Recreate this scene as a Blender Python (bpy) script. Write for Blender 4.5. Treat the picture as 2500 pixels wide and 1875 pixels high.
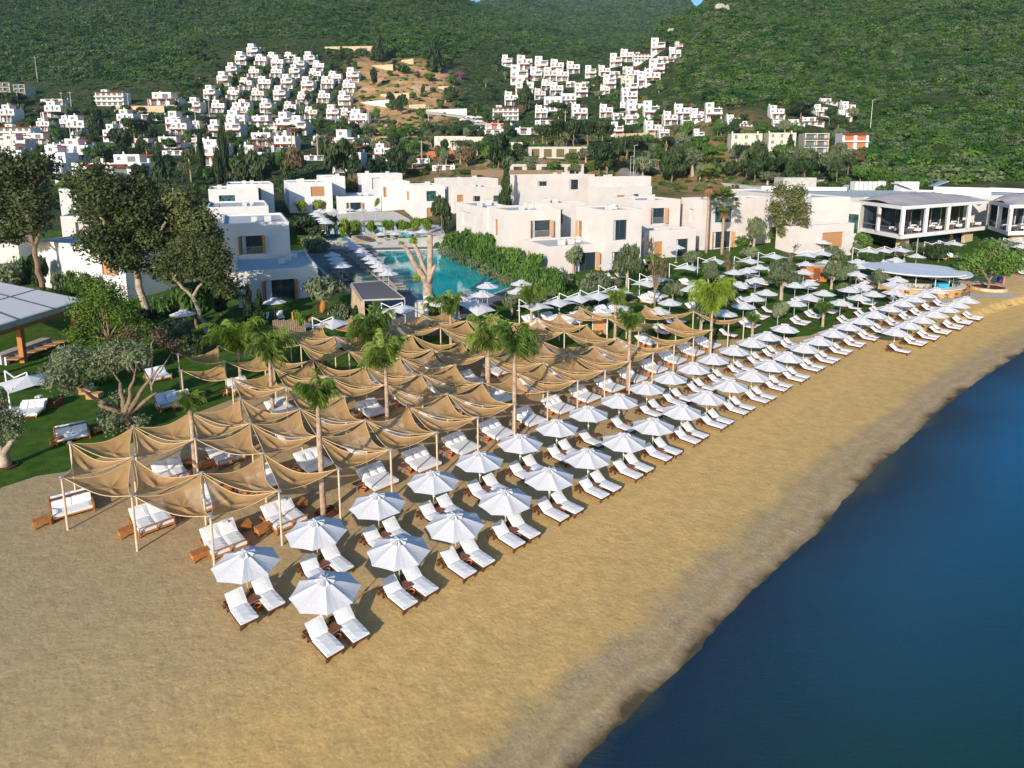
import bpy, math, random
import numpy as np
from mathutils import Vector, Matrix, geometry
from mathutils import noise as mnoise
R=math.radians
for o in list(bpy.data.objects): bpy.data.objects.remove(o)
S=bpy.context.scene
COL=S.collection
# ---------------------------------------------------------------- camera
TH=R(9.57); FE=1600.0; cT,sT=math.cos(TH),math.sin(TH); FP=FE*cT; PY=380+FP*sT/cT; HC=19.5
cam=bpy.data.cameras.new('camera'); co=bpy.data.objects.new('camera',cam); COL.objects.link(co)
co.location=(0,0,HC); co.rotation_euler=(math.pi/2-TH,0,0)
cam.sensor_width=36; cam.lens=36*FP/2500; cam.shift_y=(PY-937.5)/2500
cam.clip_start=.5; cam.clip_end=9000
S.camera=co
S.render.resolution_x=1024; S.render.resolution_y=768
# ---------------------------------------------------------------- light
SAZ=R(22); SEL=R(19.5)
w=bpy.data.worlds.new('World'); S.world=w; w.use_nodes=True
nt=w.node_tree; bg=nt.nodes['Background']
sky=nt.nodes.new('ShaderNodeTexSky'); sky.sky_type='NISHITA'; sky.sun_disc=False
sky.sun_elevation=SEL; sky.sun_rotation=math.pi+SAZ; sky.altitude=20; sky.air_density=1.0; sky.dust_density=.6; sky.ozone_density=2.0
hs_=nt.nodes.new('ShaderNodeHueSaturation'); hs_.inputs['Saturation'].default_value=1.35; nt.links.new(sky.outputs[0],hs_.inputs['Color']); nt.links.new(hs_.outputs[0],bg.inputs[0]); bg.inputs[1].default_value=.145
sl=bpy.data.lights.new('sun','SUN'); sl.energy=4.6; sl.angle=R(.5); sl.color=(1,.905,.76)
so=bpy.data.objects.new('sun',sl); COL.objects.link(so); so.location=(-20,-40,60)
sd=Vector((math.sin(SAZ)*math.cos(SEL),math.cos(SAZ)*math.cos(SEL),-math.sin(SEL)))
so.rotation_euler=sd.to_track_quat('-Z','Y').to_euler()
S.view_settings.view_transform='Standard'; S.view_settings.look='None'; S.view_settings.gamma=1
S.view_settings.exposure=.36
S.render.engine='CYCLES'
S.cycles.max_bounces=6; S.cycles.transparent_max_bounces=12; S.cycles.diffuse_bounces=2; S.cycles.glossy_bounces=2; S.cycles.transmission_bounces=3
S.cycles.caustics_reflective=False; S.cycles.caustics_refractive=False
# ---------------------------------------------------------------- terrain function
# each column: photo column -> [(distance, height)] ; far entries built from apparent height of the slope
def far(L): return [(a,HC+(380-b)*a/1600.0) for a,b in L]
PROF=[
(-900,[(55,0),(75,.5),(90,1.5),(110,3),(150,6),(200,10)]+far([(265,368),(305,337),(345,304),(380,269),(425,228),(495,150),(610,75),(760,10),(900,-50),(1100,-90)])),
(450,[(55,0),(75,.5),(90,1.5),(110,3),(150,6),(200,10)]+far([(265,368),(305,337),(345,304),(380,269),(425,228),(495,150),(610,75),(760,10),(900,-50),(1100,-90)])),
(520,[(55,0),(75,.5),(90,1.5),(110,3),(150,6),(200,10)]+far([(265,368),(305,337),(345,310),(385,280),(425,235),(470,170),(520,115),(610,70),(760,10),(900,-30),(1100,-60)])),
(820,[(55,0),(70,.8),(80,1.5),(128,1.5),(130,3.3),(158,3.5),(161,5.0),(180,6.5),(200,10)]+far([(265,368),(305,337),(345,310),(385,280),(425,235),(470,170),(520,115),(610,70),(760,10),(900,-30),(1100,-50)])),
(1000,[(55,0),(70,.8),(80,1.5),(128,1.5),(130,3.3),(158,3.5),(161,5.0),(180,6.5),(200,10)]+far([(265,370),(340,300),(420,240),(490,170),(560,110),(680,60),(870,-5),(1000,-25),(1150,-30)])),
(1250,[(55,0),(72,.8),(82,1.5),(93,3.3),(115,4.5),(150,6.5),(200,10.5)]+far([(230,385),(300,335),(380,280),(455,230),(530,180),(600,140),(760,90),(880,58),(980,70),(1450,40),(1850,3),(2200,6)])),
(1400,[(55,0),(72,.8),(82,1.5),(93,3.3),(115,4.5),(150,6.5),(200,10.5)]+far([(230,385),(300,330),(380,275),(455,220),(530,170),(600,130),(680,112),(800,128),(1300,82),(1700,36),(1950,14),(2200,22)])),
(1530,[(55,0),(72,.8),(82,1.5),(93,3.3),(115,4.5),(150,6.5),(200,10.5)]+far([(230,380),(300,325),(380,262),(455,205),(520,160),(560,138),(660,168),(1200,92),(1600,50),(1950,15),(2200,24)])),
(1640,[(55,0),(72,.8),(82,1.5),(93,3.0),(115,4.3),(150,6.5),(200,10.5)]+far([(230,370),(290,305),(370,235),(450,165),(530,88),(580,52),(650,112),(1300,98),(1700,40),(1950,5),(2200,12)])),
(1750,[(55,0),(76,.7),(88,1.5),(98,3.0),(120,4.3),(150,6.5),(190,10)]+far([(225,345),(265,295),(340,230),(455,120),(570,20),(650,8),(780,10),(1000,-10),(1150,-20)])),
(1900,[(60,0),(80,.7),(92,1.7),(103,3.6),(130,5),(160,8)]+far([(190,400),(230,350),(265,300),(340,210),(455,110),(600,20),(700,-20),(900,-40)])),
(2100,[(65,0),(80,.5),(92,1.2),(103,1.9),(112,2.3),(128,3.2),(136,5.0)]+far([(160,432),(190,405),(235,360),(300,280),(455,120),(600,10),(680,-30),(900,-60)])),
(2300,[(65,0),(90,.7),(103,1.4),(112,2.0),(128,3.2),(136,5.5)]+far([(148,448),(190,390),(265,290),(380,160),(530,20),(610,-40),(800,-80)])),
(2700,[(65,0),(90,.7),(103,1.2),(112,3.0),(128,5.5)]+far([(142,452),(190,380),(265,270),(380,130),(500,10),(600,-60),(800,-100)])),
(3600,[(65,0),(90,.7),(103,1.2),(112,3.0),(128,5.5)]+far([(142,452),(190,390),(265,300),(380,180),(500,80),(600,10),(800,-20)]))]
PX=np.array([p[0] for p in PROF],float)
YG=np.concatenate([np.arange(0,300,2.5),np.arange(300,1300,10),np.arange(1300,2300,25),[2500,3200]])
ZT=np.array([np.interp(YG,[a for a,b in p],[b for a,b in p]) for _,p in PROF])
k_=np.array([.25,.5,.25])
for r_ in range(len(ZT)):
    zz=ZT[r_]; m_=YG>135
    for _ in range(3):
        z2=zz.copy(); z2[1:-1]=zz[:-2]*.25+zz[1:-1]*.5+zz[2:]*.25; zz=np.where(m_,z2,zz)
    ZT[r_]=zz
def _w(px,py,z=-.5):
    u=(px-1250)/FP; v=(PY-py)/FP; t=(z-HC)/(-sT+v*cT); return (u*t,(cT+v*sT)*t)
SH=[(-34,-24)]+[_w(*q) for q in [(1290,2040),(1425,1864),(1533,1761),(1636,1662),(1701,1604),(1750,1539),(1843,1436),(1935,1354),(1999,1294),(2059,1217),(2145,1134),(2238,1058),(2298,1002),(2390,929),(2497,859),(2620,795),(2800,735)]]+[(110,104),(150,118),(220,130),(600,150)]
SHN=np.array(SH,float)
PL0=np.array(_w(1254,699,1.5)); PL1=np.array(_w(1072,606,1.5)); PLN=np.array([-(PL1-PL0)[1],(PL1-PL0)[0]]); PLN=PLN/np.hypot(*PLN)
def shore_d(x,y):
    x=np.asarray(x,float); y=np.asarray(y,float)
    best=np.full(x.shape,1e9); sg=np.ones(x.shape)
    for a,b in zip(SHN[:-1],SHN[1:]):
        d=b-a; L=d@d; t=np.clip(((x-a[0])*d[0]+(y-a[1])*d[1])/L,0,1)
        dx=x-(a[0]+t*d[0]); dy=y-(a[1]+t*d[1]); dist=np.hypot(dx,dy)
        s_=np.where(d[0]*dy-d[1]*dx>0,1.0,-1.0)
        m=dist<best; best=np.where(m,dist,best); sg=np.where(m,s_,sg)
    return best*sg+.08*np.sin(x*2.1+np.sin(y*1.3)*1.5)*np.sin(y*1.7+x*.6)+.09*np.sin(x*.55-y*.8)+.03*np.sin(x*5.3+y*3.1)
def Tn(x,y,rough=True):
    x=np.asarray(x,float); y=np.asarray(y,float)
    yy=np.maximum(y,1.0); px=1250+FE*x/yy
    px=np.where(y<30,1250+FE*x/30,px)
    px=np.clip(px,-899,3599)
    i=np.clip(np.searchsorted(PX,px)-1,0,len(PX)-2); f=(px-PX[i])/(PX[i+1]-PX[i]); f=f*f*(3-2*f)
    j=np.clip(np.searchsorted(YG,yy)-1,0,len(YG)-2); g=np.clip((yy-YG[j])/(YG[j+1]-YG[j]),0,1)
    z=(ZT[i,j]*(1-g)+ZT[i,j+1]*g)*(1-f)+(ZT[i+1,j]*(1-g)+ZT[i+1,j+1]*g)*f
    if rough:
        a=np.clip((yy-380)/300,0,1)
        z=z+a*(5*np.sin(x/41+y/97)*np.sin(y/53-x/120)+2.5*np.sin(x/17+1.7+y/31)*np.sin(y/23+x/45))
    g_=(x-PL0[0])*PLN[0]+(y-PL0[1])*PLN[1]
    mk=np.clip((g_+4.5)/4.0,0,1)*np.clip((y-77)/4,0,1)*np.clip((129.5-y)/1.5,0,1)*np.clip((x+45)/4,0,1)
    z=z*(1-mk)+np.minimum(z,1.5)*mk
    d=shore_d(x,y)
    bz=np.where(d>0,np.interp(d,[0,3,8,14],[-.5,-.2,0,3000]),-.5+d*.10)
    bz=np.maximum(bz,-6)
    return np.minimum(z,bz)
def T(x,y): return float(Tn(x,y))
# ---------------------------------------------------------------- pixel (2500x1875 photo) -> world helpers
def ray(px,py):
    u=(px-1250)/FP; v=(PY-py)/FP
    return u,cT+v*sT,-sT+v*cT
def at(px,py,z):
    d=ray(px,py); t=(z-HC)/d[2]; return Vector((d[0]*t,d[1]*t,z))
def gp(px,py,h=0.0):
    d=ray(px,py); n=math.hypot(d[0],d[1])
    t=np.concatenate([np.arange(12,300,.5),np.arange(300,1300,2)])/n
    X=d[0]*t;Y=d[1]*t;Z=HC+d[2]*t-h
    df=Z-Tn(X,Y)
    k=np.where(df<0)[0]
    if len(k)==0: k=[len(t)-1]
    k=max(int(k[0]),1); a,b=df[k-1],df[k]; q=a/(a-b) if a!=b else 0
    tt=t[k-1]+(t[k]-t[k-1])*min(max(q,0),1)
    return Vector((d[0]*tt,d[1]*tt,HC+d[2]*tt-h))
def depth(p): return p.y*cT-(p.z-HC)*sT
def pxy(p):
    z=p.z-HC; dp=p.y*cT-z*sT; up=p.y*sT+z*cT
    return 1250+FP*p.x/dp, PY-FP*up/dp
# ---------------------------------------------------------------- materials
def mat(name,col,rough=.8,spec=.3,metal=0,trans=0,alpha=None,noise=None,bump=None,col2=None,mix=None,coat=0):
    """col base colour; noise=(scale,col2,lo,hi) object space variation; bump=(scale,strength)"""
    m=bpy.data.materials.new(name); m.use_nodes=True; n=m.node_tree; b=n.nodes['Principled BSDF']; L=n.links
    b.inputs['Base Color'].default_value=(*col,1); b.inputs['Roughness'].default_value=rough
    b.inputs['Specular IOR Level'].default_value=spec; b.inputs['Metallic'].default_value=metal
    tc=n.nodes.new('ShaderNodeTexCoord')
    src=None
    if noise:
        nz=n.nodes.new('ShaderNodeTexNoise'); nz.inputs['Scale'].default_value=noise[0]; nz.inputs['Detail'].default_value=6
        L.new(tc.outputs['Object'],nz.inputs['Vector'])
        cr=n.nodes.new('ShaderNodeValToRGB'); cr.color_ramp.elements[0].color=(*col,1); cr.color_ramp.elements[1].color=(*noise[1],1)
        cr.color_ramp.elements[0].position=noise[2]; cr.color_ramp.elements[1].position=noise[3]
        L.new(nz.outputs[0],cr.inputs[0]); L.new(cr.outputs[0],b.inputs['Base Color']); src=cr.outputs[0]
    if bump:
        nb=n.nodes.new('ShaderNodeTexNoise'); nb.inputs['Scale'].default_value=bump[0]; nb.inputs['Detail'].default_value=4
        L.new(tc.outputs['Object'],nb.inputs['Vector'])
        bp=n.nodes.new('ShaderNodeBump'); bp.inputs['Strength'].default_value=bump[1]; bp.inputs['Distance'].default_value=.05
        L.new(nb.outputs[0],bp.inputs['Height']); L.new(bp.outputs[0],b.inputs['Normal'])
    out=n.nodes['Material Output']; sh=b.outputs[0]
    if trans:
        t=n.nodes.new('ShaderNodeBsdfTranslucent'); t.inputs[0].default_value=(*col,1)
        if src: L.new(src,t.inputs[0])
        mx=n.nodes.new('ShaderNodeMixShader'); mx.inputs[0].default_value=trans
        L.new(sh,mx.inputs[1]); L.new(t.outputs[0],mx.inputs[2]); sh=mx.outputs[0]
    if alpha is not None:
        t=n.nodes.new('ShaderNodeBsdfTransparent'); mx=n.nodes.new('ShaderNodeMixShader'); mx.inputs[0].default_value=alpha
        L.new(t.outputs[0],mx.inputs[1]); L.new(sh,mx.inputs[2]); sh=mx.outputs[0]
    L.new(sh,out.inputs[0])
    return m
def leafmat(name,c1,c2,trans=.25,sc=.6):
    m=bpy.data.materials.new(name); m.use_nodes=True; n=m.node_tree; b=n.nodes['Principled BSDF']; L=n.links
    tc=n.nodes.new('ShaderNodeTexCoord'); nz=n.nodes.new('ShaderNodeTexNoise'); nz.inputs['Scale'].default_value=sc; nz.inputs['Detail'].default_value=5
    L.new(tc.outputs['Object'],nz.inputs['Vector'])
    oi=n.nodes.new('ShaderNodeObjectInfo'); ad=n.nodes.new('ShaderNodeMath'); ad.operation='MULTIPLY_ADD'; ad.inputs[1].default_value=.45
    L.new(oi.outputs['Random'],ad.inputs[0]); L.new(nz.outputs[0],ad.inputs[2])
    cr=n.nodes.new('ShaderNodeValToRGB'); cr.color_ramp.elements[0].position=.4; cr.color_ramp.elements[1].position=1.0
    cr.color_ramp.elements[0].color=(*c1,1); cr.color_ramp.elements[1].color=(*c2,1)
    L.new(ad.outputs[0],cr.inputs[0]); L.new(cr.outputs[0],b.inputs['Base Color'])
    b.inputs['Roughness'].default_value=.6; b.inputs['Specular IOR Level'].default_value=.25
    t=n.nodes.new('ShaderNodeBsdfTranslucent'); L.new(cr.outputs[0],t.inputs[0])
    mx=n.nodes.new('ShaderNodeMixShader'); mx.inputs[0].default_value=trans
    L.new(b.outputs[0],mx.inputs[1]); L.new(t.outputs[0],mx.inputs[2]); L.new(mx.outputs[0],n.nodes['Material Output'].inputs[0])
    return m
M={}
M['white_fabric']=mat('white_fabric',(.66,.65,.67),.85,.1,trans=.12,bump=(6,.25))
M['cushion']=mat('cushion',(.74,.74,.76),.9,.1,bump=(4,.18))
M['sail']=mat('sail_mesh',(.60,.355,.15),.9,.05,trans=.30,alpha=.86,noise=(1.3,(.48,.285,.12),.35,.75))
M['hem']=mat('sail_hem',(.62,.43,.23),.9,.05)
M['pole']=mat('pole_wood',(.62,.50,.36),.8,.2,noise=(3,(.50,.38,.26),.4,.7))
M['steel']=mat('steel',(.55,.56,.58),.4,.5,metal=.6)
M['white_metal']=mat('white_metal',(.68,.68,.70),.45,.4)
M['dark_wood']=mat('dark_wood',(.085,.03,.015),.6,.3,noise=(8,(.14,.055,.025),.35,.7))
M['teak']=mat('teak',(.36,.13,.035),.6,.3,noise=(6,(.48,.20,.06),.35,.7))
M['table_top']=mat('table_top',(.16,.05,.025),.45,.4,noise=(9,(.22,.08,.035),.35,.7))
M['dark_metal']=mat('dark_metal',(.05,.05,.055),.5,.4)
M['terracotta']=mat('terracotta',(.55,.17,.07),.85,.2)
M['black']=mat('black_base',(.02,.02,.022),.7,.3)
M['taupe']=mat('taupe_fabric',(.36,.31,.26),.9,.1)
M['stucco']=mat('stucco',(.62,.57,.55),.95,.1,noise=(.35,(.55,.50,.475),.42,.72),bump=(3,.1))
M['stucco_white']=mat('stucco_white',(.64,.63,.63),.95,.1,noise=(.3,(.57,.55,.54),.45,.75))
M['white_paint']=mat('white_paint',(.68,.68,.70),.9,.1,noise=(.25,(.60,.60,.60),.5,.8))
_n=M['white_paint'].node_tree; _b=_n.nodes['Principled BSDF']; _l=[l for l in _n.links if l.to_socket==_b.inputs['Base Color']][0]; _src=_l.from_socket
_oi=_n.nodes.new('ShaderNodeObjectInfo'); _cr=_n.nodes.new('ShaderNodeValToRGB'); _cr.color_ramp.elements[0].color=(.78,.76,.73,1); _cr.color_ramp.elements[1].color=(1,1,1.0,1); _cr.color_ramp.elements[1].position=.7
_mx=_n.nodes.new('ShaderNodeMixRGB'); _mx.blend_type='MULTIPLY'; _mx.inputs[0].default_value=1; _n.links.new(_oi.outputs['Random'],_cr.inputs[0]); _n.links.new(_src,_mx.inputs[1]); _n.links.new(_cr.outputs[0],_mx.inputs[2]); _n.links.new(_mx.outputs[0],_b.inputs['Base Color'])
M['cream_paint']=mat('cream_paint',(.56,.51,.45),.95,.1,noise=(.3,(.48,.44,.38),.45,.75))
M['gravel']=mat('roof_gravel',(.40,.40,.42),.95,.1,noise=(14,(.56,.56,.57),.35,.65),bump=(25,.5))
M['glass']=mat('window_glass',(.02,.035,.045),.08,.6)
M['far_glass']=mat('far_glass',(.10,.12,.15),.3,.4)
M['glass_teal']=mat('window_teal',(.05,.14,.15),.15,.6,noise=(1.2,(.02,.05,.05),.4,.6))
M['shutter']=mat('wood_shutter',(.48,.25,.12),.7,.2,noise=(7,(.38,.19,.09),.35,.7))
M['red_roof']=mat('red_roof',(.30,.045,.025),.8,.2)
M['brick']=mat('orange_brick',(.42,.15,.08),.9,.1,noise=(2.5,(.34,.12,.065),.4,.7))
M['stone']=mat('stone_wall',(.42,.31,.19),.95,.1,noise=(1.6,(.58,.47,.33),.35,.65),bump=(4,1.0))
M['concrete']=mat('concrete',(.46,.44,.40),.9,.2,noise=(1.2,(.36,.34,.31),.4,.75))
M['ac']=mat('ac_grey',(.55,.55,.53),.7,.3)
M['deck']=mat('pool_deck',(.13,.12,.125),.7,.3,noise=(4,(.19,.17,.16),.35,.7))
M['grey_roof']=mat('grey_roof',(.46,.49,.47),.7,.3,noise=(.5,(.38,.42,.41),.4,.7))
M['tent']=mat('tensile_fabric',(.34,.32,.34),.8,.2,noise=(.15,(.45,.40,.38),.4,.7))
M['bamboo']=mat('bamboo',(.62,.38,.15),.7,.2,noise=(5,(.50,.28,.10),.35,.7))
M['bar_roof']=mat('bar_roof',(.62,.65,.70),.55,.4)
M['bar_top']=mat('bar_top',(.72,.71,.69),.4,.4)
M['bark']=mat('bark',(.26,.19,.13),.95,.1,noise=(6,(.16,.11,.075),.35,.65),bump=(10,1))
M['bark_pale']=mat('pale_bark',(.42,.35,.28),.9,.1,noise=(2.0,(.24,.18,.13),.4,.68),bump=(8,.8))
M['palm_trunk']=mat('palm_trunk',(.46,.34,.26),.95,.1,noise=(4,(.30,.20,.14),.35,.65),bump=(8,1.2))
M['cut_wood']=mat('pruned_trunk',(.42,.32,.25),.9,.1,noise=(1.8,(.22,.16,.12),.4,.72),bump=(5,1.5))
M['soil']=mat('mulch',(.10,.035,.02),.95,.05,noise=(8,(.16,.06,.035),.4,.7),bump=(9,1))
M['blue_plastic']=mat('blue_plastic',(.02,.35,.60),.5,.3)
M['flag_blue']=mat('flag_blue',(.02,.06,.42),.8,.1)
M['flag_red']=mat('flag_red',(.55,.02,.03),.8,.1)
M['rattan']=mat('rattan',(.50,.25,.08),.8,.1,noise=(12,(.38,.18,.05),.35,.7))
M['car_white']=mat('car_white',(.75,.75,.75),.35,.5)
M['car_dark']=mat('car_dark',(.04,.045,.055),.3,.5)
M['tyre']=mat('tyre',(.02,.02,.02),.9,.1)
M['asphalt']=mat('asphalt',(.20,.195,.19),.9,.2,noise=(1,(.27,.26,.25),.4,.7))
M['olive_leaf']=leafmat('olive_leaf',(.075,.105,.05),(.20,.24,.13))
M['green_leaf']=leafmat('green_leaf',(.035,.095,.016),(.12,.22,.04))
M['lime_leaf']=leafmat('lime_leaf',(.07,.15,.012),(.24,.32,.04))
M['euc_leaf']=leafmat('euc_leaf',(.042,.065,.02),(.15,.17,.06))
M['dark_leaf']=leafmat('dark_leaf',(.018,.042,.014),(.065,.10,.035))
M['brown_leaf']=leafmat('brown_leaf',(.11,.075,.04),(.20,.15,.08))
M['purple_leaf']=leafmat('purple_leaf',(.16,.06,.12),(.28,.12,.2))
M['palm_leaf']=leafmat('palm_leaf',(.06,.13,.02),(.23,.31,.06),trans=.35)
M['fan_leaf']=leafmat('fan_leaf',(.045,.085,.018),(.15,.19,.05))
M['fan_dead']=mat('dead_frond',(.24,.15,.07),.9,.1)
M['scrub1']=leafmat('scrub_green',(.022,.062,.016),(.085,.15,.035),sc=.3)
M['scrub2']=leafmat('scrub_grey',(.05,.08,.045),(.15,.18,.10),sc=.3)
def scrubmat(name,c1,c2,c3):
    m=bpy.data.materials.new(name); m.use_nodes=True; n=m.node_tree; b=n.nodes['Principled BSDF']; L=n.links
    g=n.nodes.new('ShaderNodeNewGeometry'); oi=n.nodes.new('ShaderNodeObjectInfo')
    a=n.nodes.new('ShaderNodeTexNoise'); a.inputs['Scale'].default_value=.018; a.inputs['Detail'].default_value=5; L.new(g.outputs['Position'],a.inputs['Vector'])
    b2=n.nodes.new('ShaderNodeTexNoise'); b2.inputs['Scale'].default_value=.13; b2.inputs['Detail'].default_value=3; L.new(g.outputs['Position'],b2.inputs['Vector'])
    m1=n.nodes.new('ShaderNodeMath'); m1.operation='MULTIPLY_ADD'; m1.inputs[1].default_value=.9; L.new(oi.outputs['Random'],m1.inputs[0]); L.new(b2.outputs[0],m1.inputs[2])
    m2=n.nodes.new('ShaderNodeMath'); m2.operation='MULTIPLY_ADD'; m2.inputs[1].default_value=1.3; L.new(a.outputs[0],m2.inputs[0]); L.new(m1.outputs[0],m2.inputs[2])
    cr=n.nodes.new('ShaderNodeValToRGB'); cr.color_ramp.elements[0].position=.35; cr.color_ramp.elements[0].color=(*c1,1); cr.color_ramp.elements[1].position=.95; cr.color_ramp.elements[1].color=(*c3,1); e=cr.color_ramp.elements.new(.62); e.color=(*c2,1)
    dv=n.nodes.new('ShaderNodeMath'); dv.operation='MULTIPLY'; dv.inputs[1].default_value=.5; L.new(m2.outputs[0],dv.inputs[0]); L.new(dv.outputs[0],cr.inputs[0]); L.new(cr.outputs[0],b.inputs['Base Color']); b.inputs['Roughness'].default_value=.75; b.inputs['Specular IOR Level'].default_value=.1
    return m
M['scrub1']=scrubmat('scrub_green',(.010,.040,.009),(.026,.078,.013),(.075,.14,.026))
M['scrub2']=scrubmat('scrub_grey',(.024,.055,.022),(.05,.095,.038),(.115,.16,.075))
# ---------------------------------------------------------------- mesh builder
class MB:
    def __init__(s): s.v=[];s.f=[]
    def add(s,vs,fs):
        n=len(s.v); s.v+= [tuple(v) for v in vs]; s.f+=[tuple(i+n for i in f) for f in fs]; return s
    def box(s,x0,x1,y0,y1,z0,z1,mtx=None):
        vs=[Vector((x,y,z)) for z in (z0,z1) for x,y in ((x0,y0),(x1,y0),(x1,y1),(x0,y1))]
        if mtx: vs=[mtx@v for v in vs]
        return s.add(vs,[(3,2,1,0),(4,5,6,7),(0,1,5,4),(1,2,6,5),(2,3,7,6),(3,0,4,7)])
    def bar(s,a,b,w,h=None):
        h=h or w; a=Vector(a);b=Vector(b); d=b-a; L=d.length
        q=d.to_track_quat('X','Z').to_matrix().to_4x4(); m=Matrix.Translation(a)@q
        return s.box(0,L,-w/2,w/2,-h/2,h/2,m)
    def tube(s,pts,rad,n=8,cap=True):
        pts=[Vector(p) for p in pts]; 
        if not hasattr(rad,'__len__'): rad=[rad]*len(pts)
        rings=[];up=Vector((0,0,1))
        for i,p in enumerate(pts):
            d=(pts[min(i+1,len(pts)-1)]-pts[max(i-1,0)]).normalized()
            a=d.orthogonal() if abs(d.z)>.95 else d.cross(up)
            if i and prev.length: a=prev-d*prev.dot(d)
            a.normalize(); prev=a.copy(); b=d.cross(a)
            rings.append([p+(a*math.cos(t)+b*math.sin(t))*rad[i] for t in [2*math.pi*k/n for k in range(n)]])
        vs=[v for r in rings for v in r]; fs=[]
        for i in range(len(pts)-1):
            for k in range(n):
                fs.append((i*n+k,i*n+(k+1)%n,(i+1)*n+(k+1)%n,(i+1)*n+k))
        if cap: fs.append(tuple(range(n-1,-1,-1))); fs.append(tuple((len(pts)-1)*n+k for k in range(n)))
        return s.add(vs,fs)
    def lathe(s,prof,n=16,c=(0,0),close=True):
        vs=[];fs=[]
        for r,z in prof:
            for k in range(n): vs.append((c[0]+r*math.cos(2*math.pi*k/n),c[1]+r*math.sin(2*math.pi*k/n),z))
        for i in range(len(prof)-1):
            for k in range(n): fs.append((i*n+k,i*n+(k+1)%n,(i+1)*n+(k+1)%n,(i+1)*n+k))
        if close: fs.append(tuple(range(n-1,-1,-1))); fs.append(tuple((len(prof)-1)*n+k for k in range(n)))
        return s.add(vs,fs)
    def build(s,name,m,parent=None,smooth=False,bevel=0):
        me=bpy.data.meshes.new(name); me.from_pydata([tuple(v) for v in s.v],[],s.f); me.update()
        if m: me.materials.append(m)
        if smooth: me.shade_smooth()
        o=bpy.data.objects.new(name,me); COL.objects.link(o)
        if parent: o.parent=parent
        if bevel:
            md=o.modifiers.new('bevel','BEVEL'); md.width=bevel; md.segments=2; md.limit_method='ANGLE'
        return o
def tag(o,label=None,cat=None,group=None,kind=None):
    if label: o['label']=label
    if cat: o['category']=cat
    if group: o['group']=group
    if kind: o['kind']=kind
    return o
def thing(name,label,cat,loc=(0,0,0),rz=0,group=None):
    o=bpy.data.objects.new(name,None); COL.objects.link(o); o.location=loc; o.rotation_euler=(0,0,rz); o.empty_display_size=.3
    return tag(o,label,cat,group)
def place(proto,loc,rz,label,group=None,scale=None,cat=None):
    """first use moves the proto itself, later uses copy the thing, its parts and sub-parts"""
    if not proto.get('used'):
        r=proto; proto['used']=1
        r.location=loc; r.rotation_euler=(0,0,rz); r.scale=scale or (1,1,1)
    else:
        r=proto.copy(); COL.objects.link(r); r.location=loc; r.rotation_euler=(0,0,rz); r.scale=scale or (1,1,1)
        for ch in KIDS[proto.name]:
            c=ch[0].copy(); COL.objects.link(c); c.parent=r
            for g in ch[1]:
                q=g.copy(); COL.objects.link(q); q.parent=c
    r['label']=label
    if group: r['group']=group
    if cat: r['category']=cat
    return r
KIDS={}
def reg(o):
    KIDS[o.name]=[(c,list(c.children)) for c in o.children]; return o
ORD=['first','second','third','fourth','fifth','sixth','seventh','eighth','ninth','tenth','eleventh','twelfth','thirteenth','fourteenth','fifteenth','sixteenth','seventeenth','eighteenth','nineteenth']
TENS={2:'twent',3:'thirt',4:'fort',5:'fift',6:'sixt',7:'sevent',8:'eight',9:'ninet'}
def nth(n):
    if n<=19: return ORD[n-1]
    if n>=100: return 'hundred and '+nth(n-100) if n>100 else 'hundredth'
    a,b=divmod(n,10)
    return TENS[a]+'ieth' if b==0 else TENS[a]+'y-'+ORD[b-1]
def rot2(v,a): return Vector((v[0]*math.cos(a)-v[1]*math.sin(a),v[0]*math.sin(a)+v[1]*math.cos(a)))
rnd=random.Random(5)
# ================================================================ GROUND SHEETS
def grid_mesh(name,X,Y,Z,m,attr=None):
    ny,nx=X.shape
    v=np.stack([X.ravel(),Y.ravel(),Z.ravel()],1)
    i=np.arange(ny*nx).reshape(ny,nx)
    f=np.stack([i[:-1,:-1].ravel(),i[:-1,1:].ravel(),i[1:,1:].ravel(),i[1:,:-1].ravel()],1)
    me=bpy.data.meshes.new(name); me.from_pydata(v.tolist(),[],f.tolist()); me.materials.append(m); me.shade_smooth()
    if attr:
        for k,a in attr.items():
            at_=me.attributes.new(k,'FLOAT','POINT'); at_.data.foreach_set('value',a.ravel().astype(np.float32))
    o=bpy.data.objects.new(name,me); COL.objects.link(o); return o
def ramp(n,pts):
    cr=n.nodes.new('ShaderNodeValToRGB'); e=cr.color_ramp.elements
    while len(e)<len(pts): e.new(.5)
    for k,(p,c) in enumerate(pts): e[k].position=p; e[k].color=(*c,1) if len(c)==3 else c
    return cr
def newmat(name):
    m=bpy.data.materials.new(name); m.use_nodes=True; return m,m.node_tree,m.node_tree.nodes['Principled BSDF'],m.node_tree.links
def noise(n,L,vec,scale,detail=5,rough=.55):
    z=n.nodes.new('ShaderNodeTexNoise'); z.inputs['Scale'].default_value=scale; z.inputs['Detail'].default_value=detail; z.inputs['Roughness'].default_value=rough
    L.new(vec,z.inputs['Vector']); return z
def mixc(n,L,f,a,b,mode='MIX'):
    x=n.nodes.new('ShaderNodeMixRGB'); x.blend_type=mode
    for s_,k in ((f,0),(a,1),(b,2)):
        if hasattr(s_,'links'): L.new(s_,x.inputs[k])
        elif k==0: x.inputs[0].default_value=s_
        else: x.inputs[k].default_value=(*s_,1)
    return x.outputs[0]
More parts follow.
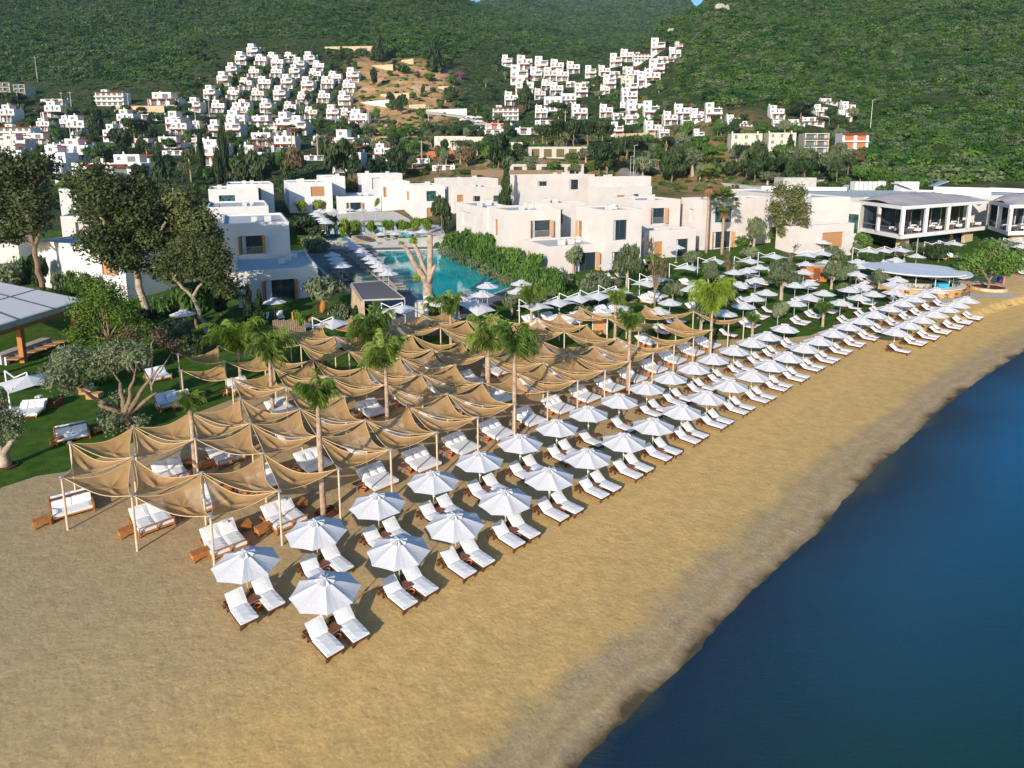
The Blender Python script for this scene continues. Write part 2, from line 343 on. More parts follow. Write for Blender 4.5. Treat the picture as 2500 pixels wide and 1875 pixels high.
# hill / town ground: soil, dry grass and green undergrowth
m,n,b,L=newmat('ground_mat'); M['ground']=m
geo=n.nodes.new('ShaderNodeNewGeometry'); P_=geo.outputs['Position']
n1=noise(n,L,P_,.035,8,.65); n2=noise(n,L,P_,.35,6)
cA=ramp(n,[(.30,(.02,.04,.012)),(.5,(.04,.06,.02)),(.66,(.09,.08,.04)),(.78,(.25,.19,.12))]); L.new(n1.outputs[0],cA.inputs[0])
cB=ramp(n,[(.35,(.013,.028,.008)),(.6,(.045,.06,.022)),(.82,(.14,.11,.06))]); L.new(n2.outputs[0],cB.inputs[0])
cl=n.nodes.new('ShaderNodeAttribute'); cl.attribute_name='clay'
n3=noise(n,L,P_,.09,7,.7); cC=ramp(n,[(.36,(.12,.14,.035)),(.46,(.30,.24,.10)),(.54,(.52,.25,.11)),(.62,(.50,.38,.25)),(.72,(.62,.50,.36))]); L.new(n3.outputs[0],cC.inputs[0])
base=mixc(n,L,.5,cA.outputs[0],cB.outputs[0]); col=mixc(n,L,cl.outputs['Fac'],base,cC.outputs[0])
L.new(col,b.inputs['Base Color']); b.inputs['Roughness'].default_value=.95; b.inputs['Specular IOR Level'].default_value=.1
bp=n.nodes.new('ShaderNodeBump'); bp.inputs['Strength'].default_value=.8; bp.inputs['Distance'].default_value=1.0; L.new(n2.outputs[0],bp.inputs['Height']); L.new(bp.outputs[0],b.inputs['Normal'])
ys=np.concatenate([np.arange(-60,200,2.0),200*1.013**np.arange(0,192)])
us=np.linspace(-1.5,2.0,330)
Yg,Ug=np.meshgrid(ys,us,indexing='ij'); Xg=Ug*(np.abs(Yg)*.93+60)
Zg=Tn(Xg,Yg)-np.interp(Yg,[90,130,150],[.25,.25,0])
PXg=1250+FE*Xg/np.maximum(Yg,30); 
py_=380-(Zg-HC)*FE/np.maximum(Yg,30)
clay=np.clip(np.minimum((PXg-840)/60,(1130-PXg)/60),0,1)*np.clip((Yg-250)/30,0,1)*np.clip((520-Yg)/40,0,1)
clay=np.maximum(clay,.5*np.clip(np.minimum((Yg-150)/20,(300-Yg)/40),0,1)*np.clip(np.minimum((PXg-900)/100,(1900-PXg)/100),0,1))
ground=grid_mesh('ground',Xg,Yg,Zg,M['ground'],{'clay':clay}); tag(ground,kind='structure')
# sand
m,n,b,L=newmat('sand_mat'); M['sand']=m
at_=n.nodes.new('ShaderNodeAttribute'); at_.attribute_name='shore'
geo=n.nodes.new('ShaderNodeNewGeometry'); P_=geo.outputs['Position']
nw=noise(n,L,P_,.35,5); ma=n.nodes.new('ShaderNodeMath'); ma.operation='MULTIPLY_ADD'; ma.inputs[1].default_value=.07; L.new(nw.outputs[0],ma.inputs[0]); 
mb_=n.nodes.new('ShaderNodeMath'); mb_.operation='MULTIPLY_ADD'; mb_.inputs[1].default_value=1/30.; mb_.inputs[2].default_value=-.035; L.new(at_.outputs['Fac'],mb_.inputs[0]); L.new(mb_.outputs[0],ma.inputs[2])
cr=ramp(n,[(0.0,(.10,.075,.045)),(.008,(.27,.195,.11)),(.025,(.46,.33,.18)),(.04,(.39,.275,.145)),(.055,(.48,.335,.175)),(.075,(.43,.305,.155)),(.11,(.62,.405,.155)),(.28,(.68,.44,.165)),(.42,(.57,.39,.18)),(.7,(.48,.345,.185)),(1,(.44,.325,.185))]); L.new(ma.outputs[0],cr.inputs[0])
nf=noise(n,L,P_,9,6,.7); cf=ramp(n,[(.3,(.76,.74,.71)),(.62,(1.08,1.07,1.05))]); L.new(nf.outputs[0],cf.inputs[0])
np2=noise(n,L,P_,1.3,5,.6); cp=ramp(n,[(.35,(.84,.84,.84)),(.65,(1.08,1.07,1.05))]); L.new(np2.outputs[0],cp.inputs[0])
c_=mixc(n,L,.8,cr.outputs[0],cf.outputs[0],'MULTIPLY'); c_=mixc(n,L,.8,c_,cp.outputs[0],'MULTIPLY')
vo=n.nodes.new('ShaderNodeTexVoronoi'); vo.inputs['Scale'].default_value=11; L.new(P_,vo.inputs['Vector'])
pb=ramp(n,[(0.0,(.60,.52,.42)),(.5,(.20,.15,.10)),(1,(.42,.34,.24))]); L.new(vo.outputs['Color'],pb.inputs[0])
pm=ramp(n,[(.008,(0,0,0)),(.022,(.4,.4,.4)),(.038,(.1,.1,.1)),(.055,(.4,.4,.4)),(.08,(.12,.12,.12)),(.105,(0,0,0))]); L.new(ma.outputs[0],pm.inputs[0])
pn=noise(n,L,P_,.9,4,.7); pr_=ramp(n,[(.42,(0,0,0)),(.58,(1,1,1))]); L.new(pn.outputs[0],pr_.inputs[0])
pf=mixc(n,L,1.0,pm.outputs[0],pr_.outputs[0],'MULTIPLY'); c_=mixc(n,L,pf,c_,pb.outputs[0])
L.new(c_,b.inputs['Base Color']); b.inputs['Roughness'].default_value=.95; b.inputs['Specular IOR Level'].default_value=.1
nb1=noise(n,L,P_,1.7,4,.6); vb=n.nodes.new('ShaderNodeTexVoronoi'); vb.inputs['Scale'].default_value=4.2; vb.feature='SMOOTH_F1'
nd_=noise(n,L,P_,2.0,2); vadd=n.nodes.new('ShaderNodeVectorMath'); vadd.operation='MULTIPLY_ADD'; vadd.inputs[1].default_value=(.5,.5,.5); L.new(nd_.outputs['Color'],vadd.inputs[0]); L.new(P_,vadd.inputs[2]); L.new(vadd.outputs[0],vb.inputs['Vector'])
hs=n.nodes.new('ShaderNodeMath'); hs.operation='MULTIPLY_ADD'; hs.inputs[1].default_value=.6; L.new(vb.outputs['Distance'],hs.inputs[0]); L.new(nb1.outputs[0],hs.inputs[2])
h2=n.nodes.new('ShaderNodeMath'); h2.operation='MULTIPLY_ADD'; h2.inputs[1].default_value=.35; L.new(nf.outputs[0],h2.inputs[0]); L.new(hs.outputs[0],h2.inputs[2])
bp=n.nodes.new('ShaderNodeBump'); bp.inputs['Strength'].default_value=.38; bp.inputs['Distance'].default_value=.07; L.new(h2.outputs[0],bp.inputs['Height']); L.new(bp.outputs[0],b.inputs['Normal'])
# lawn
M['lawn']=mat('lawn_grass',(.035,.085,.008),.9,.1,noise=(1.1,(.075,.135,.018),.35,.7),bump=(12,1))
def inside(px_,py_,poly):
    c=np.zeros(px_.shape,bool); n_=len(poly)
    for i in range(n_):
        x0,y0=poly[i]; x1,y1=poly[(i+1)%n_]
        if y0==y1: continue
        t=((y0>py_)!=(y1>py_))&(px_<(x1-x0)*(py_-y0)/(y1-y0)+x0); c^=t
    return c
def sheet(name,poly,sp,m,dz=0,zc=None,shore=False,kind='structure',jit=.3):
    P=np.array([(p[0],p[1]) for p in poly],float)
    out=[]
    for a,b_ in zip(P,np.roll(P,-1,0)):
        k=max(1,int(np.hypot(*(b_-a))/sp)); out+= [a+(b_-a)*t/k for t in range(k)]
    nb=len(out); pts=[Vector(p) for p in out]
    xs=np.arange(P[:,0].min()+sp/2,P[:,0].max(),sp); ys_=np.arange(P[:,1].min()+sp/2,P[:,1].max(),sp)
    if zc is None:
        gx,gy=np.meshgrid(xs,ys_); gx=gx+(np.random.RandomState(3).rand(*gx.shape)-.5)*sp*jit; gx=gx.ravel(); gy=gy.ravel()
        k=inside(gx,gy,P); pts+= [Vector((a,b_)) for a,b_ in zip(gx[k],gy[k])]
    r=geometry.delaunay_2d_cdt(pts,[(i,(i+1)%nb) for i in range(nb)],[],1,1e-4)
    V=np.array([(p.x,p.y) for p in r[0]])
    Z=Tn(V[:,0],V[:,1])+dz if zc is None else np.full(len(V),zc)
    me=bpy.data.meshes.new(name); me.from_pydata(np.c_[V,Z].tolist(),[],[tuple(f) for f in r[2]])
    me.materials.append(m); me.shade_smooth()
    if shore:
        a_=me.attributes.new('shore','FLOAT','POINT'); a_.data.foreach_set('value',shore_d(V[:,0],V[:,1]).astype(np.float32))
    me.update()
    if len(me.polygons) and me.polygons[0].normal.z<0: me.flip_normals()
    o=bpy.data.objects.new(name,me); COL.objects.link(o)
    if kind: tag(o,kind=kind)
    return o
EDGE=[gp(*p).xy for p in [(-260,1230),(-60,1210),(20,1185),(90,1162),(160,1152),(300,1092),(470,1012),(600,962),(700,932),(850,902),(1000,882),(1150,862),(1300,850),(1420,846),(1532,841),(1611,833),(1738,830),(1801,828),(1841,824),(1927,825),(1977,819),(2021,803),(2116,768),(2211,731),(2256,716),(2330,690),(2400,662),(2440,655),(2500,653),(2700,650)]]
seaward=[tuple(SHN[i]+np.array([3.0,-2.6])) for i in range(0,18)]
beach_poly=[tuple(e) for e in EDGE]+[(112,107)]+list(reversed(seaward))+[(-62,-22),(-60,20)]
beach=sheet('beach',beach_poly,.55,M['sand'],0,shore=True)
lawn_poly=[tuple(e) for e in EDGE]+[(110,106),(110,135),(40,135),(-20,130),(-110,130),(-110,40),(-60,25)]
lawn=sheet('lawn',lawn_poly,1.4,M['lawn'],.004)
# sea
m,n,b,L=newmat('sea_mat'); M['sea']=m
at_=n.nodes.new('ShaderNodeAttribute'); at_.attribute_name='shore'
geo=n.nodes.new('ShaderNodeNewGeometry'); P_=geo.outputs['Position']
nz=noise(n,L,P_,.06,4); ma=n.nodes.new('ShaderNodeMath'); ma.operation='MULTIPLY_ADD'; ma.inputs[1].default_value=10; L.new(nz.outputs[0],ma.inputs[0]); L.new(at_.outputs['Fac'],ma.inputs[2])
mr=n.nodes.new('ShaderNodeMapRange'); mr.inputs[1].default_value=5.5; mr.inputs[2].default_value=-40; L.new(ma.outputs[0],mr.inputs[0])
cr=ramp(n,[(0,(.04,.055,.055)),(.02,(.008,.030,.060)),(.25,(.006,.040,.058)),(.55,(.002,.10,.18)),(1,(0,.22,.44))]); L.new(mr.outputs[0],cr.inputs[0])
L.new(cr.outputs[0],b.inputs['Base Color']); b.inputs['Roughness'].default_value=.22; b.inputs['Specular IOR Level'].default_value=.22; b.inputs['IOR'].default_value=1.33
mp=n.nodes.new('ShaderNodeMapping'); mp.inputs['Rotation'].default_value=(0,0,.5); mp.inputs['Scale'].default_value=(1,2.6,1); L.new(P_,mp.inputs[0])
gy=n.nodes.new('ShaderNodeSeparateXYZ'); L.new(P_,gy.inputs[0]); my=n.nodes.new('ShaderNodeMapRange'); my.inputs[1].default_value=18; my.inputs[2].default_value=45; L.new(gy.outputs['Y'],my.inputs[0])
c2_=ramp(n,[(0,(.006,.055,.062)),(1,(.002,.18,.44))]); L.new(my.outputs[0],c2_.inputs[0]); cs_=mixc(n,L,.6,cr.outputs[0],c2_.outputs[0]); sm=n.nodes.new('ShaderNodeMapRange'); sm.inputs[1].default_value=.02; sm.inputs[2].default_value=.16; L.new(mr.outputs[0],sm.inputs[0]); cs_=mixc(n,L,sm.outputs[0],cr.outputs[0],cs_); L.new(cs_,b.inputs['Base Color'])
nw=noise(n,L,mp.outputs[0],1.9,8,.72); bp=n.nodes.new('ShaderNodeBump'); bp.inputs['Strength'].default_value=.7; bp.inputs['Distance'].default_value=.2; L.new(nw.outputs[0],bp.inputs['Height']); L.new(bp.outputs[0],b.inputs['Normal'])
df=n.nodes.new('ShaderNodeBsdfDiffuse'); gl=n.nodes.new('ShaderNodeBsdfGlossy'); gl.inputs['Roughness'].default_value=.16; gl.inputs['Color'].default_value=(.65,.82,1,1); fr=n.nodes.new('ShaderNodeFresnel'); fr.inputs[0].default_value=1.33; fm=n.nodes.new('ShaderNodeMath'); fm.operation='MULTIPLY'; fm.inputs[1].default_value=.5
ms=n.nodes.new('ShaderNodeMixShader'); L.new(bp.outputs[0],df.inputs['Normal']); L.new(bp.outputs[0],gl.inputs['Normal']); L.new(bp.outputs[0],fr.inputs['Normal']); L.new(fr.outputs[0],fm.inputs[0]); L.new(fm.outputs[0],ms.inputs[0]); L.new(cs_,df.inputs['Color']); L.new(df.outputs[0],ms.inputs[1]); L.new(gl.outputs[0],ms.inputs[2]); L.new(ms.outputs[0],n.nodes['Material Output'].inputs[0])
xs=np.concatenate([np.arange(-70,120,2.0),120*1.08**np.arange(1,38)]); ys_=np.concatenate([np.arange(-70,130,2.0),130*1.1**np.arange(1,20)])
Ys,Xs=np.meshgrid(ys_,xs,indexing='ij')
sea=grid_mesh('sea',Xs,Ys,np.full(Xs.shape,-.5),M['sea'],{'shore':shore_d(Xs,Ys)}); tag(sea,kind='structure')
# thin breaking ripple of foam along the water's edge
# ================================================================ BEACH FURNITURE
AD=Vector((.717,.697,0)); DD=Vector((.697,-.717,0)); RZ=math.atan2(DD.y,DD.x)
def umbrella(name,label,group,R_=1.45,zr=1.80,za=2.36,white_pole=False,square=False):
    t=thing(name,label,'umbrella',group=group)
    n_=8; mb=MB(); NS=4; NT=5
    for k in range(n_):
        a0=2*math.pi*k/n_+.2; a1=2*math.pi*(k+1)/n_+.2; base_=len(mb.v)
        for i in range(NT+1):
            q=i/NT
            for j in range(NS+1):
                s_=j/NS; x=math.cos(a0)*(1-s_)+math.cos(a1)*s_; y=math.sin(a0)*(1-s_)+math.sin(a1)*s_
                sag=math.sin(math.pi*s_)
                r=R_*q*(1-.03*sag*q); z=za+(zr-za)*(q**1.12)-.035*sag*math.sin(math.pi*min(q*.9,1))
                mb.v.append((x*r,y*r,z))
        W=NS+1
        for i in range(NT):
            for j in range(NS):
                f=(base_+i*W+j,base_+(i+1)*W+j,base_+(i+1)*W+j+1,base_+i*W+j+1)
                if i==0: f=(base_,base_+W+j,base_+W+j+1)
                mb.f.append(f)
    cp=mb.build('canopy',M['white_fabric'],t)
    vb=MB()
    for k in range(n_):
        a0=2*math.pi*k/n_+.2+.06; a1=2*math.pi*(k+1)/n_+.2-.06; r1=.40*R_/1.45
        zc=za+.035
        p=[(math.cos(a0)*.05,math.sin(a0)*.05,zc+.02),(math.cos(a0)*r1,math.sin(a0)*r1,zc-.11),(math.cos((a0+a1)/2)*r1*1.02,math.sin((a0+a1)/2)*r1*1.02,zc-.04),(math.cos(a1)*r1,math.sin(a1)*r1,zc-.11),(math.cos(a1)*.05,math.sin(a1)*.05,zc+.02)]
        vb.add(p,[(0,1,2),(0,2,4),(4,2,3)])
    vb.lathe([(.05,za-.01),(.065,za+.03),(.05,za+.07),(.012,za+.10)],8)
    vb.build('vent',M['white_fabric'],cp)
    MB().tube([(0,0,.06),(0,0,za)],.022,6).build('pole',M['white_metal'] if white_pole else M['pole'],t)
    if not white_pole:
        MB().lathe([(.30,0),(.30,.07),(.26,.10),(.05,.11),(.045,.34)],12).build('base',M['black'],t)
        h=MB(); h.tube([(0,0,1.0),(.07,.02,1.0),(.07,.02,.92)],.018,6); h.box(-.035,.035,-.035,.035,.94,1.06); h.build('crank_handle',M['white_metal'],t)
    else: MB().lathe([(.25,0),(.25,.06),(.05,.09)],12).build('base',M['white_metal'],t)
    rb=MB()
    for k in range(n_):
        a=2*math.pi*k/n_+.2; rb.tube([(0,0,za-.06),(math.cos(a)*R_*.98,math.sin(a)*R_*.98,zr-.025)],.009,4)
    rb.build('rib_frame',M['steel'],t)
    return reg(t)
def cush(x0,x1,y0,y1,z0,z1,r=.03):
    """soft box with rounded rim"""
    mb=MB(); nx,ny=max(3,int((x1-x0)/.16)),max(3,int((y1-y0)/.16))
    def zt(u,v): 
        e=min(u,1-u,v,1-v); return z1-(r*(1-min(e/.08,1))**2)+.006*math.sin(u*23+v*7)*math.sin(v*17)
    W=ny+1
    for i in range(nx+1):
        for j in range(ny+1):
            u=i/nx;v=j/ny; mb.v.append((x0+(x1-x0)*u,y0+(y1-y0)*v,zt(u,v)))
    for i in range(nx):
        for j in range(ny): mb.f.append((i*W+j,(i+1)*W+j,(i+1)*W+j+1,i*W+j+1))
    n0=len(mb.v); rim=[(i*W) for i in range(nx+1)]+[nx*W+j for j in range(1,ny+1)]+[i*W+ny for i in range(nx-1,-1,-1)]+[j for j in range(ny-1,0,-1)]
    for k in rim: mb.v.append((mb.v[k][0],mb.v[k][1],z0))
    q=len(rim)
    for k in range(q): mb.f.append((rim[k],n0+k,n0+(k+1)%q,rim[(k+1)%q]))
    mb.f.append(tuple(n0+k for k in range(q)))
    return mb
def tf(mb,mtx):
    mb.v=[tuple(mtx@Vector(v)) for v in mb.v]; return mb
def lounger(name,cat='sun lounger',frame='dark_wood',fab='cushion',h=.30,th=.11,ang=38):
    t=thing(name,None,cat); w_=.345
    f=MB()
    for s_ in(-1,1): f.box(-1.02,1.0,s_*w_-.03,s_*w_+.03,h-.10,h-.02)
    for k in range(14): f.box(-.98+k*.145,-.92+k*.145,-w_+.03,w_-.03,h-.045,h-.02)
    f.box(.97,1.02,-w_-.03,w_+.03,h-.10,h-.02); f.box(-1.05,-1.0,-w_-.03,w_+.03,h-.10,h-.02)
    f.build('frame',M[frame],t)
    for (x,y) in ((.9,w_),(.9,-w_),(-.62,w_),(-.62,-w_)):
        MB().box(x-.035,x+.035,y-.03,y+.03,0,h-.1).build('leg',M[frame],t)
    if frame=='dark_wood':
        for s_ in(-1,1): tf(MB().lathe([(.02,-.02),(.09,-.02),(.09,.02),(.02,.02)],10),Matrix.Translation((-.95,s_*(w_+.05),.09))@Matrix.Rotation(math.pi/2,4,'X')).build('wheel',M['dark_wood'],t)
    cush(-.23,1.0,-w_-.02,w_+.02,h,h+th).build('mattress',M[fab],t,smooth=False)
    b=cush(-.74,0,-w_-.02,w_+.02,0,th); A=R(ang)
    tf(b,Matrix.Translation((-.20,0,h+.01))@Matrix.Rotation(A,4,'Y')).build('back_cushion',M[fab],t)
    bf=MB()
    for s_ in(-1,1): bf.bar((-.2,s_*w_*.8,h-.01),(-.2-.70*math.cos(A),s_*w_*.8,h-.01+.70*math.sin(A)),.03)
    for s_ in(-1,1): bf.bar((-.2-.5*math.cos(A),s_*w_*.7,h+.5*math.sin(A)-.02),(-.9,s_*w_*.7,h-.06),.03)
    bf.build('back_support',M[frame],t)
    return reg(t)
def side_table():
    t=thing('side_table',None,'side table')
    MB().box(-.26,.26,-.24,.24,.40,.425).build('table_top',M['table_top'],t)
    MB().box(-.27,.27,-.25,.25,.375,.398).build('frame',M['steel'],t)
    for x in(-.24,.24):
        for y in(-.22,.22): MB().box(x-.014,x+.014,y-.014,y+.014,0,.376).build('leg',M['steel'],t)
    return reg(t)
def pot():
    t=thing('clay_pot',None,'clay pot')
    MB().lathe([(.10,0),(.15,.22),(.175,.22),(.178,.29),(.15,.29),(.135,.21)],14,close=False).build('pot_body',M['terracotta'],t,smooth=True)
    MB().lathe([(.001,.215),(.135,.215)],14,close=False).build('pot_soil',M['soil'],t)
    return reg(t)
UM=umbrella('beach_umbrella','white octagonal beach umbrella',None)
LO=lounger('sun_lounger'); ST=side_table(); PT=pot()
FR=[(788,1418),(974,1314.5),(1112.7,1254.8),(1234.4,1196.8),(1341.5,1144),(1437,1097),(1523.4,1059),(1595.6,1022.8),(1665.2,987.3),(1727.5,955.7),(1784.5,926.3),(1838,904),(1881,879),(1922.8,860),(1963,838),(2001,822),(2034,803),(2069,787),(2103.8,773),(2135.4,758.9),(2172.8,743.7),(2205,731),(2232,721.4),(2258,711),(2287,702)]
SR=[(596,1349),(769,1271.7),(922.7,1206.7),(1058.6,1153.6),(1172,1105.6),(1269.8,1062),(1359,1026),(1436,993.5),(1511.7,962.7),(1581.3,932.6),(1636.7,908.9),(1693.7,885),(1742,864.6),(1792.7,844),(1836.7,824.4),(1874,810.8),(1917,791)]
TR=[(2186,800),(2219,784),(2249,770),(2282,757.5),(2312.7,746),(2335,734.7),(2360,724)]
def smooth(L,h,deg):
    P=np.array([gp(x,y,h)[:2] for x,y in L]); i=np.arange(len(P))
    return [Vector((.3*np.polyval(np.polyfit(i,P[:,0],deg),k)+.7*P[k,0],.3*np.polyval(np.polyfit(i,P[:,1],deg),k)+.7*P[k,1],0)) for k in i]
UMB_XY=[]
def lounger_pair(P,who,grp,proto,left=True,right=True,jit=.04,table=True,potp=True,rz=RZ,dd=DD,ad=AD,hz=0,off=.70,sp=.585):
    for s_,nm,on in((1,'far',right),(-1,'near',left)):
        if not on: continue
        p=P+dd*(off+rnd.uniform(-jit,jit)*1.5)+ad*(s_*sp+rnd.uniform(-jit,jit)); p.z=T(p.x,p.y)+hz
        place(proto,p,rz+rnd.uniform(-.03,.03),f"{'farther' if s_>0 else 'nearer'} lounger under {who}",grp)
    if table:
        p=P+dd*.50; p.z=T(p.x,p.y)+hz; place(ST,p,rz+rnd.uniform(-.06,.06),f'low wooden table under {who}',grp.replace('loungers','tables') if grp else None)
    if potp:
        p=P+dd*.90+ad*rnd.uniform(-.06,.06); p.z=T(p.x,p.y)+hz; place(PT,p,rnd.uniform(0,6),f'clay pot under {who}',grp.replace('loungers','pots') if grp else None)
def rowset(L,name,deg,skipnear=(),skipfar=()):
    for i,P in enumerate(smooth(L,2.38,deg)):
        P.z=T(P.x,P.y); who=f'the {nth(i+1)} umbrella from the near end of the {name}'
        u=place(UM,P,rnd.uniform(-.12,.12),f'white umbrella, {nth(i+1)} from the near end of the {name}',f'white umbrellas of the {name}')
        u.rotation_euler=(rnd.uniform(-.02,.02),rnd.uniform(-.02,.02),u.rotation_euler[2]+rnd.uniform(-.1,.1))
        UMB_XY.append(P.xy)
        lounger_pair(P,who,f'white loungers of the {name}',LO,left=(i not in skipnear),right=(i not in skipfar),potp=True)
rowset(FR,'waterside row',3); rowset(SR,'second row',2,skipfar=(7,8)); rowset(TR,'short outer row',2,skipfar=(0,))
# ================================================================ SHADE SAIL FIELD
L0=Vector((-14.018,27.674,0)); LA=Vector((2.365,2.297,0)); LB=Vector((-4.718,1.832,0)); HP=3.0
def node(i,j,h=HP):
    p=L0+LA*i+LB*j; p.z=T(p.x,p.y)*.8+h; return p
cells=[]
def c1(i,j): cells.append(((i,j),(i,j+1),(i+1,j+1)))
def c2(i,j): cells.append(((i,j),(i+1,j+1),(i+1,j)))
miss1={(1,1),(2,0),(5,1),(4,2),(5,4)*0 or (99,99),(4,99),(7,3),(8,1),(10,3),(12,0),(13,0),(13,1),(15,0),(11,1),(7,4)}
miss2={(1,1),(4,1),(7,1),(6,0),(5,4),(12,1),(14,0),(14,1),(13,2),(7,5),(9,5)}
for i in range(0,16):
    if (i,0) not in miss1: c1(i,0)
    if (i,0) not in miss2: c2(i,0)
    if (i,1) not in miss1: c1(i,1)
    if (i,1) not in miss2 and i<16: c2(i,1)
for i in range(0,15):
    if i>0 and (i,2) not in miss1: c1(i,2)
    if (i,2) not in miss2: c2(i,2)
for i in range(4,13):
    if i>4 and (i,3) not in miss1: c1(i,3)
    c2(i,3)
for i in range(5,13):
    if (i,4) not in miss1: c1(i,4)
    if i>5 and i<12: c2(i,4)
for i in range(6,11):
    c1(i,5)
    if i in (8,): c2(i,5)
polesN=set()
for a in cells: polesN|=set(a)
cnt={}
order=sorted(cells,key=lambda c:(c[0][1],c[0][0]*2+(1 if c[1][1]==c[0][1]+1 and c[2][1]==c[0][1]+1 else 2)))
STRIP=['strip nearest the sea','second strip from the sea','third strip from the sea','fourth strip from the sea','fifth strip from the sea','back strip by the gardens']
def sail(a,b_,c_,idx,j):
    P=[node(*q) for q in (a,b_,c_)]; P=[p-Vector((0,0,.06)) for p in P]; C=(P[0]+P[1]+P[2])/3
    P=[p+(C-p).normalized()*.11 for p in P]
    N=10; edge=[]
    for k in range(3):
        p,q=P[k],P[(k+1)%3]; Lg=(q-p).length
        for s_ in range(N):
            t=s_/N; e=p.lerp(q,t); w_=4*t*(1-t); e=e+(C-e)*(.17*w_*(Lg/5.0)**.3)+Vector((0,0,-.46*w_*(Lg/4.2)))
            edge.append(e)
    cen=sum(edge,Vector())/len(edge)-Vector((0,0,.34)); ph=rnd.uniform(0,6)
    rings=5; mb=MB(); n_=len(edge)
    for r in range(rings):
        q=1-r/rings
        for k,e in enumerate(edge):
            v=cen.lerp(e,q); v=v+Vector((0,0,-.12*math.sin(math.pi*q)+.025*math.sin(k*1.7+ph)*(1-q)*q*4)); mb.v.append(v)
    mb.v.append(cen)
    for r in range(rings-1):
        for k in range(n_): mb.f.append((r*n_+k,r*n_+(k+1)%n_,(r+1)*n_+(k+1)%n_,(r+1)*n_+k))
    for k in range(n_): mb.f.append(((rings-1)*n_+k,(rings-1)*n_+(k+1)%n_,rings*n_))
    o=mb.build('shade_sail',M['sail'],None,smooth=True)
    tag(o,f'tan triangular shade sail, {nth(idx)} from the near end of the {STRIP[j]}','shade sail','tan sails over the daybeds')
    h=MB(); h.tube([e+Vector((0,0,.005)) for e in edge]+[edge[0]+Vector((0,0,.005))],.02,5,cap=False); h.build('hem',M['hem'],o)
for c in order:
    j=c[0][1]; cnt[j]=cnt.get(j,0)+1; sail(*c,cnt[j],j)
# poles
def sailpole():
    t=thing('sail_pole',None,'pole')
    MB().tube([(0,0,-.15),(0,0,HP)],[.062,.055],8).build('post',M['pole'],t)
    cap=MB().lathe([(.10,HP),(.12,HP+.02),(.12,HP+.045),(.03,HP+.07)],8)
    for k in range(6): a=k*math.pi/3; cap.bar((0,0,HP-.02),(math.cos(a)*.19,math.sin(a)*.19,HP-.05),.035,.02)
    cap.build('cap_plate',M['steel'],t)
    return reg(t)
SP=sailpole(); pc={}
for (i,j) in sorted(polesN,key=lambda q:(q[1],q[0])):
    pc[j]=pc.get(j,0)+1; p=node(i,j,0); z=p.z; p.z=T(p.x,p.y)
    place(SP,p,rnd.uniform(0,6),f'pale sail pole, {nth(pc[j])} from the near end of the {["outermost","second","third","fourth","fifth","sixth","rearmost"][j]} pole row','poles carrying the shade sails',scale=(1,1,(node(i,j).z-p.z)/HP))
# ---- daybeds
def daybed(teak=False):
    fr='teak'
    t=thing('teak_daybed' if teak else 'daybed',None,'daybed'); L_=1.32; W=.84
    if not teak:
        MB().box(-.75,1.0,-W+.05,W-.05,.16,.27).build('platform',M[fr],t)
        for x in(-.6,.85):
            for y in(-.68,.68): MB().box(x-.04,x+.04,y-.04,y+.04,0,.16).build('leg',M[fr],t)
        cush(-.40,1.05,-W,W,.27,.45,.03).build('mattress',M['cushion'],t)
        b=cush(-.85,0,-W,W,0,.14); tf(b,Matrix.Translation((-.36,0,.28))@Matrix.Rotation(R(36),4,'Y')).build('back_cushion',M['cushion'],t)
        for y in(-.55,0,.55):
            p=cush(-.52,0,-.25,.25,0,.13,.06); tf(p,Matrix.Translation((-.30,y,.42))@Matrix.Rotation(R(44),4,'Y')@Matrix.Rotation(rnd.uniform(-.1,.1),4,'Z')).build('pillow',M['cushion'],t)
    else:
        fr_=MB()
        for y in(-W,0,W): fr_.box(-1.05,1.02,y-.035,y+.035,.20,.28)
        for k in range(12): fr_.box(-1.0+k*.17,-.93+k*.17,-W,W,.235,.265)
        fr_.box(1.0,1.06,-W-.03,W+.03,.18,.28); fr_.build('frame',M[fr],t)
        for x in(-1.0,-.3,.35,.98):
            for y in(-W,W): MB().box(x-.04,x+.04,y-.045,y+.045,0,.2).build('leg',M[fr],t)
        ar=MB()
        ar.box(1.05,1.11,-W-.03,W+.03,.56,.60)
        for y in(-W,0,W): ar.box(1.05,1.11,y-.03,y+.03,.2,.56)
        ar.build('arm_rail',M[fr],t)
        for y0,y1 in((-W+.02,-.01),(.01,W-.02)):
            cush(-.35,1.0,y0,y1,.28,.44,.03).build('mattress',M['cushion'],t)
            b=cush(-.85,0,y0,y1,0,.14); tf(b,Matrix.Translation((-.32,0,.30))@Matrix.Rotation(R(33),4,'Y')).build('back_cushion',M['cushion'],t)
        MB().box(-1.02,-.70,.22,.50,.78,.86,None).build('towel',M['cushion'],t)
    return reg(t)
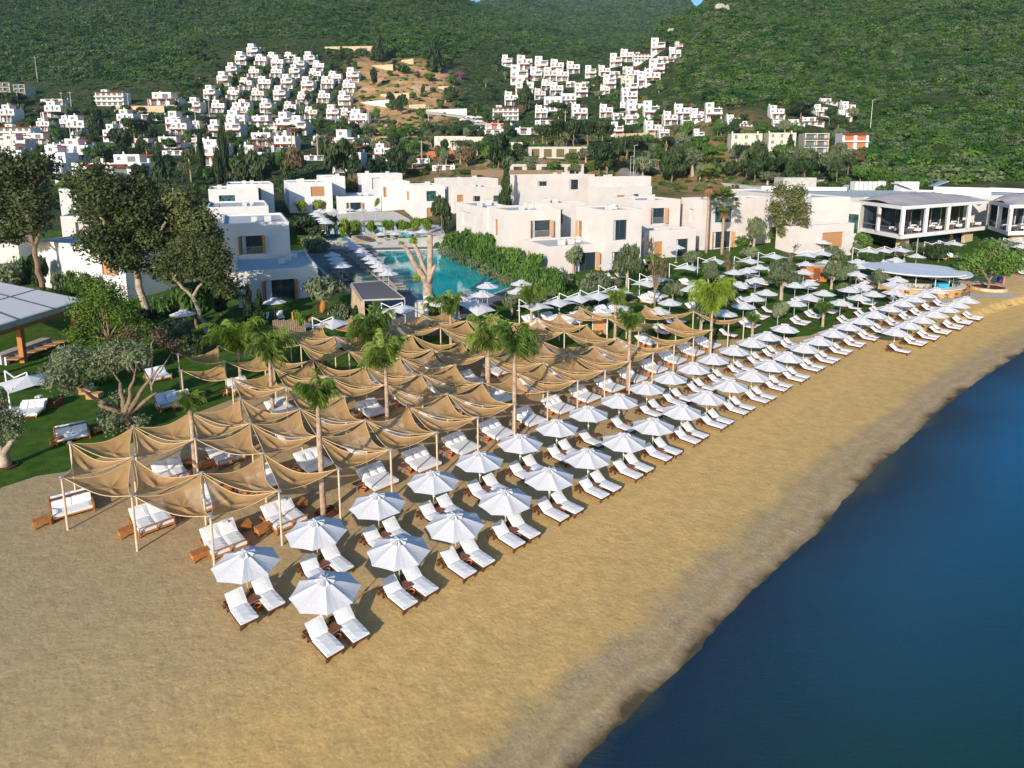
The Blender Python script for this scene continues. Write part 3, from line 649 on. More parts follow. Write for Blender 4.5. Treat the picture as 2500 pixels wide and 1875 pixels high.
def sofa():
    t=thing('garden_sofa',None,'sofa')
    f=MB()
    for s_ in(-1,1):
        f.box(.25*s_ if s_>0 else -1.15,1.15 if s_>0 else -.25,-.95,.95,.2,.28)
        for y in(-.95,.95):
            f.box(min(s_*.3,s_*1.12),max(s_*.3,s_*1.12),y-.03,y+.03,.55,.6)
            f.box(s_*1.09-.04,s_*1.09+.04,y-.04,y+.04,0,.6)
    f.build('frame',M['teak'],t)
    MB().box(-.27,.27,-.98,.98,.1,.82).build('centre_shelf',M['table_top'],t)
    for s_ in(-1,1):
        a,b_=(.30,1.12) if s_>0 else (-1.12,-.30)
        cush(a,b_,-.9,.9,.28,.42).build('seat_cushion',M['cushion'],t)
        for y0,y1 in((-.9,-.01),(.01,.9)):
            c=cush(-.09,.09,y0,y1,0,.48); tf(c,Matrix.Translation((s_*.40,0,.42))@Matrix.Rotation(-s_*.22,4,'Y')).build('back_cushion',M['cushion'],t)
    return reg(t)
def boxtable():
    t=thing('teak_box_table',None,'box table')
    MB().box(-.26,.26,-.40,.40,.36,.43).build('table_top',M['teak'],t)
    MB().box(-.24,.24,-.38,.38,.16,.36).build('apron',M['teak'],t)
    for x in(-.20,.20):
        for y in(-.34,.34): MB().box(x-.04,x+.04,y-.04,y+.04,0,.16).build('leg',M['teak'],t)
    return reg(t)
DB=daybed(); TB=daybed(True); SF=sofa(); BT=boxtable()
def latp(i,j): p=L0+LA*i+LB*j; p.z=T(p.x,p.y); return p
beds=[(0,[(.62,'t'),(1.58,'t')]+[(3.36+.985*k,'b') for k in range(13)]),
 (1,[(.66,'t'),(1.52,'t')]+[(2.50+.985*k,'b') for k in range(9)]+[(12.6,'b'),(13.6,'b'),(14.7,'b')]),
 (2,[(.5,'s'),(2.05,'t'),(3.05,'t')]+[(4.4+.99*k,'b') for k in range(7)]+[(12.3,'b')]),
 (3,[(5.6,'b'),(8.2,'b'),(9.2,'b'),(10.0,'b')]),(4,[(6.5,'t'),(5.1,'t')])]
JO=[.43,1.45,2.5,3.6,5.15]
bn=0
for r_,(j,L_) in enumerate(beds):
    for q,(i,k) in enumerate(L_):
        p=latp(i,JO[j]); nm=f'{nth(q+1)} from the near end, {["front","second","third","fourth","rear"][j]} daybed row'
        if k=='b':
            place(DB,p,RZ+rnd.uniform(-.05,.05),f'white low daybed, {nm}','white daybeds under the sails')
            a=p-AD*1.22-DD*.2; a.z=T(a.x,a.y); place(ST,a,RZ+rnd.uniform(-.1,.1),f'dark table by the daybed {nm}','tables beside the daybeds')
            a=p-AD*1.13+DD*.28; a.z=T(a.x,a.y); place(PT,a,0,f'orange pot by the daybed {nm}','pots beside the daybeds')
        elif k=='t':
            place(TB,p,RZ+rnd.uniform(-.05,.05),f'teak double daybed with arm rail, {nm}','teak daybeds under the sails')
            a=p-AD*1.22+DD*.25; a.z=T(a.x,a.y); place(BT,a,RZ+math.pi/2*0+rnd.uniform(-.05,.05),f'teak box nearer the camera, daybed {nm}','teak box tables')
            a=p+AD*1.25-DD*.75; a.z=T(a.x,a.y); place(BT,a,RZ+rnd.uniform(-.1,.1),f'teak box behind the daybed {nm}','teak box tables')
        else:
            place(SF,p,RZ-.1,'back to back teak sofa with white cushions under the leftmost sail','teak garden sofas')
            a=p-AD*1.5+DD*.9; a.z=T(a.x,a.y); place(BT,a,RZ,'low teak box table at the left corner beside the sofa','teak box tables')
p=gp(176,1066); place(SF,p,RZ-.1,'back to back teak sofa standing on the open lawn left of the sails','teak garden sofas')
for q,lab in(((140,1085),'dark box table in front of the sofa on the open lawn'),((245,1055),'dark box table behind the sofa on the open lawn')):
    place(BT,gp(*q),RZ,lab,'teak box tables')
for q,lab in(((412,990),'teak daybed on the lawn beside the big spreading olive tree'),((385,925),'teak daybed on the lawn behind the big spreading olive tree')):
    place(TB,gp(*q),RZ,lab,'teak daybeds on the lawn')
place(DB,gp(75,1012),RZ-.5,'white daybed on the lawn under the leftmost square parasol','white daybeds on the lawn')
# round planted bed rings at palm feet
def bedring(px,py,lab):
    p=gp(px,py); t=thing('planting_bed',lab,'planting bed',p,0,'round mulch beds at the palm feet')
    MB().lathe([(.62,0),(.66,.10),(.58,.12),(.55,.06)],20,close=False).build('rim',M['dark_wood'],t)
    MB().lathe([(.001,.09),(.3,.1),(.56,.06)],20,close=False).build('soil',M['soil'],t,smooth=True)
bedring(797,1253,'round mulch bed around the palm foot nearest the water left of the umbrellas')
bedring(1527,955,'round mulch bed with a palm in the gap right of the sails')
bedring(15,1140,'round mulch bed around the stout olive trunk on the left lawn')
# ================================================================ PLANTS
M['fern']=leafmat('fern',(.05,.11,.012),(.20,.27,.035))
def npmesh(name,V,F,m,smooth=False):
    me=bpy.data.meshes.new(name); nv,nf,k=len(V),len(F),F.shape[1]
    me.vertices.add(nv); me.vertices.foreach_set('co',V.astype(np.float32).ravel())
    me.loops.add(nf*k); me.loops.foreach_set('vertex_index',F.astype(np.int32).ravel())
    me.polygons.add(nf); me.polygons.foreach_set('loop_start',np.arange(nf,dtype=np.int32)*k); me.polygons.foreach_set('loop_total',np.full(nf,k,dtype=np.int32))
    me.materials.append(m); me.update(calc_edges=True); me.validate(); 
    return me
def leaves(seed,blobs,n,leaf,droop=.0,asp=1.7,shell=.55,up=.4):
    """n leaf clumps spread over the volume of several ellipsoid blobs (cx,cy,cz,rx,ry,rz)"""
    r=np.random.RandomState(seed); B=np.array(blobs,float); vol=(B[:,3]*B[:,4]*B[:,5])**.67; pk=r.choice(len(B),n,p=vol/vol.sum())
    d=r.normal(size=(n,3)); d/=np.linalg.norm(d,axis=1)[:,None]
    q=(shell+(1-shell)*r.rand(n))*(1+.10*r.randn(n)); q[r.rand(n)<.15]*=.6
    lump=1+.16*np.sin(d[:,0]*5+pk)*np.sin(d[:,1]*6+pk*2)+.1*np.sin(d[:,2]*9+pk)
    P=B[pk,:3]+d*B[pk,3:]*(q*lump)[:,None]
    N=d*.9+r.normal(size=(n,3))*.75; N[:,2]+=up; N/=np.linalg.norm(N,axis=1)[:,None]
    t=np.cross(N,r.normal(size=(n,3))); t[:,2]-=droop; t/=np.linalg.norm(t,axis=1)[:,None]; b_=np.cross(N,t); b_/=np.linalg.norm(b_,axis=1)[:,None]
    s_=leaf*(.6+.8*r.rand(n))[:,None]; t=t*s_*asp; b_=b_*s_
    V=np.stack([P-t,P+b_*.8-t*.1,P+t,P-b_*.8+t*.15],1).reshape(-1,3)
    F=np.arange(4*n).reshape(n,4)
    return V,F
def crownmesh(name,seed,blobs,n,leaf,m,core=.55,**k):
    V,F=leaves(seed,blobs,n,leaf,**k)
    return npmesh(name,V,F,m)
def obj(name,me,parent=None):
    o=bpy.data.objects.new(name,me); COL.objects.link(o)
    if parent: o.parent=parent
    return o
def limb(mb,a,b,r0,r1,rr,n=6,seg=5,wob=.12):
    a=Vector(a);b=Vector(b);L_=(b-a).length; pts=[];rad=[]
    for k in range(seg+1):
        t=k/seg; p=a.lerp(b,t); 
        if 0<k<seg: p+=Vector((rr.uniform(-1,1),rr.uniform(-1,1),rr.uniform(-.5,.5)))*wob*L_*.5
        pts.append(p); rad.append(r0+(r1-r0)*t)
    mb.tube(pts,rad,n); return pts
def rblobs(seed,k,R0,z0,z1,r0,r1,flat=.7):
    rr=random.Random(seed); o=[]
    for i in range(k):
        a=rr.uniform(0,6.28); d=R0*math.sqrt(rr.uniform(0,1)); r=rr.uniform(r0,r1); z=rr.uniform(z0,z1)
        o.append((math.cos(a)*d,math.sin(a)*d,z,r,r,r*flat*rr.uniform(.8,1.1)))
    return o
def proto_tree(kind,seed):
    """unit tree: radius 1, height 1 ; scaled per instance"""
    rr=random.Random(seed); t=thing({'olive':'olive_tree','broad':'leafy_tree','pine':'pine_tree','conifer':'conifer_tree','cypress':'cypress_tree','round':'round_tree','bush':'garden_bush','dark':'dark_tree','bare':'bare_tree','lime':'citrus_tree','brown':'dry_tree','purple':'blossom_tree','hedge':'hedge_bush','grey':'grey_bush'}[kind],None,'bush' if kind in('bush','hedge','grey') else 'tree')
    mt={'olive':'olive_leaf','broad':'green_leaf','pine':'dark_leaf','conifer':'dark_leaf','cypress':'dark_leaf','round':'olive_leaf','bush':'green_leaf','dark':'dark_leaf','bare':'brown_leaf','lime':'lime_leaf','brown':'brown_leaf','purple':'purple_leaf','hedge':'green_leaf','grey':'olive_leaf'}[kind]
    z0=.3; n=1500; leaf=.075
    if kind in('olive','round'): bl=rblobs(seed,9,.62,.48,.82,.30,.45,.42)+[(0,0,.65,.55,.55,.24)]; n=2600; leaf=.052
    elif kind in('broad','lime','purple','brown'): bl=rblobs(seed,9,.6,.38,.82,.32,.5,.36)+[(0,0,.6,.6,.6,.3)]; n=2000; leaf=.075
    elif kind=='pine': bl=rblobs(seed,9,.7,.62,.86,.3,.42,.3)+[(0,0,.74,.7,.7,.18)]; n=2200; leaf=.06
    elif kind=='dark': bl=rblobs(seed,10,.55,.3,.85,.35,.5,.33); n=2200; leaf=.07
    elif kind=='conifer': bl=[(rr.uniform(-.12,.12),rr.uniform(-.12,.12),.12+.8*k/9,(1-.82*k/9)*.75,(1-.82*k/9)*.75,.10) for k in range(10)]; n=2000; leaf=.06
    elif kind=='cypress': bl=[(rr.uniform(-.08,.08),rr.uniform(-.08,.08),.06+.86*k/9,.9*math.sin(math.pi*(.16+.8*k/9))**.6,.9*math.sin(math.pi*(.16+.8*k/9))**.6,.09) for k in range(10)]; n=1500; leaf=.10
    elif kind in('bush','hedge','grey'): bl=rblobs(seed,8,.55,.25,.62,.34,.5,.6)+[(0,0,.35,.75,.75,.45)]; n=2200; leaf=.06
    else: bl=rblobs(seed,6,.6,.5,.9,.2,.4,.4); n=260; leaf=.03
    tr=MB()
    if kind in('olive','round','broad','lime','purple','brown','dark','bare'):
        th=.06 if kind!='olive' else .11
        hf=.34 if kind!='bare' else .25
        limb(tr,(0,0,-.05),(rr.uniform(-.05,.05),0,hf),th,th*.75,rr)
        for k in range(5 if kind!='bare' else 14):
            b=bl[k%len(bl)]; e=(b[0]*.8+rr.uniform(-.1,.1),b[1]*.8+rr.uniform(-.1,.1),b[2]+.02)
            limb(tr,(0,0,hf*.95),e,th*.55,th*.12,rr,5)
    elif kind=='pine':
        limb(tr,(0,0,-.05),(0,0,.62),.07,.05,rr)
        for k in range(5): b=bl[k]; limb(tr,(0,0,.55),(b[0]*.8,b[1]*.8,b[2]),.035,.012,rr,5)
    else: limb(tr,(0,0,-.05),(0,0,.8),.05,.015,rr,wob=.02)
    tr.build('trunk',M['bark_pale'] if kind in('olive','round') else M['bark'],t)
    obj('crown',crownmesh('crown',seed,bl,n,leaf,M[mt],shell=.45 if kind!='cypress' else .75),t)
    return reg(t)
PT_={}
for k,c in (('olive',3),('broad',3),('pine',2),('conifer',2),('cypress',1),('round',2),('bush',2),('dark',3),('bare',1),('lime',2),('brown',2),('purple',1),('hedge',2),('grey',2)):
    PT_[k]=[proto_tree(k,100*i+sum(map(ord,k))) for i in range(c)]
def tree(kind,px,py,wpx,hpx,label,group=None):
    """base pixel, crown width and whole height in photo pixels"""
    p=gp(px,py); k=FP/depth(p); pr=PT_[kind]; pr=pr[(int(px*7+py))%len(pr)]
    return place(pr,p,rnd.uniform(0,6.28),label,group,scale=(wpx/k/2,wpx/k/2,hpx/k))
# feather palm and fan palm crowns (metres)
def frond(V,F,a,el,L_,nl,ll,rr,droop=1.25):
    """arched rachis with hanging leaflets"""
    p=np.array([0,0,0.0]); dirh=np.array([math.cos(a),math.sin(a),0]); e=el; pts=[p.copy()]; 
    for k in range(nl): 
        e-=droop*(.1+2.6*(k/nl)**1.6)/nl*1.25; p=p+(dirh*math.cos(e)+np.array([0,0,math.sin(e)]))*L_/nl; pts.append(p.copy())
    side=np.array([-math.sin(a),math.cos(a),0])
    for k in range(nl):
        q0,q1=pts[k],pts[k+1]; i=len(V); wv=side*.012*(1-k/nl)+side*.004
        V+= [q0-wv,q0+wv,q1+wv*.8,q1-wv*.8]; F.append((i,i+1,i+2,i+3))
        if k<1: continue
        t_=(q1-q0)/np.linalg.norm(q1-q0); f_=math.sin(math.pi*min(1,.18+.82*k/nl))**.6
        for s_ in(-1,1):
            for h_ in(.0,.5):
                b_=q0+(q1-q0)*h_; l=ll*f_*rr.uniform(.8,1.15); dn=rr.uniform(-.1,1.5)
                d=side*s_*rr.uniform(.3,1.0)+t_*rr.uniform(.3,1.0)-np.array([0,0,dn]); d/=np.linalg.norm(d); m_=b_+d*l*.55; tip=b_+d*l-np.array([0,0,.22*l]); w_=t_*.012
                i=len(V); V+= [b_-w_,b_+w_,m_+w_*1.1,tip]; F.append((i,i+1,i+2,i+3))
def feather(seed,L_=1.5,n=12,mt='palm_leaf'):
    rr=random.Random(seed); V=[];F=[]
    for k in range(n):
        frond(V,F,k*2.4+rr.uniform(-.2,.2),R(rr.choice([rr.uniform(62,88),rr.uniform(35,82)])),L_*rr.uniform(.85,1.25),18,.5,rr,droop=rr.uniform(1.4,2.6))
    return npmesh('crown',np.array(V),np.array(F),M[mt])
def fan(seed,n=34,R_=1.0,dead=False):
    rr=random.Random(seed); V=[];F=[]
    for k in range(n):
        a=rr.uniform(0,6.28); el=R(rr.uniform(-25,80)) if not dead else R(rr.uniform(-88,-55)); st=R_*rr.uniform(.55,.8) if not dead else R_*.35
        d=np.array([math.cos(a)*math.cos(el),math.sin(a)*math.cos(el),math.sin(el)]); c=d*st; sd_=np.array([-math.sin(a),math.cos(a),0]); up=np.cross(d,sd_)
        i=len(V); V+= [d*.05-sd_*.02,d*.05+sd_*.02,c+sd_*.02,c-sd_*.02]; F.append((i,i+1,i+2,i+3))
        for j in range(11):
            g=R(-75+150*j/10); v=d*math.cos(g)+sd_*math.sin(g); l=R_*.5*rr.uniform(.85,1.1); w_=(-d*math.sin(g)+sd_*math.cos(g))*.05*R_; tip=c+v*l-np.array([0,0,.15*R_*abs(math.sin(g))+.08])
            i=len(V); V+= [c,c+v*l*.5-w_,tip,c+v*l*.5+w_]; F.append((i,i+1,i+2,i+3))
    return npmesh('crown' if not dead else 'dead_fronds',np.array(V),np.array(F),M['fan_leaf' if not dead else 'fan_dead'])
FE_=[feather(3),feather(8),feather(21)]; FE_Y=feather(5,1.9,20,'lime_leaf'); FANM=[fan(2),fan(7)]; FAND=fan(4,26,1.0,True)
def palm(px,py,ytop,wpx,label,group,lean=0,kind='feather',hi=None,mesh=None):
    p=gp(px,py); k=FP/depth(p); h=(py-ytop)/k*.99; s_=wpx/k/2
    t=thing('feather_palm' if kind=='feather' else 'fan_palm',label,'palm tree',p,rnd.uniform(0,6.28) if lean==0 else 0,group)
    r0=.15 if kind=='feather' else .22
    mb=MB(); seg=9; pts=[(lean*(q/seg)**1.5,0,-.1+(h+.1)*q/seg) for q in range(seg+1)]; rad=[r0*(1.15-.35*q/seg)*(1.0+.07*(q%2)) for q in range(seg+1)]; rad[-1]*=.8
    mb.tube(pts,rad,8).build('trunk',M['palm_trunk'],t,smooth=True)
    if kind=='feather':
        MB().tube([(lean,0,h-.7*s_/1.5),(lean,0,h+.1)],[r0*.95,r0*.5],7).build('crownshaft',M['cut_wood'],t,smooth=True)
        cr=obj('crown',mesh or FE_[int(px)%3],t); cr.location=(lean,0,h); q=s_/1.1; cr.scale=(q,q,q*(hi or 1.45))
    else:
        cr=obj('crown',FANM[int(px)%2],t); cr.location=(lean,0,h); q=s_/1.15; cr.scale=(q,q,q)
        d=obj('dead_fronds',FAND,t); d.location=(lean,0,h-.1*q); d.scale=(q*.6,q*.6,q*1.1)
    return t
G='feather palms standing among the shade sails'
for px,py,yt,wp,lab in [
 (481,1180,985,70,'slim feather palm with sparse drooping crown in the leftmost sail gap'),
 (790,1258,975,112,'feather palm nearest the camera, foot in a mulch ring beside the umbrellas'),
 (947,1056,880,112,'tall feather palm rising through the centre of the sail field'),
 (1193,985,838,112,'feather palm behind and left of the tallest one near the sail edge'),
 (1256,1066,848,112,'tallest feather palm at the seaward edge of the sails'),
 (667,1012,868,112,'feather palm with fine spiky crown on the left of the sail field'),
 (914,908,822,118,'dense feather palm at the back beside the upper end of the pool pergola'),
 (1101,848,760,72,'small feather palm in front of the big pruned tree'),
 (1297,800,737,72,'feather palm at the rear corner right of the pool'),
 (1501,832,737,56,'thin feather palm left of a close pair on the back lawn'),
 (1533,955,795,66,'thin feather palm right of a close pair, foot in a mulch ring'),
 (2008,798,760,44,'short stubby palm on the open right lawn'),
 (1836,822,785,34,'little palm beside the path at the last sail')]:
    palm(px,py,yt,wp,lab,G)
palm(588,932,850,125,'broad yellow green feather palm at the left rear of the sails',G,mesh=FE_Y,hi=1.0)
palm(1733,866,755,92,'lime green feather palm beside the last sail poles',G,mesh=FE_Y)
G2='fan palms rising among the villas'
palm(1477,500,447,74,'fan palm rising behind the villa roof',G2,kind='fan')
palm(1724,618,440,84,'taller left of two fan palms in front of the villas',G2,kind='fan')
palm(1762,622,494,84,'shorter right of two fan palms in front of the villas',G2,kind='fan')
palm(1070,790,768,80,'shaggy young palm at the foot of the big pruned tree',G2,mesh=FE_[0])
# explicit garden trees: kind, base, crown width, height (px), label
for a in [
 ('round',790,762,140,100,'round flat topped leafy tree beside the pool pergola'),
 ('lime',733,812,28,58,'tiny lollipop tree beside the orange garden chair'),
 ('conifer',610,800,50,110,'thin feathery tree left of the two by the white villa door'),
 ('conifer',635,802,55,95,'thin feathery tree right of the two by the white villa door'),
 ('olive',1530,712,80,125,'upright olive tree in front of the two storey villa'),
 ('bare',1598,750,95,175,'sparse tall thin leaved tree leaning over square parasols'),
 ('round',1642,742,66,62,'low round olive between a sparse tree and white umbrellas'),
 ('olive',1712,808,78,78,'round olive with thick split trunk behind the last sails'),
 ('olive',1728,702,50,70,'small olive behind the lime green palm'),
 ('olive',1690,655,56,50,'small olive in the back row nearest the fan palms'),
 ('bare',1775,690,70,85,'half bare pale tree on the back lawn'),
 ('dark',1773,748,55,62,'dark leafy bush tree right of the lime green palm'),
 ('olive',1830,640,60,40,'flat grey green tree behind the back lawn umbrellas'),
 ('round',1415,775,70,48,'low spreading grey bush behind the sails'),
 ('olive',1908,732,88,100,'big forked olive tree in the middle of the right lawn'),
 ('round',1898,795,46,64,'small round headed olive near the beach path'),
 ('olive',2030,706,62,70,'broad pale olive in the centre of the right lawn'),
 ('olive',2060,735,46,50,'dark olive just in front of the pale broad one'),
 ('olive',2075,690,56,52,'olive with twin heads behind the right lawn umbrellas'),
 ('dark',2128,675,38,58,'narrow dark tree between back lawn umbrellas'),
 ('olive',2145,710,52,60,'rounded olive left of the beach bar'),
 ('olive',2040,660,66,60,'silvery olive near the back row of umbrellas'),
 ('olive',2093,630,34,38,'small rounded olive in front of the restaurant terrace'),
 ('olive',2207,635,40,48,'small grey olive below the restaurant'),
 ('bare',1930,655,60,60,'twiggy pale tree left of the parasols'),
 ('lime',2160,655,0,0,''),
 ('dark',2290,640,70,46,'dark bush cluster behind the beach bar'),
 ('bush',2175,600,85,66,'green bush beneath the restaurant corner'),
 ('conifer',2166,600,34,62,'pointed small cypress beneath the restaurant corner'),
 ('bush',2110,602,50,44,'rounded bush left of the restaurant'),
 ('grey',2450,620,90,44,'grey green bush on the far right below the restaurant'),
 ('brown',2190,690,26,28,'small rusty brown shrub on the lawn'),
 ('lime',735,525,32,36,'first small citrus tree beside the upper pool'),
 ('lime',778,520,26,34,'second small citrus tree beside the upper pool'),
 ('lime',813,515,24,28,'third small citrus tree beside the upper pool'),
 ('lime',865,516,20,30,'fourth small citrus tree beside the upper pool'),
 ('lime',918,514,26,34,'last small citrus tree of the row beside the upper pool'),
 ('lime',843,592,38,62,'tall lime green shrub in front of the upper pool'),
 ('lime',868,590,30,54,'shrub just right of the tall lime green one'),
 ('lime',907,576,30,40,'loose small tree left of centre at the pool terrace'),
 ('lime',948,572,36,36,'airy lime tree at the centre of the pool terrace'),
 ('lime',985,570,40,34,'wide lime bush on the pool terrace'),
 ('lime',1016,570,30,40,'left of two dense shrubs by the villa at the terrace'),
 ('lime',1044,572,30,42,'right of two dense shrubs by the villa at the terrace'),
 ('dark',770,590,130,70,'dark green hedge tree mass left of the pool'),
 ('grey',772,615,78,48,'round silvery bush beside the pool deck'),
 ('dark',1080,570,60,95,'dark shrub against the pink villa corner'),
 ('brown',1130,770,40,60,'wispy grassy clump by the pool steps'),
 ('olive',1250,770,70,62,'feathery bush below the pool end'),
 ('grey',835,790,60,60,'pale twiggy bush in front of the pergola wall'),
 ('dark',880,790,70,50,'low dark shrub beside the stone pergola wall'),
 ('dark',595,745,70,70,'deep green shrub at the left villa corner'),
 ('broad',480,800,120,120,'dark shrub mass beneath the pale eucalyptus'),
 ('conifer',1235,520,50,125,'sparse conifer rising behind the pink villa'),
 ('dark',1217,420,70,95,'tall leafy dark tree behind the villas'),
 ('bare',1070,448,32,62,'leafless tree behind the villas above the pool'),
 ('bush',1420,565,30,16,'low hedge planted on a villa roof terrace'),
 ('grey',1365,700,70,56,'grey bush by the low villa corner'),
 ('olive',1400,668,60,75,'tall spiky shrub in front of the low villa'),
 ('grey',1450,715,90,62,'brownish grey shrub by the villa terrace'),
 ('bush',1430,735,110,40,'wide green bush behind the square parasols'),
 ('olive',1840,610,60,90,'leafy tree left of the tall eucalyptus pair'),
 ]:
    if a[3]: tree(*a)
# hedge along the right side of the pool
hd=[(1080,620),(1102,628),(1125,640),(1150,650),(1175,664),(1200,676),(1224,690),(1250,700),(1275,716),(1300,728),(1335,732)]
for i,(x,y) in enumerate(hd):
    tree('hedge' if i%3 else 'bush',x+22,y+4,62,66+(i%3)*7,f'green hedge bush, {nth(i+1)} from the far end beside the pool','hedge bushes along the pool')
    tree('grey',x+8,y+8,40,34,f'low grey shrub, {nth(i+1)} from the far end at the pool edge','low grey shrubs along the pool edge')
for i,(x,y,w_,h_) in enumerate([(1345,690,70,46),(1385,740,60,36),(1310,745,66,44),(1480,745,60,30),(1540,735,60,26),(1600,650,60,40),(1660,610,70,36),(1810,600,60,34),(1500,700,50,24),(1950,600,60,30),(2000,650,60,24),(2080,610,44,26),(2240,612,60,26),(2360,640,70,26),(1350,770,50,24),(1880,590,50,46)]):
    tree('bush' if i%2 else 'grey',x,y,w_,h_,f'garden bush, {nth(i+1)} of the planting between the villas and the parasols','bushes between villas and parasols')
for i,(x,y,w_,h_) in enumerate([(110,712,50,90),(150,720,44,70),(185,725,46,84),(215,735,40,70),(20,700,90,70),(60,690,70,80),(330,830,120,80),(420,850,110,80),(390,770,100,60),(470,870,90,60),(130,935,110,60),(60,945,110,44),(540,770,50,50),(330,905,90,70),(240,935,90,50)]):
    tree(['dark','grey','bush'][i%3],x,y,w_,h_,f'shrub, {nth(i+1)} of the dense planting around the left pavilion','shrubs around the left pavilion')
for i,(x,y) in enumerate(hd[:-1]):
    tree('broad' if i%2 else 'hedge',x+48,y-8,66,62+(i%4)*6,f'tall rear hedge bush, {nth(i+1)} from the far end against the villa','rear hedge bushes by the villa')
    tree('hedge',x+34,y-16,50,40,f'inner hedge bush, {nth(i+1)} from the far end beside the pool','inner hedge bushes by the pool')
# ---- big individual trees
def bigtree(name,label,px,py,limbs,blobs,n,leaf,lm,bm,r0,cat='tree',shell=.35,yspread=.6):
    """limbs / blobs given as photo pixels relative to the foot: x right, y up; real depth spread added"""
    p=gp(px,py); k=FP/depth(p); rr=random.Random(int(px)); t=thing(name,label,cat,p)
    mb=MB(); ends={}
    for nm,fr,(x,y,d),r in limbs:
        a=ends[fr][0] if fr else Vector((0,0,-.2)); ra=ends[fr][1] if fr else r0
        b=Vector((x/k,d,y/k)); limb(mb,a,b,ra,r,rr,8,6,.07); ends[nm]=(b,r)
    bl=[]
    for (x,y,d,r,f) in blobs:
        bl.append((x/k,d,y/k,r/k,r/k*.9,r/k*f))
        q=min(ends.values(),key=lambda e:(e[0]-Vector((x/k,d,y/k))).length)
        limb(mb,q[0],(x/k,d,y/k),q[1]*.7,.02,rr,5,5,.12)
        for _ in range(3):
            c=Vector((x/k,d,y/k))+Vector((rr.uniform(-1,1),rr.uniform(-1,1),rr.uniform(-.6,.9)))*r/k*.8; limb(mb,q[0].lerp(c,.45),c,q[1]*.35,.01,rr,4,4,.12)
    mb.build('trunk',M[bm],t,smooth=True)
    obj('crown',crownmesh('crown',int(px)+9,bl,n,leaf,M[lm],shell=shell),t)
    return t
bigtree('eucalyptus_tree','huge dark eucalyptus left of the white villa',368,800,[('a',None,(-25,150,0),.34),('b','a',(-95,290,-.6),.2),('c','a',(-30,250,.8),.18),('d','a',(60,260,0),.14)],
 [(-100,350,0,66,.75),(-55,320,-1.5,62,.8),(-115,290,1,55,.8),(-40,250,1.5,66,.8),(-70,220,-2,58,.8),(5,290,-.5,58,.8),(15,220,1,60,.8),(-95,230,2,50,.7),(-25,180,-1.5,50,.8),(-10,345,1,40,.7),(40,150,0,40,.8),(-60,165,1,40,.6)],34000,.13,'euc_leaf','bark_pale',.42)
bigtree('eucalyptus_tree','dark eucalyptus crown between the huge one and the villa',450,790,[('a',None,(5,160,0),.2),('b','a',(10,230,.4),.12)],
 [(15,290,0,58,.8),(55,250,-.5,50,.8),(-5,240,.8,48,.8),(50,200,0,46,.9),(80,215,.5,30,.9),(10,190,.5,50,.8)],14000,.125,'euc_leaf','bark',.26)
bigtree('eucalyptus_tree','eucalyptus with pale forked trunk beside the villa lawn',512,815,[('a',None,(-34,92,0),.2),('b','a',(-72,140,-.3),.13),('c','a',(-10,130,.4),.11)],
 [(-35,220,0,44,.8),(-70,180,-.8,40,.8),(-5,195,.8,46,.9),(25,160,0,42,.9),(-80,140,.6,30,.9),(18,215,-.5,36,.8),(40,115,.8,36,.9),(-20,165,-.6,40,.8),(35,190,.5,34,.8)],17000,.095,'euc_leaf','bark_pale',.27)
bigtree('eucalyptus_tree','tall dark yellow topped tree at the left photo edge',105,720,[('a',None,(-5,120,0),.28),('b','a',(-30,220,0),.18),('c','a',(20,210,.5),.15)],
 [(-50,300,0,62,.8),(10,310,1,50,.8),(-95,280,-1,46,.8),(-30,240,1,60,.8),(20,230,-1,48,.8),(-80,215,0,52,.8),(-10,180,0,50,.7),(-70,150,.5,44,.7),(-100,330,.5,40,.8)],22000,.145,'euc_leaf','bark',.36)
bigtree('olive_tree','big spreading many stemmed olive tree on the left lawn',320,1052,[('a',None,(-10,40,0),.24),('b','a',(-60,75,-.5),.12),('c','a',(-20,120,.3),.1),('d','a',(60,90,.6),.08),('e','a',(-120,110,0),.06),('f','a',(30,150,-.3),.06),('g','a',(80,160,.3),.05)],
 [(-150,150,0,48,.7),(-165,178,.8,34,.7),(-110,195,-.5,44,.7),(-60,185,.5,44,.7),(-15,205,0,40,.7),(40,205,-.5,36,.7),(-165,130,-.4,32,.6),(-140,110,.6,36,.6),(-80,150,1,40,.6),(-38,70,.9,30,.8),(-30,30,-.6,34,1.0),(20,18,.3,26,.8),(-60,40,0,22,.9)],12500,.065,'olive_leaf','bark',.30,shell=.2)
bigtree('bare_tree','tangle of pale bare stems right of the spreading olive tree',385,1000,[('a',None,(-10,60,0),.07),('b','a',(-45,180,0),.04),('c','a',(40,140,.3),.04),('d','a',(5,170,-.3),.035)],
 [(-45,190,0,34,.7),(10,185,.5,34,.7),(50,160,0,36,.5),(80,140,.3,30,.4)],1500,.06,'brown_leaf','bark_pale',.09,shell=.1)
bigtree('olive_tree','stout pollarded olive tree at the left photo edge',14,1140,[('a',None,(0,38,0),.26),('b','a',(-22,70,0),.1),('c','a',(26,72,.2),.1)],
 [(-12,120,0,40,.85),(22,115,.3,34,.85),(-2,155,-.2,34,.8),(30,85,0,22,.8),(0,90,.5,34,.8),(5,185,0,24,.8)],6500,.05,'olive_leaf','bark_pale',.34,shell=.2)
bigtree('eucalyptus_tree','tall airy eucalyptus with pale trunks before the restaurant',1916,612,[('a',None,(10,60,0),.14),('b','a',(22,110,.3),.1),('c','a',(-25,100,0),.1)],
 [(-20,145,0,24,.9),(25,140,1,26,.9),(-30,105,0,24,.9),(30,100,0,28,.9),(5,120,-1,26,.9),(-15,75,.5,24,.9),(40,70,0,20,.9),(10,80,1,20,.9),(-5,50,0,20,.8)],9000,.13,'euc_leaf','bark_pale',.22,shell=.15)
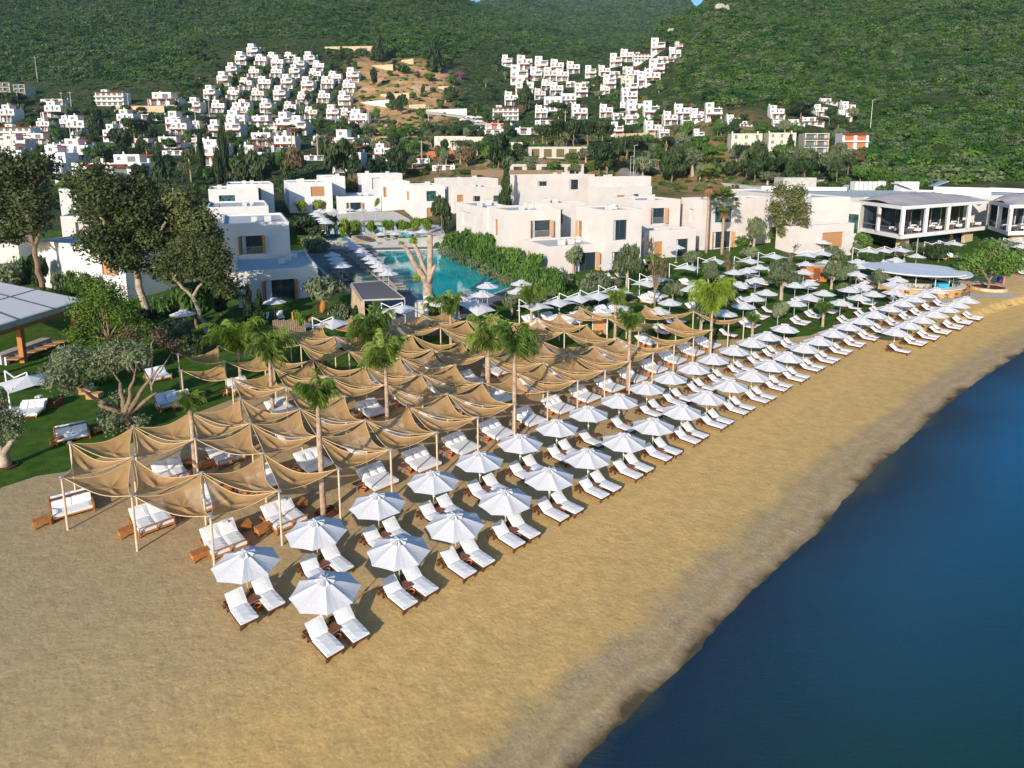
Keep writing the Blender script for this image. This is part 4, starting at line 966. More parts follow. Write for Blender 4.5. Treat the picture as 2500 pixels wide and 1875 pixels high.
bigtree('leafy_tree','bushy bright green feathery tree beside the left pavilion',275,905,[('a',None,(0,80,0),.16)],
 [(0,190,0,55,.8),(-55,150,.5,48,.8),(50,150,-.5,50,.8),(-20,120,1,52,.8),(40,90,.8,44,.8),(-70,90,0,40,.8),(0,60,-1,46,.8),(80,110,0,34,.8),(-30,215,0,34,.8)],15000,.075,'fern','bark',.2,shell=.3)
bigtree('leafy_tree','large spreading green tree right of the beach bar',2412,708,[('a',None,(0,22,0),.16),('b','a',(-20,50,0),.1),('c','a',(22,48,.5),.1)],
 [(-45,75,0,26,.8),(0,92,1,30,.8),(38,82,-1,28,.8),(-22,58,1.5,28,.8),(20,60,-1,30,.8),(58,62,0,20,.8),(-62,55,.5,18,.8),(0,40,2,22,.7),(-8,112,0,16,.8)],9000,.12,'green_leaf','bark',.24,shell=.3)
# pruned tree by the pool
def pruned():
    px,py=1052,775; p=gp(px,py); k=FP/depth(p); t=thing('pruned_tree','large pruned tree with bare sawn branches beside the pool','tree',p)
    mb=MB(); Z=lambda x,y,d=0:Vector(((x-px)/k,d,(py-y)/k))
    def L_(pts,r0,r1): mb.tube(pts,[r0+(r1-r0)*i/(len(pts)-1) for i in range(len(pts))],12)
    L_([Z(1052,785),Z(1051,755),Z(1049,730),Z(1045,710),Z(1046,690)],.88,.52)
    L_([Z(1046,700),Z(1036,675),Z(1018,648),Z(1006,622),Z(996,605),Z(983,595)],.42,.20)
    L_([Z(1044,690,.3),Z(1040,665,.5),Z(1028,630,.6),Z(1018,605,.6),Z(1010,592,.6)],.32,.22)
    L_([Z(1047,700,0),Z(1052,670,.1),Z(1053,620,.1),Z(1054,572,.1)],.40,.30)
    L_([Z(1048,690,-.2),Z(1056,665,-.3),Z(1062,652,-.3),Z(1068,645,-.3)],.30,.20)
    mb.build('trunk',M['cut_wood'],t,smooth=True)
    bl=[(*(Z(1012,588,.5)),.5,.5,.4),(*(Z(1022,674,0)),.5,.5,.4),(*(Z(985,592,0)),.3,.3,.2)]
    obj('crown',crownmesh('crown',4,[tuple(b) for b in bl],500,.12,M['lime_leaf'],shell=.2),t)
pruned()
# ================================================================ VILLAS AND RESORT BUILDINGS
E1=Vector((.920,.392,0)).normalized(); E2=Vector((-E1.y,E1.x,0))
def facade(mb,O,u,W,H0,H1,ops,dep=.35,n=None):
    """wall rectangle with real openings and reveals. O origin, u along, openings (x0,x1,z0,z1)"""
    n=n or Vector((u.y,-u.x,0)); xs=sorted({0,W,*[o[0] for o in ops],*[o[1] for o in ops]}); zs=sorted({H0,H1,*[o[2] for o in ops],*[o[3] for o in ops]})
    P=lambda x,z,d=0:(O+u*x-n*d)+Vector((0,0,z))
    for a,b in zip(xs[:-1],xs[1:]):
        for c,d in zip(zs[:-1],zs[1:]):
            mx,mz=(a+b)/2,(c+d)/2
            if any(o[0]<mx<o[1] and o[2]<mz<o[3] for o in ops): continue
            mb.add([P(a,c),P(b,c),P(b,d),P(a,d)],[(0,1,2,3)])
    for x0,x1,z0,z1 in [o[:4] for o in ops]:
        A=[P(x0,z0),P(x1,z0),P(x1,z1),P(x0,z1)]; B=[P(x0,z0,dep),P(x1,z0,dep),P(x1,z1,dep),P(x0,z1,dep)]
        mb.add(A+B,[(0,4,5,1),(1,5,6,2),(2,6,7,3),(3,7,4,0)])
def window(t,O,u,o,style,dep=.33):
    x0,x1,z0,z1=o[:4]; n=Vector((u.y,-u.x,0)); P=lambda x,z,d=0:(O+u*x-n*d)+Vector((0,0,z)); W=x1-x0
    mt={'dark':'glass','teal':'glass_teal','shut':'shutter','open':'glass','blank':'stucco','half':'glass_teal'}[style]
    if style=='shut':
        mb=MB(); k=max(2,int(W/.55))
        for i in range(k):
            a=x0+W*i/k+.02; b=x0+W*(i+1)/k-.02
            q=[P(a,z0+.03,dep-.12),P(b,z0+.03,dep-.12),P(b,z1-.03,dep-.12),P(a,z1-.03,dep-.12)]; r=[P(a,z0+.03,dep),P(b,z0+.03,dep),P(b,z1-.03,dep),P(a,z1-.03,dep)]
            mb.add(q+r,[(0,1,2,3),(0,4,5,1),(1,5,6,2),(2,6,7,3),(3,7,4,0)])
        mb.bar(P(x0,(z0+z1)/2,dep-.14),P(x1,(z0+z1)/2,dep-.14),.05,.05)
        mb.build('shutter',M['shutter'],t); return
    mb=MB(); mb.add([P(x0,z0,dep),P(x1,z0,dep),P(x1,z1,dep),P(x0,z1,dep)],[(0,1,2,3)]); g=mb.build('window' if style!='blank' else 'recess',M[mt],t)
    if style=='blank': return
    fr=MB()
    for a,b in((P(x0+.03,z0,dep-.03),P(x0+.03,z1,dep-.03)),(P(x1-.03,z0,dep-.03),P(x1-.03,z1,dep-.03)),(P(x0,z1-.03,dep-.03),P(x1,z1-.03,dep-.03)),(P((x0+x1)/2,z0,dep-.03),P((x0+x1)/2,z1,dep-.03))): fr.bar(a,b,.06,.06)
    fr.build('window_frame',M['dark_metal'],g)
    if style in('dark','open') and W>1.6:
        cu=MB(); cu.add([P(x0+.1,z0+.05,dep-.015),P(x0+W*.22,z0+.05,dep-.015),P(x0+W*.22,z1-.05,dep-.015),P(x0+.1,z1-.05,dep-.015)],[(0,1,2,3)]); cu.build('curtain',M['white_fabric'],g)
    if style=='open':
        for s_,xx in((-1,x0),(1,x1)):
            mb=MB(); d_=(n*.75+u*s_*.45).normalized(); A=P(xx,0); w_=min(.62,W*.28)
            q=[A+Vector((0,0,z0)),A+d_*w_+Vector((0,0,z0)),A+d_*w_+Vector((0,0,z1)),A+Vector((0,0,z1))]; th=Vector((d_.y,-d_.x,0))*.05
            mb.add(q+[v+th for v in q],[(0,1,2,3),(7,6,5,4),(0,4,5,1),(1,5,6,2),(2,6,7,3),(3,7,4,0)]); mb.build('shutter',M['shutter'],t)
        if z0>2.5:
            rl=MB(); rl.bar(P(x0+.05,z0+1.0,.05),P(x1-.05,z0+1.0,.05),.04,.04)
            for i in range(int(W/.14)): rl.bar(P(x0+.1+i*.14,z0,.05),P(x0+.1+i*.14,z0+1.0,.05),.018,.018)
            rl.build('balcony_rail',M['steel'],t)
def solvew(P,u,px):
    lo,hi=.2,80
    for _ in range(40):
        m_=(lo+hi)/2; x=pxy(P+u*m_)[0]
        if (x<px)==(pxy(P+u*.2)[0]<px): lo=m_
        else: hi=m_
    return lo
def block(name,label,xl,yl,xr,H,depth,front=(),side=(),m='stucco',yr=None,roof='gravel',ac=2,cat='villa',right=(),base=-3,group='pale cubic villas of the resort'):
    """rectangular block: photo pixel of the near left roof corner and x of the near right one"""
    P=gp(xl,yl,H); z0=P.z; zr=z0+H; P.z=zr
    if yr is None: u=E1.copy()
    else: Q=at(xr,yr,zr); u=(Q-P); u.z=0; u.normalize()
    v=Vector((-u.y,u.x,0))
    W=solvew(P,u,xr)
    D=depth if depth<60 else solvew(P,v,depth)
    D=min(max(D,3),16)
    t=thing(name,label,cat,(P.x,P.y,z0),0,group); O=Vector((0,0,0))
    sc=lambda L_,Wd:[(o[0]*Wd if abs(o[0])<=1 else o[0],o[1]*Wd if abs(o[1])<=1 else o[1],o[2],o[3],o[4]) for o in L_]
    fo=sc(front,W); so_=sc(side,D); ro=sc(right,D); w_=MB()
    facade(w_,O,u,W,base,H,fo); facade(w_,O+v*D,-v,D,base,H,so_); facade(w_,O+u*W,v,D,base,H,ro); facade(w_,O+u*W+v*D,-u,W,base,H,[])
    th=.22; q=[O,O+u*W,O+u*W+v*D,O+v*D]; qi=[O+u*th+v*th,O+u*(W-th)+v*th,O+u*(W-th)+v*(D-th),O+u*th+v*(D-th)]; Zt=Vector((0,0,H)); Zr=Vector((0,0,H-.32))
    w_.add([a+Zt for a in q]+[a+Zt for a in qi]+[a+Zr for a in qi],[(0,1,5,4),(1,2,6,5),(2,3,7,6),(3,0,4,7),(4,5,9,8),(5,6,10,9),(6,7,11,10),(7,4,8,11)])
    w_.build('walls',M[m],t)
    rf=MB(); rf.add([a+Zr for a in qi],[(0,1,2,3)]); r=rf.build('roof',M[roof],t)
    for k in range(ac):
        c=O+u*W*rnd.uniform(.2,.8)+v*D*rnd.uniform(.3,.7)+Zr; s_=rnd.uniform(.7,1.1); a=MB(); a.box(-.5*s_,.5*s_,-.35,.35,0,s_*.95,Matrix.Translation(c)@Matrix.Rotation(math.atan2(u.y,u.x),4,'Z')); a.build('roof_unit',M['ac'],t)
    if W>5 and D>5:
        pp=MB(); c=O+u*W*.5+v*D*.25+Zr
        for k in range(2): pp.tube([c+v*k*.3+Vector((0,0,.12)),c+u*W*.25+v*(k*.3+D*.2)+Vector((0,0,.12))],.06,6)
        pp.box(-.4,.4,-.3,.3,0,.3,Matrix.Translation(O+u*W*.75+v*D*.6+Zr)); pp.build('roof_pipes',M['white_paint'],t)
    for L_,OO,uu in((fo,O,u),(so_,O+v*D,-v),(ro,O+u*W,v)):
        for o in L_: window(t,OO,uu,o,o[4])
    return t
b=block
b('villa','main pink white villa block with shuttered balcony window, nearest the pool hedge',1243,514,1369,8.6,1189,[(.42,.80,4.3,6.9,'open'),(.05,.16,0,2.2,'dark')],[(.35,.50,4.2,6.8,'shut'),(.8,.9,0,2,'shut')])
b('villa','left wing of the main villa with wide recessed wall panel',1188,508,1262,8.6,1096,[],[(.20,.52,4.6,7.2,'blank'),(.82,.86,4.6,7.2,'dark')])
b('villa','single storey villa front with shuttered door and flat gravel roof',1340,602,1492,4.3,1277,[(.43,.76,0,3.1,'open')],[(.15,.28,0,2.8,'shut')])
b('villa','tall villa block with big square dark window in the centre of the row',1479,513,1568,8.8,1408,[(.22,.60,4.4,7.3,'dark'),(.2,.62,0,2.7,'dark')],[(.05,.2,4.2,6.6,'open')])
b('villa','two storey villa right of centre with one shuttered balcony window',1562,489,1662,8.2,1492,[(.28,.62,4.2,6.8,'open')],[])
b('villa','low villa wing with long flat roof right of the centre block',1573,564,1700,4.4,1568,[(.2,.36,0,2.6,'shut'),(.62,.86,0,2.8,'dark')],[])
b('villa','right two storey villa with stacked shuttered windows behind the fan palms',1716,487,1888,8.6,1664,[(.18,.42,4.6,7.3,'half'),(.16,.42,.2,3.0,'open')],[(.4,.6,4.4,6.8,'blank')])
b('villa','low villa with wooden sliding shutters beneath the restaurant terrace',1930,553,2086,4.4,1912,[(.50,.84,.2,3.0,'shut')],[],ac=1)
b('villa','villa block seen between the pink villa and the centre block',1305,497,1430,8.0,1280,[(.30,.55,4.6,6.9,'dark')],[])
b('villa','villa behind with dark square window below the roof terrace',1267,428,1452,8.2,1240,[(.66,.78,4.6,7.0,'dark'),(.24,.36,5.6,6.7,'dark')],[])
b('villa','low white block in front of the rear villas left of the fan palm',1272,452,1378,5,1258,[(.6,.7,1.5,2.8,'dark')],[],m='stucco_white')
b('villa','rear villa at the right end of the back row',1452,432,1590,8,1440,[(.35,.5,1.5,3,'shut')],[])
b('villa','lower front part of the rear right villa beside the fan palm',1458,457,1592,6,1447,[(.36,.50,2.2,4.0,'shut'),(.66,.76,2.4,4.2,'teal')],[])
b('villa','rear villa with slit window left of the sparse conifer',1088,437,1216,7,1060,[(.2,.5,4.4,5.1,'dark')],[])
b('villa','white villa with three small windows behind the pink villa',1107,457,1253,6.5,1090,[(.06,.16,2.5,4.6,'shut'),(.32,.44,2.7,4.2,'dark'),(.66,.76,2.7,4.2,'teal')],[])
b('villa','white two storey villa with wooden windows above the upper pool',704,445,810,7.6,690,[(.50,.82,4.0,6.4,'shut'),(.52,.84,.6,2.6,'shut')],[],m='stucco_white')
b('villa','rear wing of the white villa above the upper pool',790,431,842,8,770,[],[],m='stucco_white',ac=1)
b('villa','low white villa with open wooden door above the upper pool',826,480,930,4.4,805,[(.20,.52,.4,2.8,'open')],[],m='stucco_white')
b('villa','white corner villa with teal window right of the upper pool',1010,452,1086,8.4,986,[(.40,.72,4.4,6.9,'teal'),(.40,.74,.3,2.8,'shut')],[(.2,.5,4.4,6.6,'shut')],m='stucco_white')
b('villa','left wing of the corner villa above the pool terrace',932,443,1000,7.6,920,[(.05,.16,3.6,6.2,'shut')],[],m='stucco_white',ac=1)
b('villa','rear white villa with tall recess left of the corner villa',882,424,982,7.6,872,[(.25,.46,3.2,6.4,'blank')],[],m='stucco_white')
b('villa','large white villa with railed window at the left of the pool gardens',542,547,705,8.8,500,[(.26,.58,4.4,7.0,'open')],[(.3,.6,4.4,7,'dark')],m='stucco_white')
b('villa','single storey white villa in tree shade with open dark door',577,663,775,4.6,560,[(.33,.70,.1,3.2,'open')],[],m='stucco_white',ac=3)
b('villa','white stepped villa block with wooden window behind the large white villa',508,462,630,6.8,500,[(.2,.52,3.4,5.4,'half')],[],m='stucco_white')
b('villa','rear top block of the stepped white villa',553,450,667,7.2,546,[(.62,.72,3.5,6.2,'teal')],[],m='stucco_white')
b('villa','middle low block of the stepped white villa',505,506,655,6.5,498,[(.2,.5,4.6,5.1,'dark')],[],m='stucco_white')
b('villa','left white villa with slanting roof edge behind the eucalyptus',77,587,300,6.4,22,[(.76,.90,2.6,5.0,'shut')],[],m='stucco_white',yr=606,ac=1)
b('villa','upper block behind the left white villa',147,528,260,8,130,[(.3,.55,5.2,7,'blank')],[],m='stucco_white')
b('villa','rear block with big dark window above the left white villa',143,461,250,8,120,[(.28,.75,4,7,'dark')],[],m='stucco_white')
b('villa','white block cut by the left photo edge behind the tall tree',-60,540,36,7,8,[],[],m='stucco_white')
# ---- stone walls, decks, pools
sheet('terrace_paving',[at(x,y,3.5).xy for x,y in((800,584),(1088,578),(1078,556),(962,534),(768,534),(752,560))],2,M['concrete'],.05)
def slab(name,label,cat,pts,z0,z1,m,kind=None):
    mb=MB(); n_=len(pts); mb.add([Vector((p[0],p[1],z0)) for p in pts]+[Vector((p[0],p[1],z1)) for p in pts],[tuple(range(n_,2*n_))]+[(i,(i+1)%n_,n_+(i+1)%n_,n_+i) for i in range(n_)]); o=mb.build(name,M[m]); 
    return tag(o,label,cat,kind=kind)
ZP=1.5
m_,n,b_,L=newmat('pool_water'); M['pool']=m_
geo=n.nodes.new('ShaderNodeNewGeometry'); nz=noise(n,L,geo.outputs['Position'],.12,3); cr=ramp(n,[(.35,(0,.30,.34)),(.65,(.004,.42,.43))]); L.new(nz.outputs[0],cr.inputs[0]); L.new(cr.outputs[0],b_.inputs['Base Color']); b_.inputs['Roughness'].default_value=.04; b_.inputs['IOR'].default_value=1.33
nw=noise(n,L,geo.outputs['Position'],1.2,4); bp=n.nodes.new('ShaderNodeBump'); bp.inputs['Strength'].default_value=.06; bp.inputs['Distance'].default_value=.08; L.new(nw.outputs[0],bp.inputs['Height']); L.new(bp.outputs[0],b_.inputs['Normal'])
pl=lambda L_,z:[at(x,y,z).xy for x,y in L_]
slab('pool_deck',None,None,pl([(815,560),(1088,572),(1100,604),(1275,698),(1268,722),(1195,745),(1090,800),(940,800),(860,720),(760,640),(730,600)],ZP),.4,ZP+.02,'deck','structure')
pool_px=[(905,613),(1072,609),(1254,701),(1196,723),(1024,737)]
slab('pool_water',None,None,pl(pool_px,ZP+.06),ZP-.3,ZP+.06,'pool','structure')
# coping
cm=MB(); q=pl(pool_px,ZP); q=[Vector((a[0],a[1],ZP+.07)) for a in q]
for a,c in((0,1),(1,2),(2,3),(3,4)): cm.bar(q[a],q[c],.35 if a==1 else .25,.14)
tag(cm.build('pool_coping',M['stucco']),'pale stone rim around the large turquoise pool','pool rim')
slab('pool_water',None,None,pl([(806,571),(806,555),(985,555),(1005,571)],3.8),3.0,3.8,'pool','structure')
M['pool_dark']=mat('reflecting_pool',(.05,.10,.10),.06,.6)
slab('pool_water',None,None,pl([(800,549),(800,538),(935,538),(950,549)],3.95),3.2,3.95,'pool_dark','structure')
M['pool_green']=mat('green_pool',(.03,.13,.09),.06,.6)
slab('pool_water',None,None,pl([(838,668),(898,667),(920,684),(868,689)],2.1),1.0,2.1,'pool_green','structure')
def wall(label,a,c,z0,z1,m='stone',th=.4,name='stone_wall'):
    mb=MB(); mb.bar(Vector((*a,(z0+z1)/2)),Vector((*c,(z0+z1)/2)),th,z1-z0); return tag(mb.build(name,M[m]),label,'wall')
A_=at(810,600,ZP).xy; B_=at(1092,585,ZP).xy
wall('lower honey stone wall behind the loungers at the far end of the pool',at(860,605,ZP).xy,at(1075,586,ZP).xy,ZP,3.9)
wall('upper honey stone wall along the terrace above the upper pool',at(770,534,3.6).xy,at(960,533,3.6).xy,3.2,5.2)
def wallpx(label,x0,y0,x1,y1,h,m='stone',th=.4):
    a=gp(x0,y0);c=gp(x1,y1); mb=MB(); z0=min(a.z,c.z)-.5; z1=(a.z+c.z)/2+h; mb.bar(Vector((a.x,a.y,(z0+z1)/2)),Vector((c.x,c.y,(z0+z1)/2)),th,z1-z0); return tag(mb.build('garden_wall',M[m]),label,'wall')
wallpx('dark sided garden wall between the left villa and the pool deck',735,625,812,705,1.2,'concrete')
# pergola by the pool: slatted dark roof on stone wall and slim posts
def pergola():
    z=ZP+2.7; t=thing('pool_pergola','dark slatted pergola roof on a pale stone wall beside the pool','pergola',at(930,760,ZP))
    O=t.location; c=[at(858,692,z),at(932,686,z),at(988,729,z),at(885,733,z)]; rf=MB(); k=34
    for i in range(k): a=c[0].lerp(c[1],i/(k-1))-O; d=c[3].lerp(c[2],i/(k-1))-O; rf.bar(a,d,.14,.05)
    rf.build('slatted_roof',M['deck'],t); f=MB()
    for a,d in((0,1),(1,2),(2,3),(3,0)): f.bar(c[a]-O,c[d]-O,.12,.16)
    f.build('roof_frame',M['concrete'],t)
    for q in(c[1],c[2]): MB().bar(q-O,Vector((q.x-O.x,q.y-O.y,.0)),.08,.08).build('post',M['concrete'],t)
    w_=MB(); a=c[0];d=c[3]; w_.bar(Vector((a.x,a.y,ZP+1.3))-O,Vector((d.x,d.y,ZP+1.3))-O,.4,2.6); w_.build('stone_side',M['stone'],t)
    MB().bar(at(900,768,ZP+.5)-O,at(965,765,ZP+.5)-O,1.2,1.0).build('bar_counter',M['concrete'],t)
pergola()
t=thing('utility_cabinet','beige cabinet with two doors at the end of the pool deck','cabinet',at(1030,772,ZP)); MB().box(-.7,.5,-.5,.5,0,1.7).build('cabinet_body',M['concrete'],t); MB().box(-.72,.52,-.52,.52,1.7,1.76).build('cabinet_top',M['ac'],t)
t=thing('pool_shower','white upright shower panel beside the beige cabinet','shower',at(1041,778,ZP)); MB().box(-.25,.25,-.12,.12,.3,2.6).build('panel',M['white_metal'],t); MB().box(-.4,.4,-.4,.4,0,.3).build('foot',M['white_metal'],t)
t=thing('pool_ladder','curved steel ladder on the left pool edge','ladder',at(998,722,ZP))
for s_ in(-.3,.3): MB().tube([(s_,0,0),(s_,0,.8),(s_,.3,1.0),(s_,.6,.8),(s_,.7,0)],.035,6).build('handrail',M['steel'],t)
t=thing('pool_ladder','curved steel ladder at the hedge side of the pool','ladder',at(1216,678,ZP))
for s_ in(-.3,.3): MB().tube([(s_,0,0),(s_,0,.8),(s_,-.3,1.0),(s_,-.6,.8),(s_,-.7,0)],.035,6).build('handrail',M['white_metal'],t)
# slatted roof left of upper pool
mb=MB(); c=[at(712,530,5.6),at(762,528,5.6),at(770,546,5.6),at(716,548,5.6)]; mb.add(c+[v-Vector((0,0,.25)) for v in c],[(0,1,2,3),(0,4,5,1),(1,5,6,2),(2,6,7,3),(3,7,4,0)]); tag(mb.build('shade_roof',M['deck']),'flat dark shade roof left of the upper pool','shade roof')
# ---- bar
def bar():
    C=at(2233,714,.9); C.z=T(C.x,C.y); Z0=C.z; C=at(2230,706,Z0); k=FP/depth(C); R_=100/k
    t=thing('beach_bar','round bamboo beach bar under two overlapping pale disc roofs','bar',C)
    n_=48; MB().lathe([(R_*.99,-.3),(R_*.99,1.05)],n_,close=False).build('counter_front',M['bamboo'],t)
    MB().lathe([(R_*.80,1.05),(R_*1.05,1.05),(R_*1.05,1.13),(R_*.80,1.13),(R_*.80,1.05)],n_,close=False).build('counter_top',M['bar_top'],t)
    MB().lathe([(R_*.8,.0),(R_*.8,1.05)],n_,close=False).build('counter_inside',M['dark_metal'],t)
    MB().lathe([(.01,.02),(R_*.8,.02)],n_,close=False).build('bar_floor',M['deck'],t)
    MB().lathe([(R_*.18,0),(R_*.18,1.2),(R_*.42,1.2),(R_*.42,0)],24).build('inner_counter',M['concrete'],t)
    for i,(cx,cy,zz,a0,a1) in enumerate(((-.1,.05,2.95,R(98),R(205)),(.15,-.05,2.66,R(-68),R(175)))):
        mb=MB(); pts=[]; 
        for j in range(33):
            if j==32: pts.append((0,0)); break
            a=a0+a1*j/31
            pts.append((cx+math.cos(a)*R_*1.12,cy+math.sin(a)*R_*1.12))
        nn=len(pts); mb.add([(p[0],p[1],zz+.0) for p in pts]+[(p[0],p[1],zz+.14) for p in pts],[tuple(range(nn-1,-1,-1)),tuple(range(nn,2*nn))]+[(q,(q+1)%nn,nn+(q+1)%nn,nn+q) for q in range(nn)]); 
        o=mb.build('disc_roof',M['bar_roof'],t); rm=MB(); rm.tube([(p[0],p[1],zz+.07) for p in pts]+[(pts[0][0],pts[0][1],zz+.07)],.09,5,cap=False); rm.build('roof_rim',M['white_metal'],o)
    for a in range(0,360,30):
        x,y=math.cos(R(a))*R_*.78,math.sin(R(a))*R_*.78; MB().tube([(x,y,0),(x,y,2.7)],.05,6).build('roof_post',M['white_metal'],t)
    for x,y in((-2.6,1.2),(-.8,2.0),(1.0,1.2),(3.0,1.8)):
        MB().lathe([(.05,2.3),(.42,2.2),(.42,1.75),(.38,1.75)],14,c=(x,y)).build('rattan_lamp',M['rattan'],t)
    MB().box(.7,2.2,-R_*.72,-R_*.55,1.13,1.6).build('display_fridge',M['blue_plastic'],t)
    pp=MB(); rr=random.Random(4)
    for q in range(26):
        a=rr.uniform(3.4,6.1); r=R_*.9; pp.lathe([(.05,1.13),(.05,1.3+rr.uniform(0,.2)),(.02,1.45)],6,c=(math.cos(a)*r*rr.uniform(.92,1.05),math.sin(a)*r*rr.uniform(.92,1.05)))
    o=pp.build('counter_bottles',M['dark_metal'],t); tag(o,kind='stuff')
    st=thing('bar_stool',None,'bar stool')
    for x in(-.18,.18):
        for y in(-.18,.18): MB().bar((x*1.15,y*1.15,0),(x,y,.75),.03).build('leg',M['dark_metal'],st)
    MB().box(-.21,.21,-.21,.21,.75,.80).build('seat',M['rattan'],st); MB().box(-.21,.21,-.23,-.19,.8,1.1).build('backrest',M['rattan'],st)
    r=MB(); [r.bar((a,b,.3),(c,d,.3),.02) for a,b,c,d in((-.2,-.2,.2,-.2),(-.2,.2,.2,.2),(-.2,-.2,-.2,.2),(.2,-.2,.2,.2))]; r.build('foot_rail',M['dark_metal'],st); reg(st)
    for i in range(9):
        a=R(-128+i*14.5) if i<7 else R(-26+(i-7)*9); p=C+Vector((math.cos(a)*(R_+.55),math.sin(a)*(R_+.55),0)); p.z=T(p.x,p.y)
        place(st,p,a+math.pi/2,f'rattan seated bar stool, {nth(i+1)} from the left around the bar','stools around the beach bar')
bar()
# low stone planter and surf rescue board rack right of bar
P=gp(2412,705); t=thing('tree_planter','round stone planter around the foot of the green tree by the bar','planter',P); MB().lathe([(2.3,-.2),(2.3,.35),(2.0,.35),(2.0,.2)],24,close=False).build('rim',M['stone'],t); MB().lathe([(.01,.28),(2.0,.28)],24,close=False).build('planter_soil',M['soil'],t)
P=gp(2436,692); t=thing('board_rack','wooden rack holding blue and red paddle boards beside the bar','board rack',P); MB().box(.35,.5,-.6,.6,0,2.2).build('rack_panel',M['shutter'],t)
for i,(mm,x) in enumerate((('flag_blue',0),('flag_red',.12),('flag_blue',.24))):
    w_=MB(); pts=[(math.sin(q/12*2*math.pi)*.38,1.1-math.cos(q/12*2*math.pi)*1.05) for q in range(12)]; w_.add([(x,a-.1*i,z) for a,z in pts]+[(x+.08,a-.1*i,z) for a,z in pts],[tuple(range(12)),tuple(range(23,11,-1))]+[(q,12+q,12+(q+1)%12,(q+1)%12) for q in range(12)]); w_.build('paddle_board',M[mm],t)
# ---- restaurant
def restaurant(label,xc,yc,xr,yr,xl,yl,zb,zt,tent=True,name='restaurant'):
    Cn=at(xc,yc,zt); Rr=at(xr,yr,zt); Ll=at(xl,yl,zt); t=thing(name,label,'restaurant',(Cn.x,Cn.y,zb)); O=Vector((Cn.x,Cn.y,zb)); H=zt-zb
    u=(Rr-Cn); W=u.length; u.normalize(); v=(Ll-Cn); D=v.length; v.normalize(); z=Vector((0,0,1))
    A=[Vector((0,0,0)),u*W,u*W+v*D,v*D]
    s_=MB(); s_.add([a-z*.45 for a in A]+[a+z*.25 for a in A],[(3,2,1,0),(4,5,6,7),(0,1,5,4),(1,2,6,5),(2,3,7,6),(3,0,4,7)]); s_.build('floor_slab',M['white_paint'],t)
    fl=MB(); fl.add([a*.97+z*.27+(u*W+v*D)*.015 for a in A],[(0,1,2,3)]); fl.build('floor',M['deck'],t)
    bm=MB(); 
    for a,c in((0,1),(1,2),(2,3),(3,0)): bm.bar(A[a]+z*(H-.3),A[c]+z*(H-.3),.5,.6)
    bm.build('roof_beam',M['white_paint'],t)
    k=0
    for (a,c,nn) in((A[0],A[1],4),(A[0],A[3],2)):
        for i in range(nn+1):
            if c is A[3] and i==0: continue
            p=a.lerp(c,i/nn); MB().bar(p+z*.25,p+z*(H-.6),.5,.5).build('column',M['white_paint'],t)
    bk=MB(); ins=[p*.0 for p in A]; q=[u*W*.15+v*D*.45,u*W*.98+v*D*.45]; bk.add([q[0]+z*.27,q[1]+z*.27,q[1]+z*(H-.6),q[0]+z*(H-.6)],[(0,1,2,3)]); bk.add([v*D*.98+z*.27,q[0]+z*.27,q[0]+z*(H-.6),v*D*.98+z*(H-.6)],[(0,1,2,3)]); bk.build('inner_glazing',M['glass'],t)
    rr=random.Random(8)
    for i in range(7):
        c=q[0].lerp(q[1],(i+.5)/7)-v*.06; w_=MB(); w_.bar(c+z*.3,c+z*(H-.7),.35,.08); w_.build('curtain',M['white_fabric'],t)
    rl=MB(); rl.bar(A[0]+z*1.25+v*.1,A[1]+z*1.25+v*.1,.04,.05); rl.bar(A[0]+z*1.25+u*.1,A[3]+z*1.25+u*.1,.04,.05); rl.build('guard_rail',M['steel'],t)
    n_=0
    for i in range(8):
        for j in range(2):
            c=u*W*(.07+.12*i)+v*D*(.10+.16*j)+z*.27; tt=MB(); tt.box(-.7,.7,-.4,.4,.68,.74,Matrix.Translation(c)); [tt.bar(c+Vector((sx*.6,sy*.3,0)),c+Vector((sx*.6,sy*.3,.7)),.06) for sx in(-1,1) for sy in(-1,1)]
            tt.build('dining_table',M['bamboo'] if j==0 else M['dark_metal'],t)
            for sy in(-.75,.75):
                ch=MB(); ch.box(-.55,.55,sy-.22,sy+.22,.4,.5,Matrix.Translation(c)); ch.box(-.55,.55,sy+.18 if sy>0 else sy-.22,sy+.22 if sy>0 else sy-.18,.5,.85,Matrix.Translation(c)); ch.build('dining_bench',M['cushion'] if (i+j)%2 else M['dark_metal'],t)
    if tent:
        mb=MB(); NX,NY=24,10
        for i in range(NX+1):
            for j in range(NY+1):
                a,c=i/NX,j/NY; e=min(a,1-a,c,1-c)
                h=H+.05+min(e*9,1)*.35+1.0*max(0,1-((a-.33)**2*5+(c-.62)**2*4))+.5*max(0,1-((a-.75)**2*10+(c-.5)**2*5))+.10*abs(math.sin(a*math.pi*5))*min(e*6,1)
                mb.v.append(u*W*a+v*D*c+z*h)
        for i in range(NX):
            for j in range(NY): W_=NY+1; mb.f.append((i*W_+j,(i+1)*W_+j,(i+1)*W_+j+1,i*W_+j+1))
        mb.build('tent_roof',M['tent'],t,smooth=True)
    lw=MB(); lw.bar(A[0]+u*1.5+v*2-z*2.6,A[0]+u*4.5+v*2-z*2.6,.6,4.4); lw.bar(A[0]+u*(W*.82)+v*2-z*2.6,A[0]+u*(W*.92)+v*2-z*2.6,.6,4.4); lw.build('stone_base',M['stone'],t)
    lg=MB(); lg.bar(A[0]+u*4+v*3.2-z*2.6,A[0]+u*W+v*3.2-z*2.6,.1,4.4); lg.build('void_shade_sheet',M['glass'],t)  # dark sheet standing in for the shaded void below the floor slab
    return t
restaurant('glazed restaurant terrace with white columns under a grey tensile tent roof',2207,503,2416,489,2096,490,5.9,11.1)
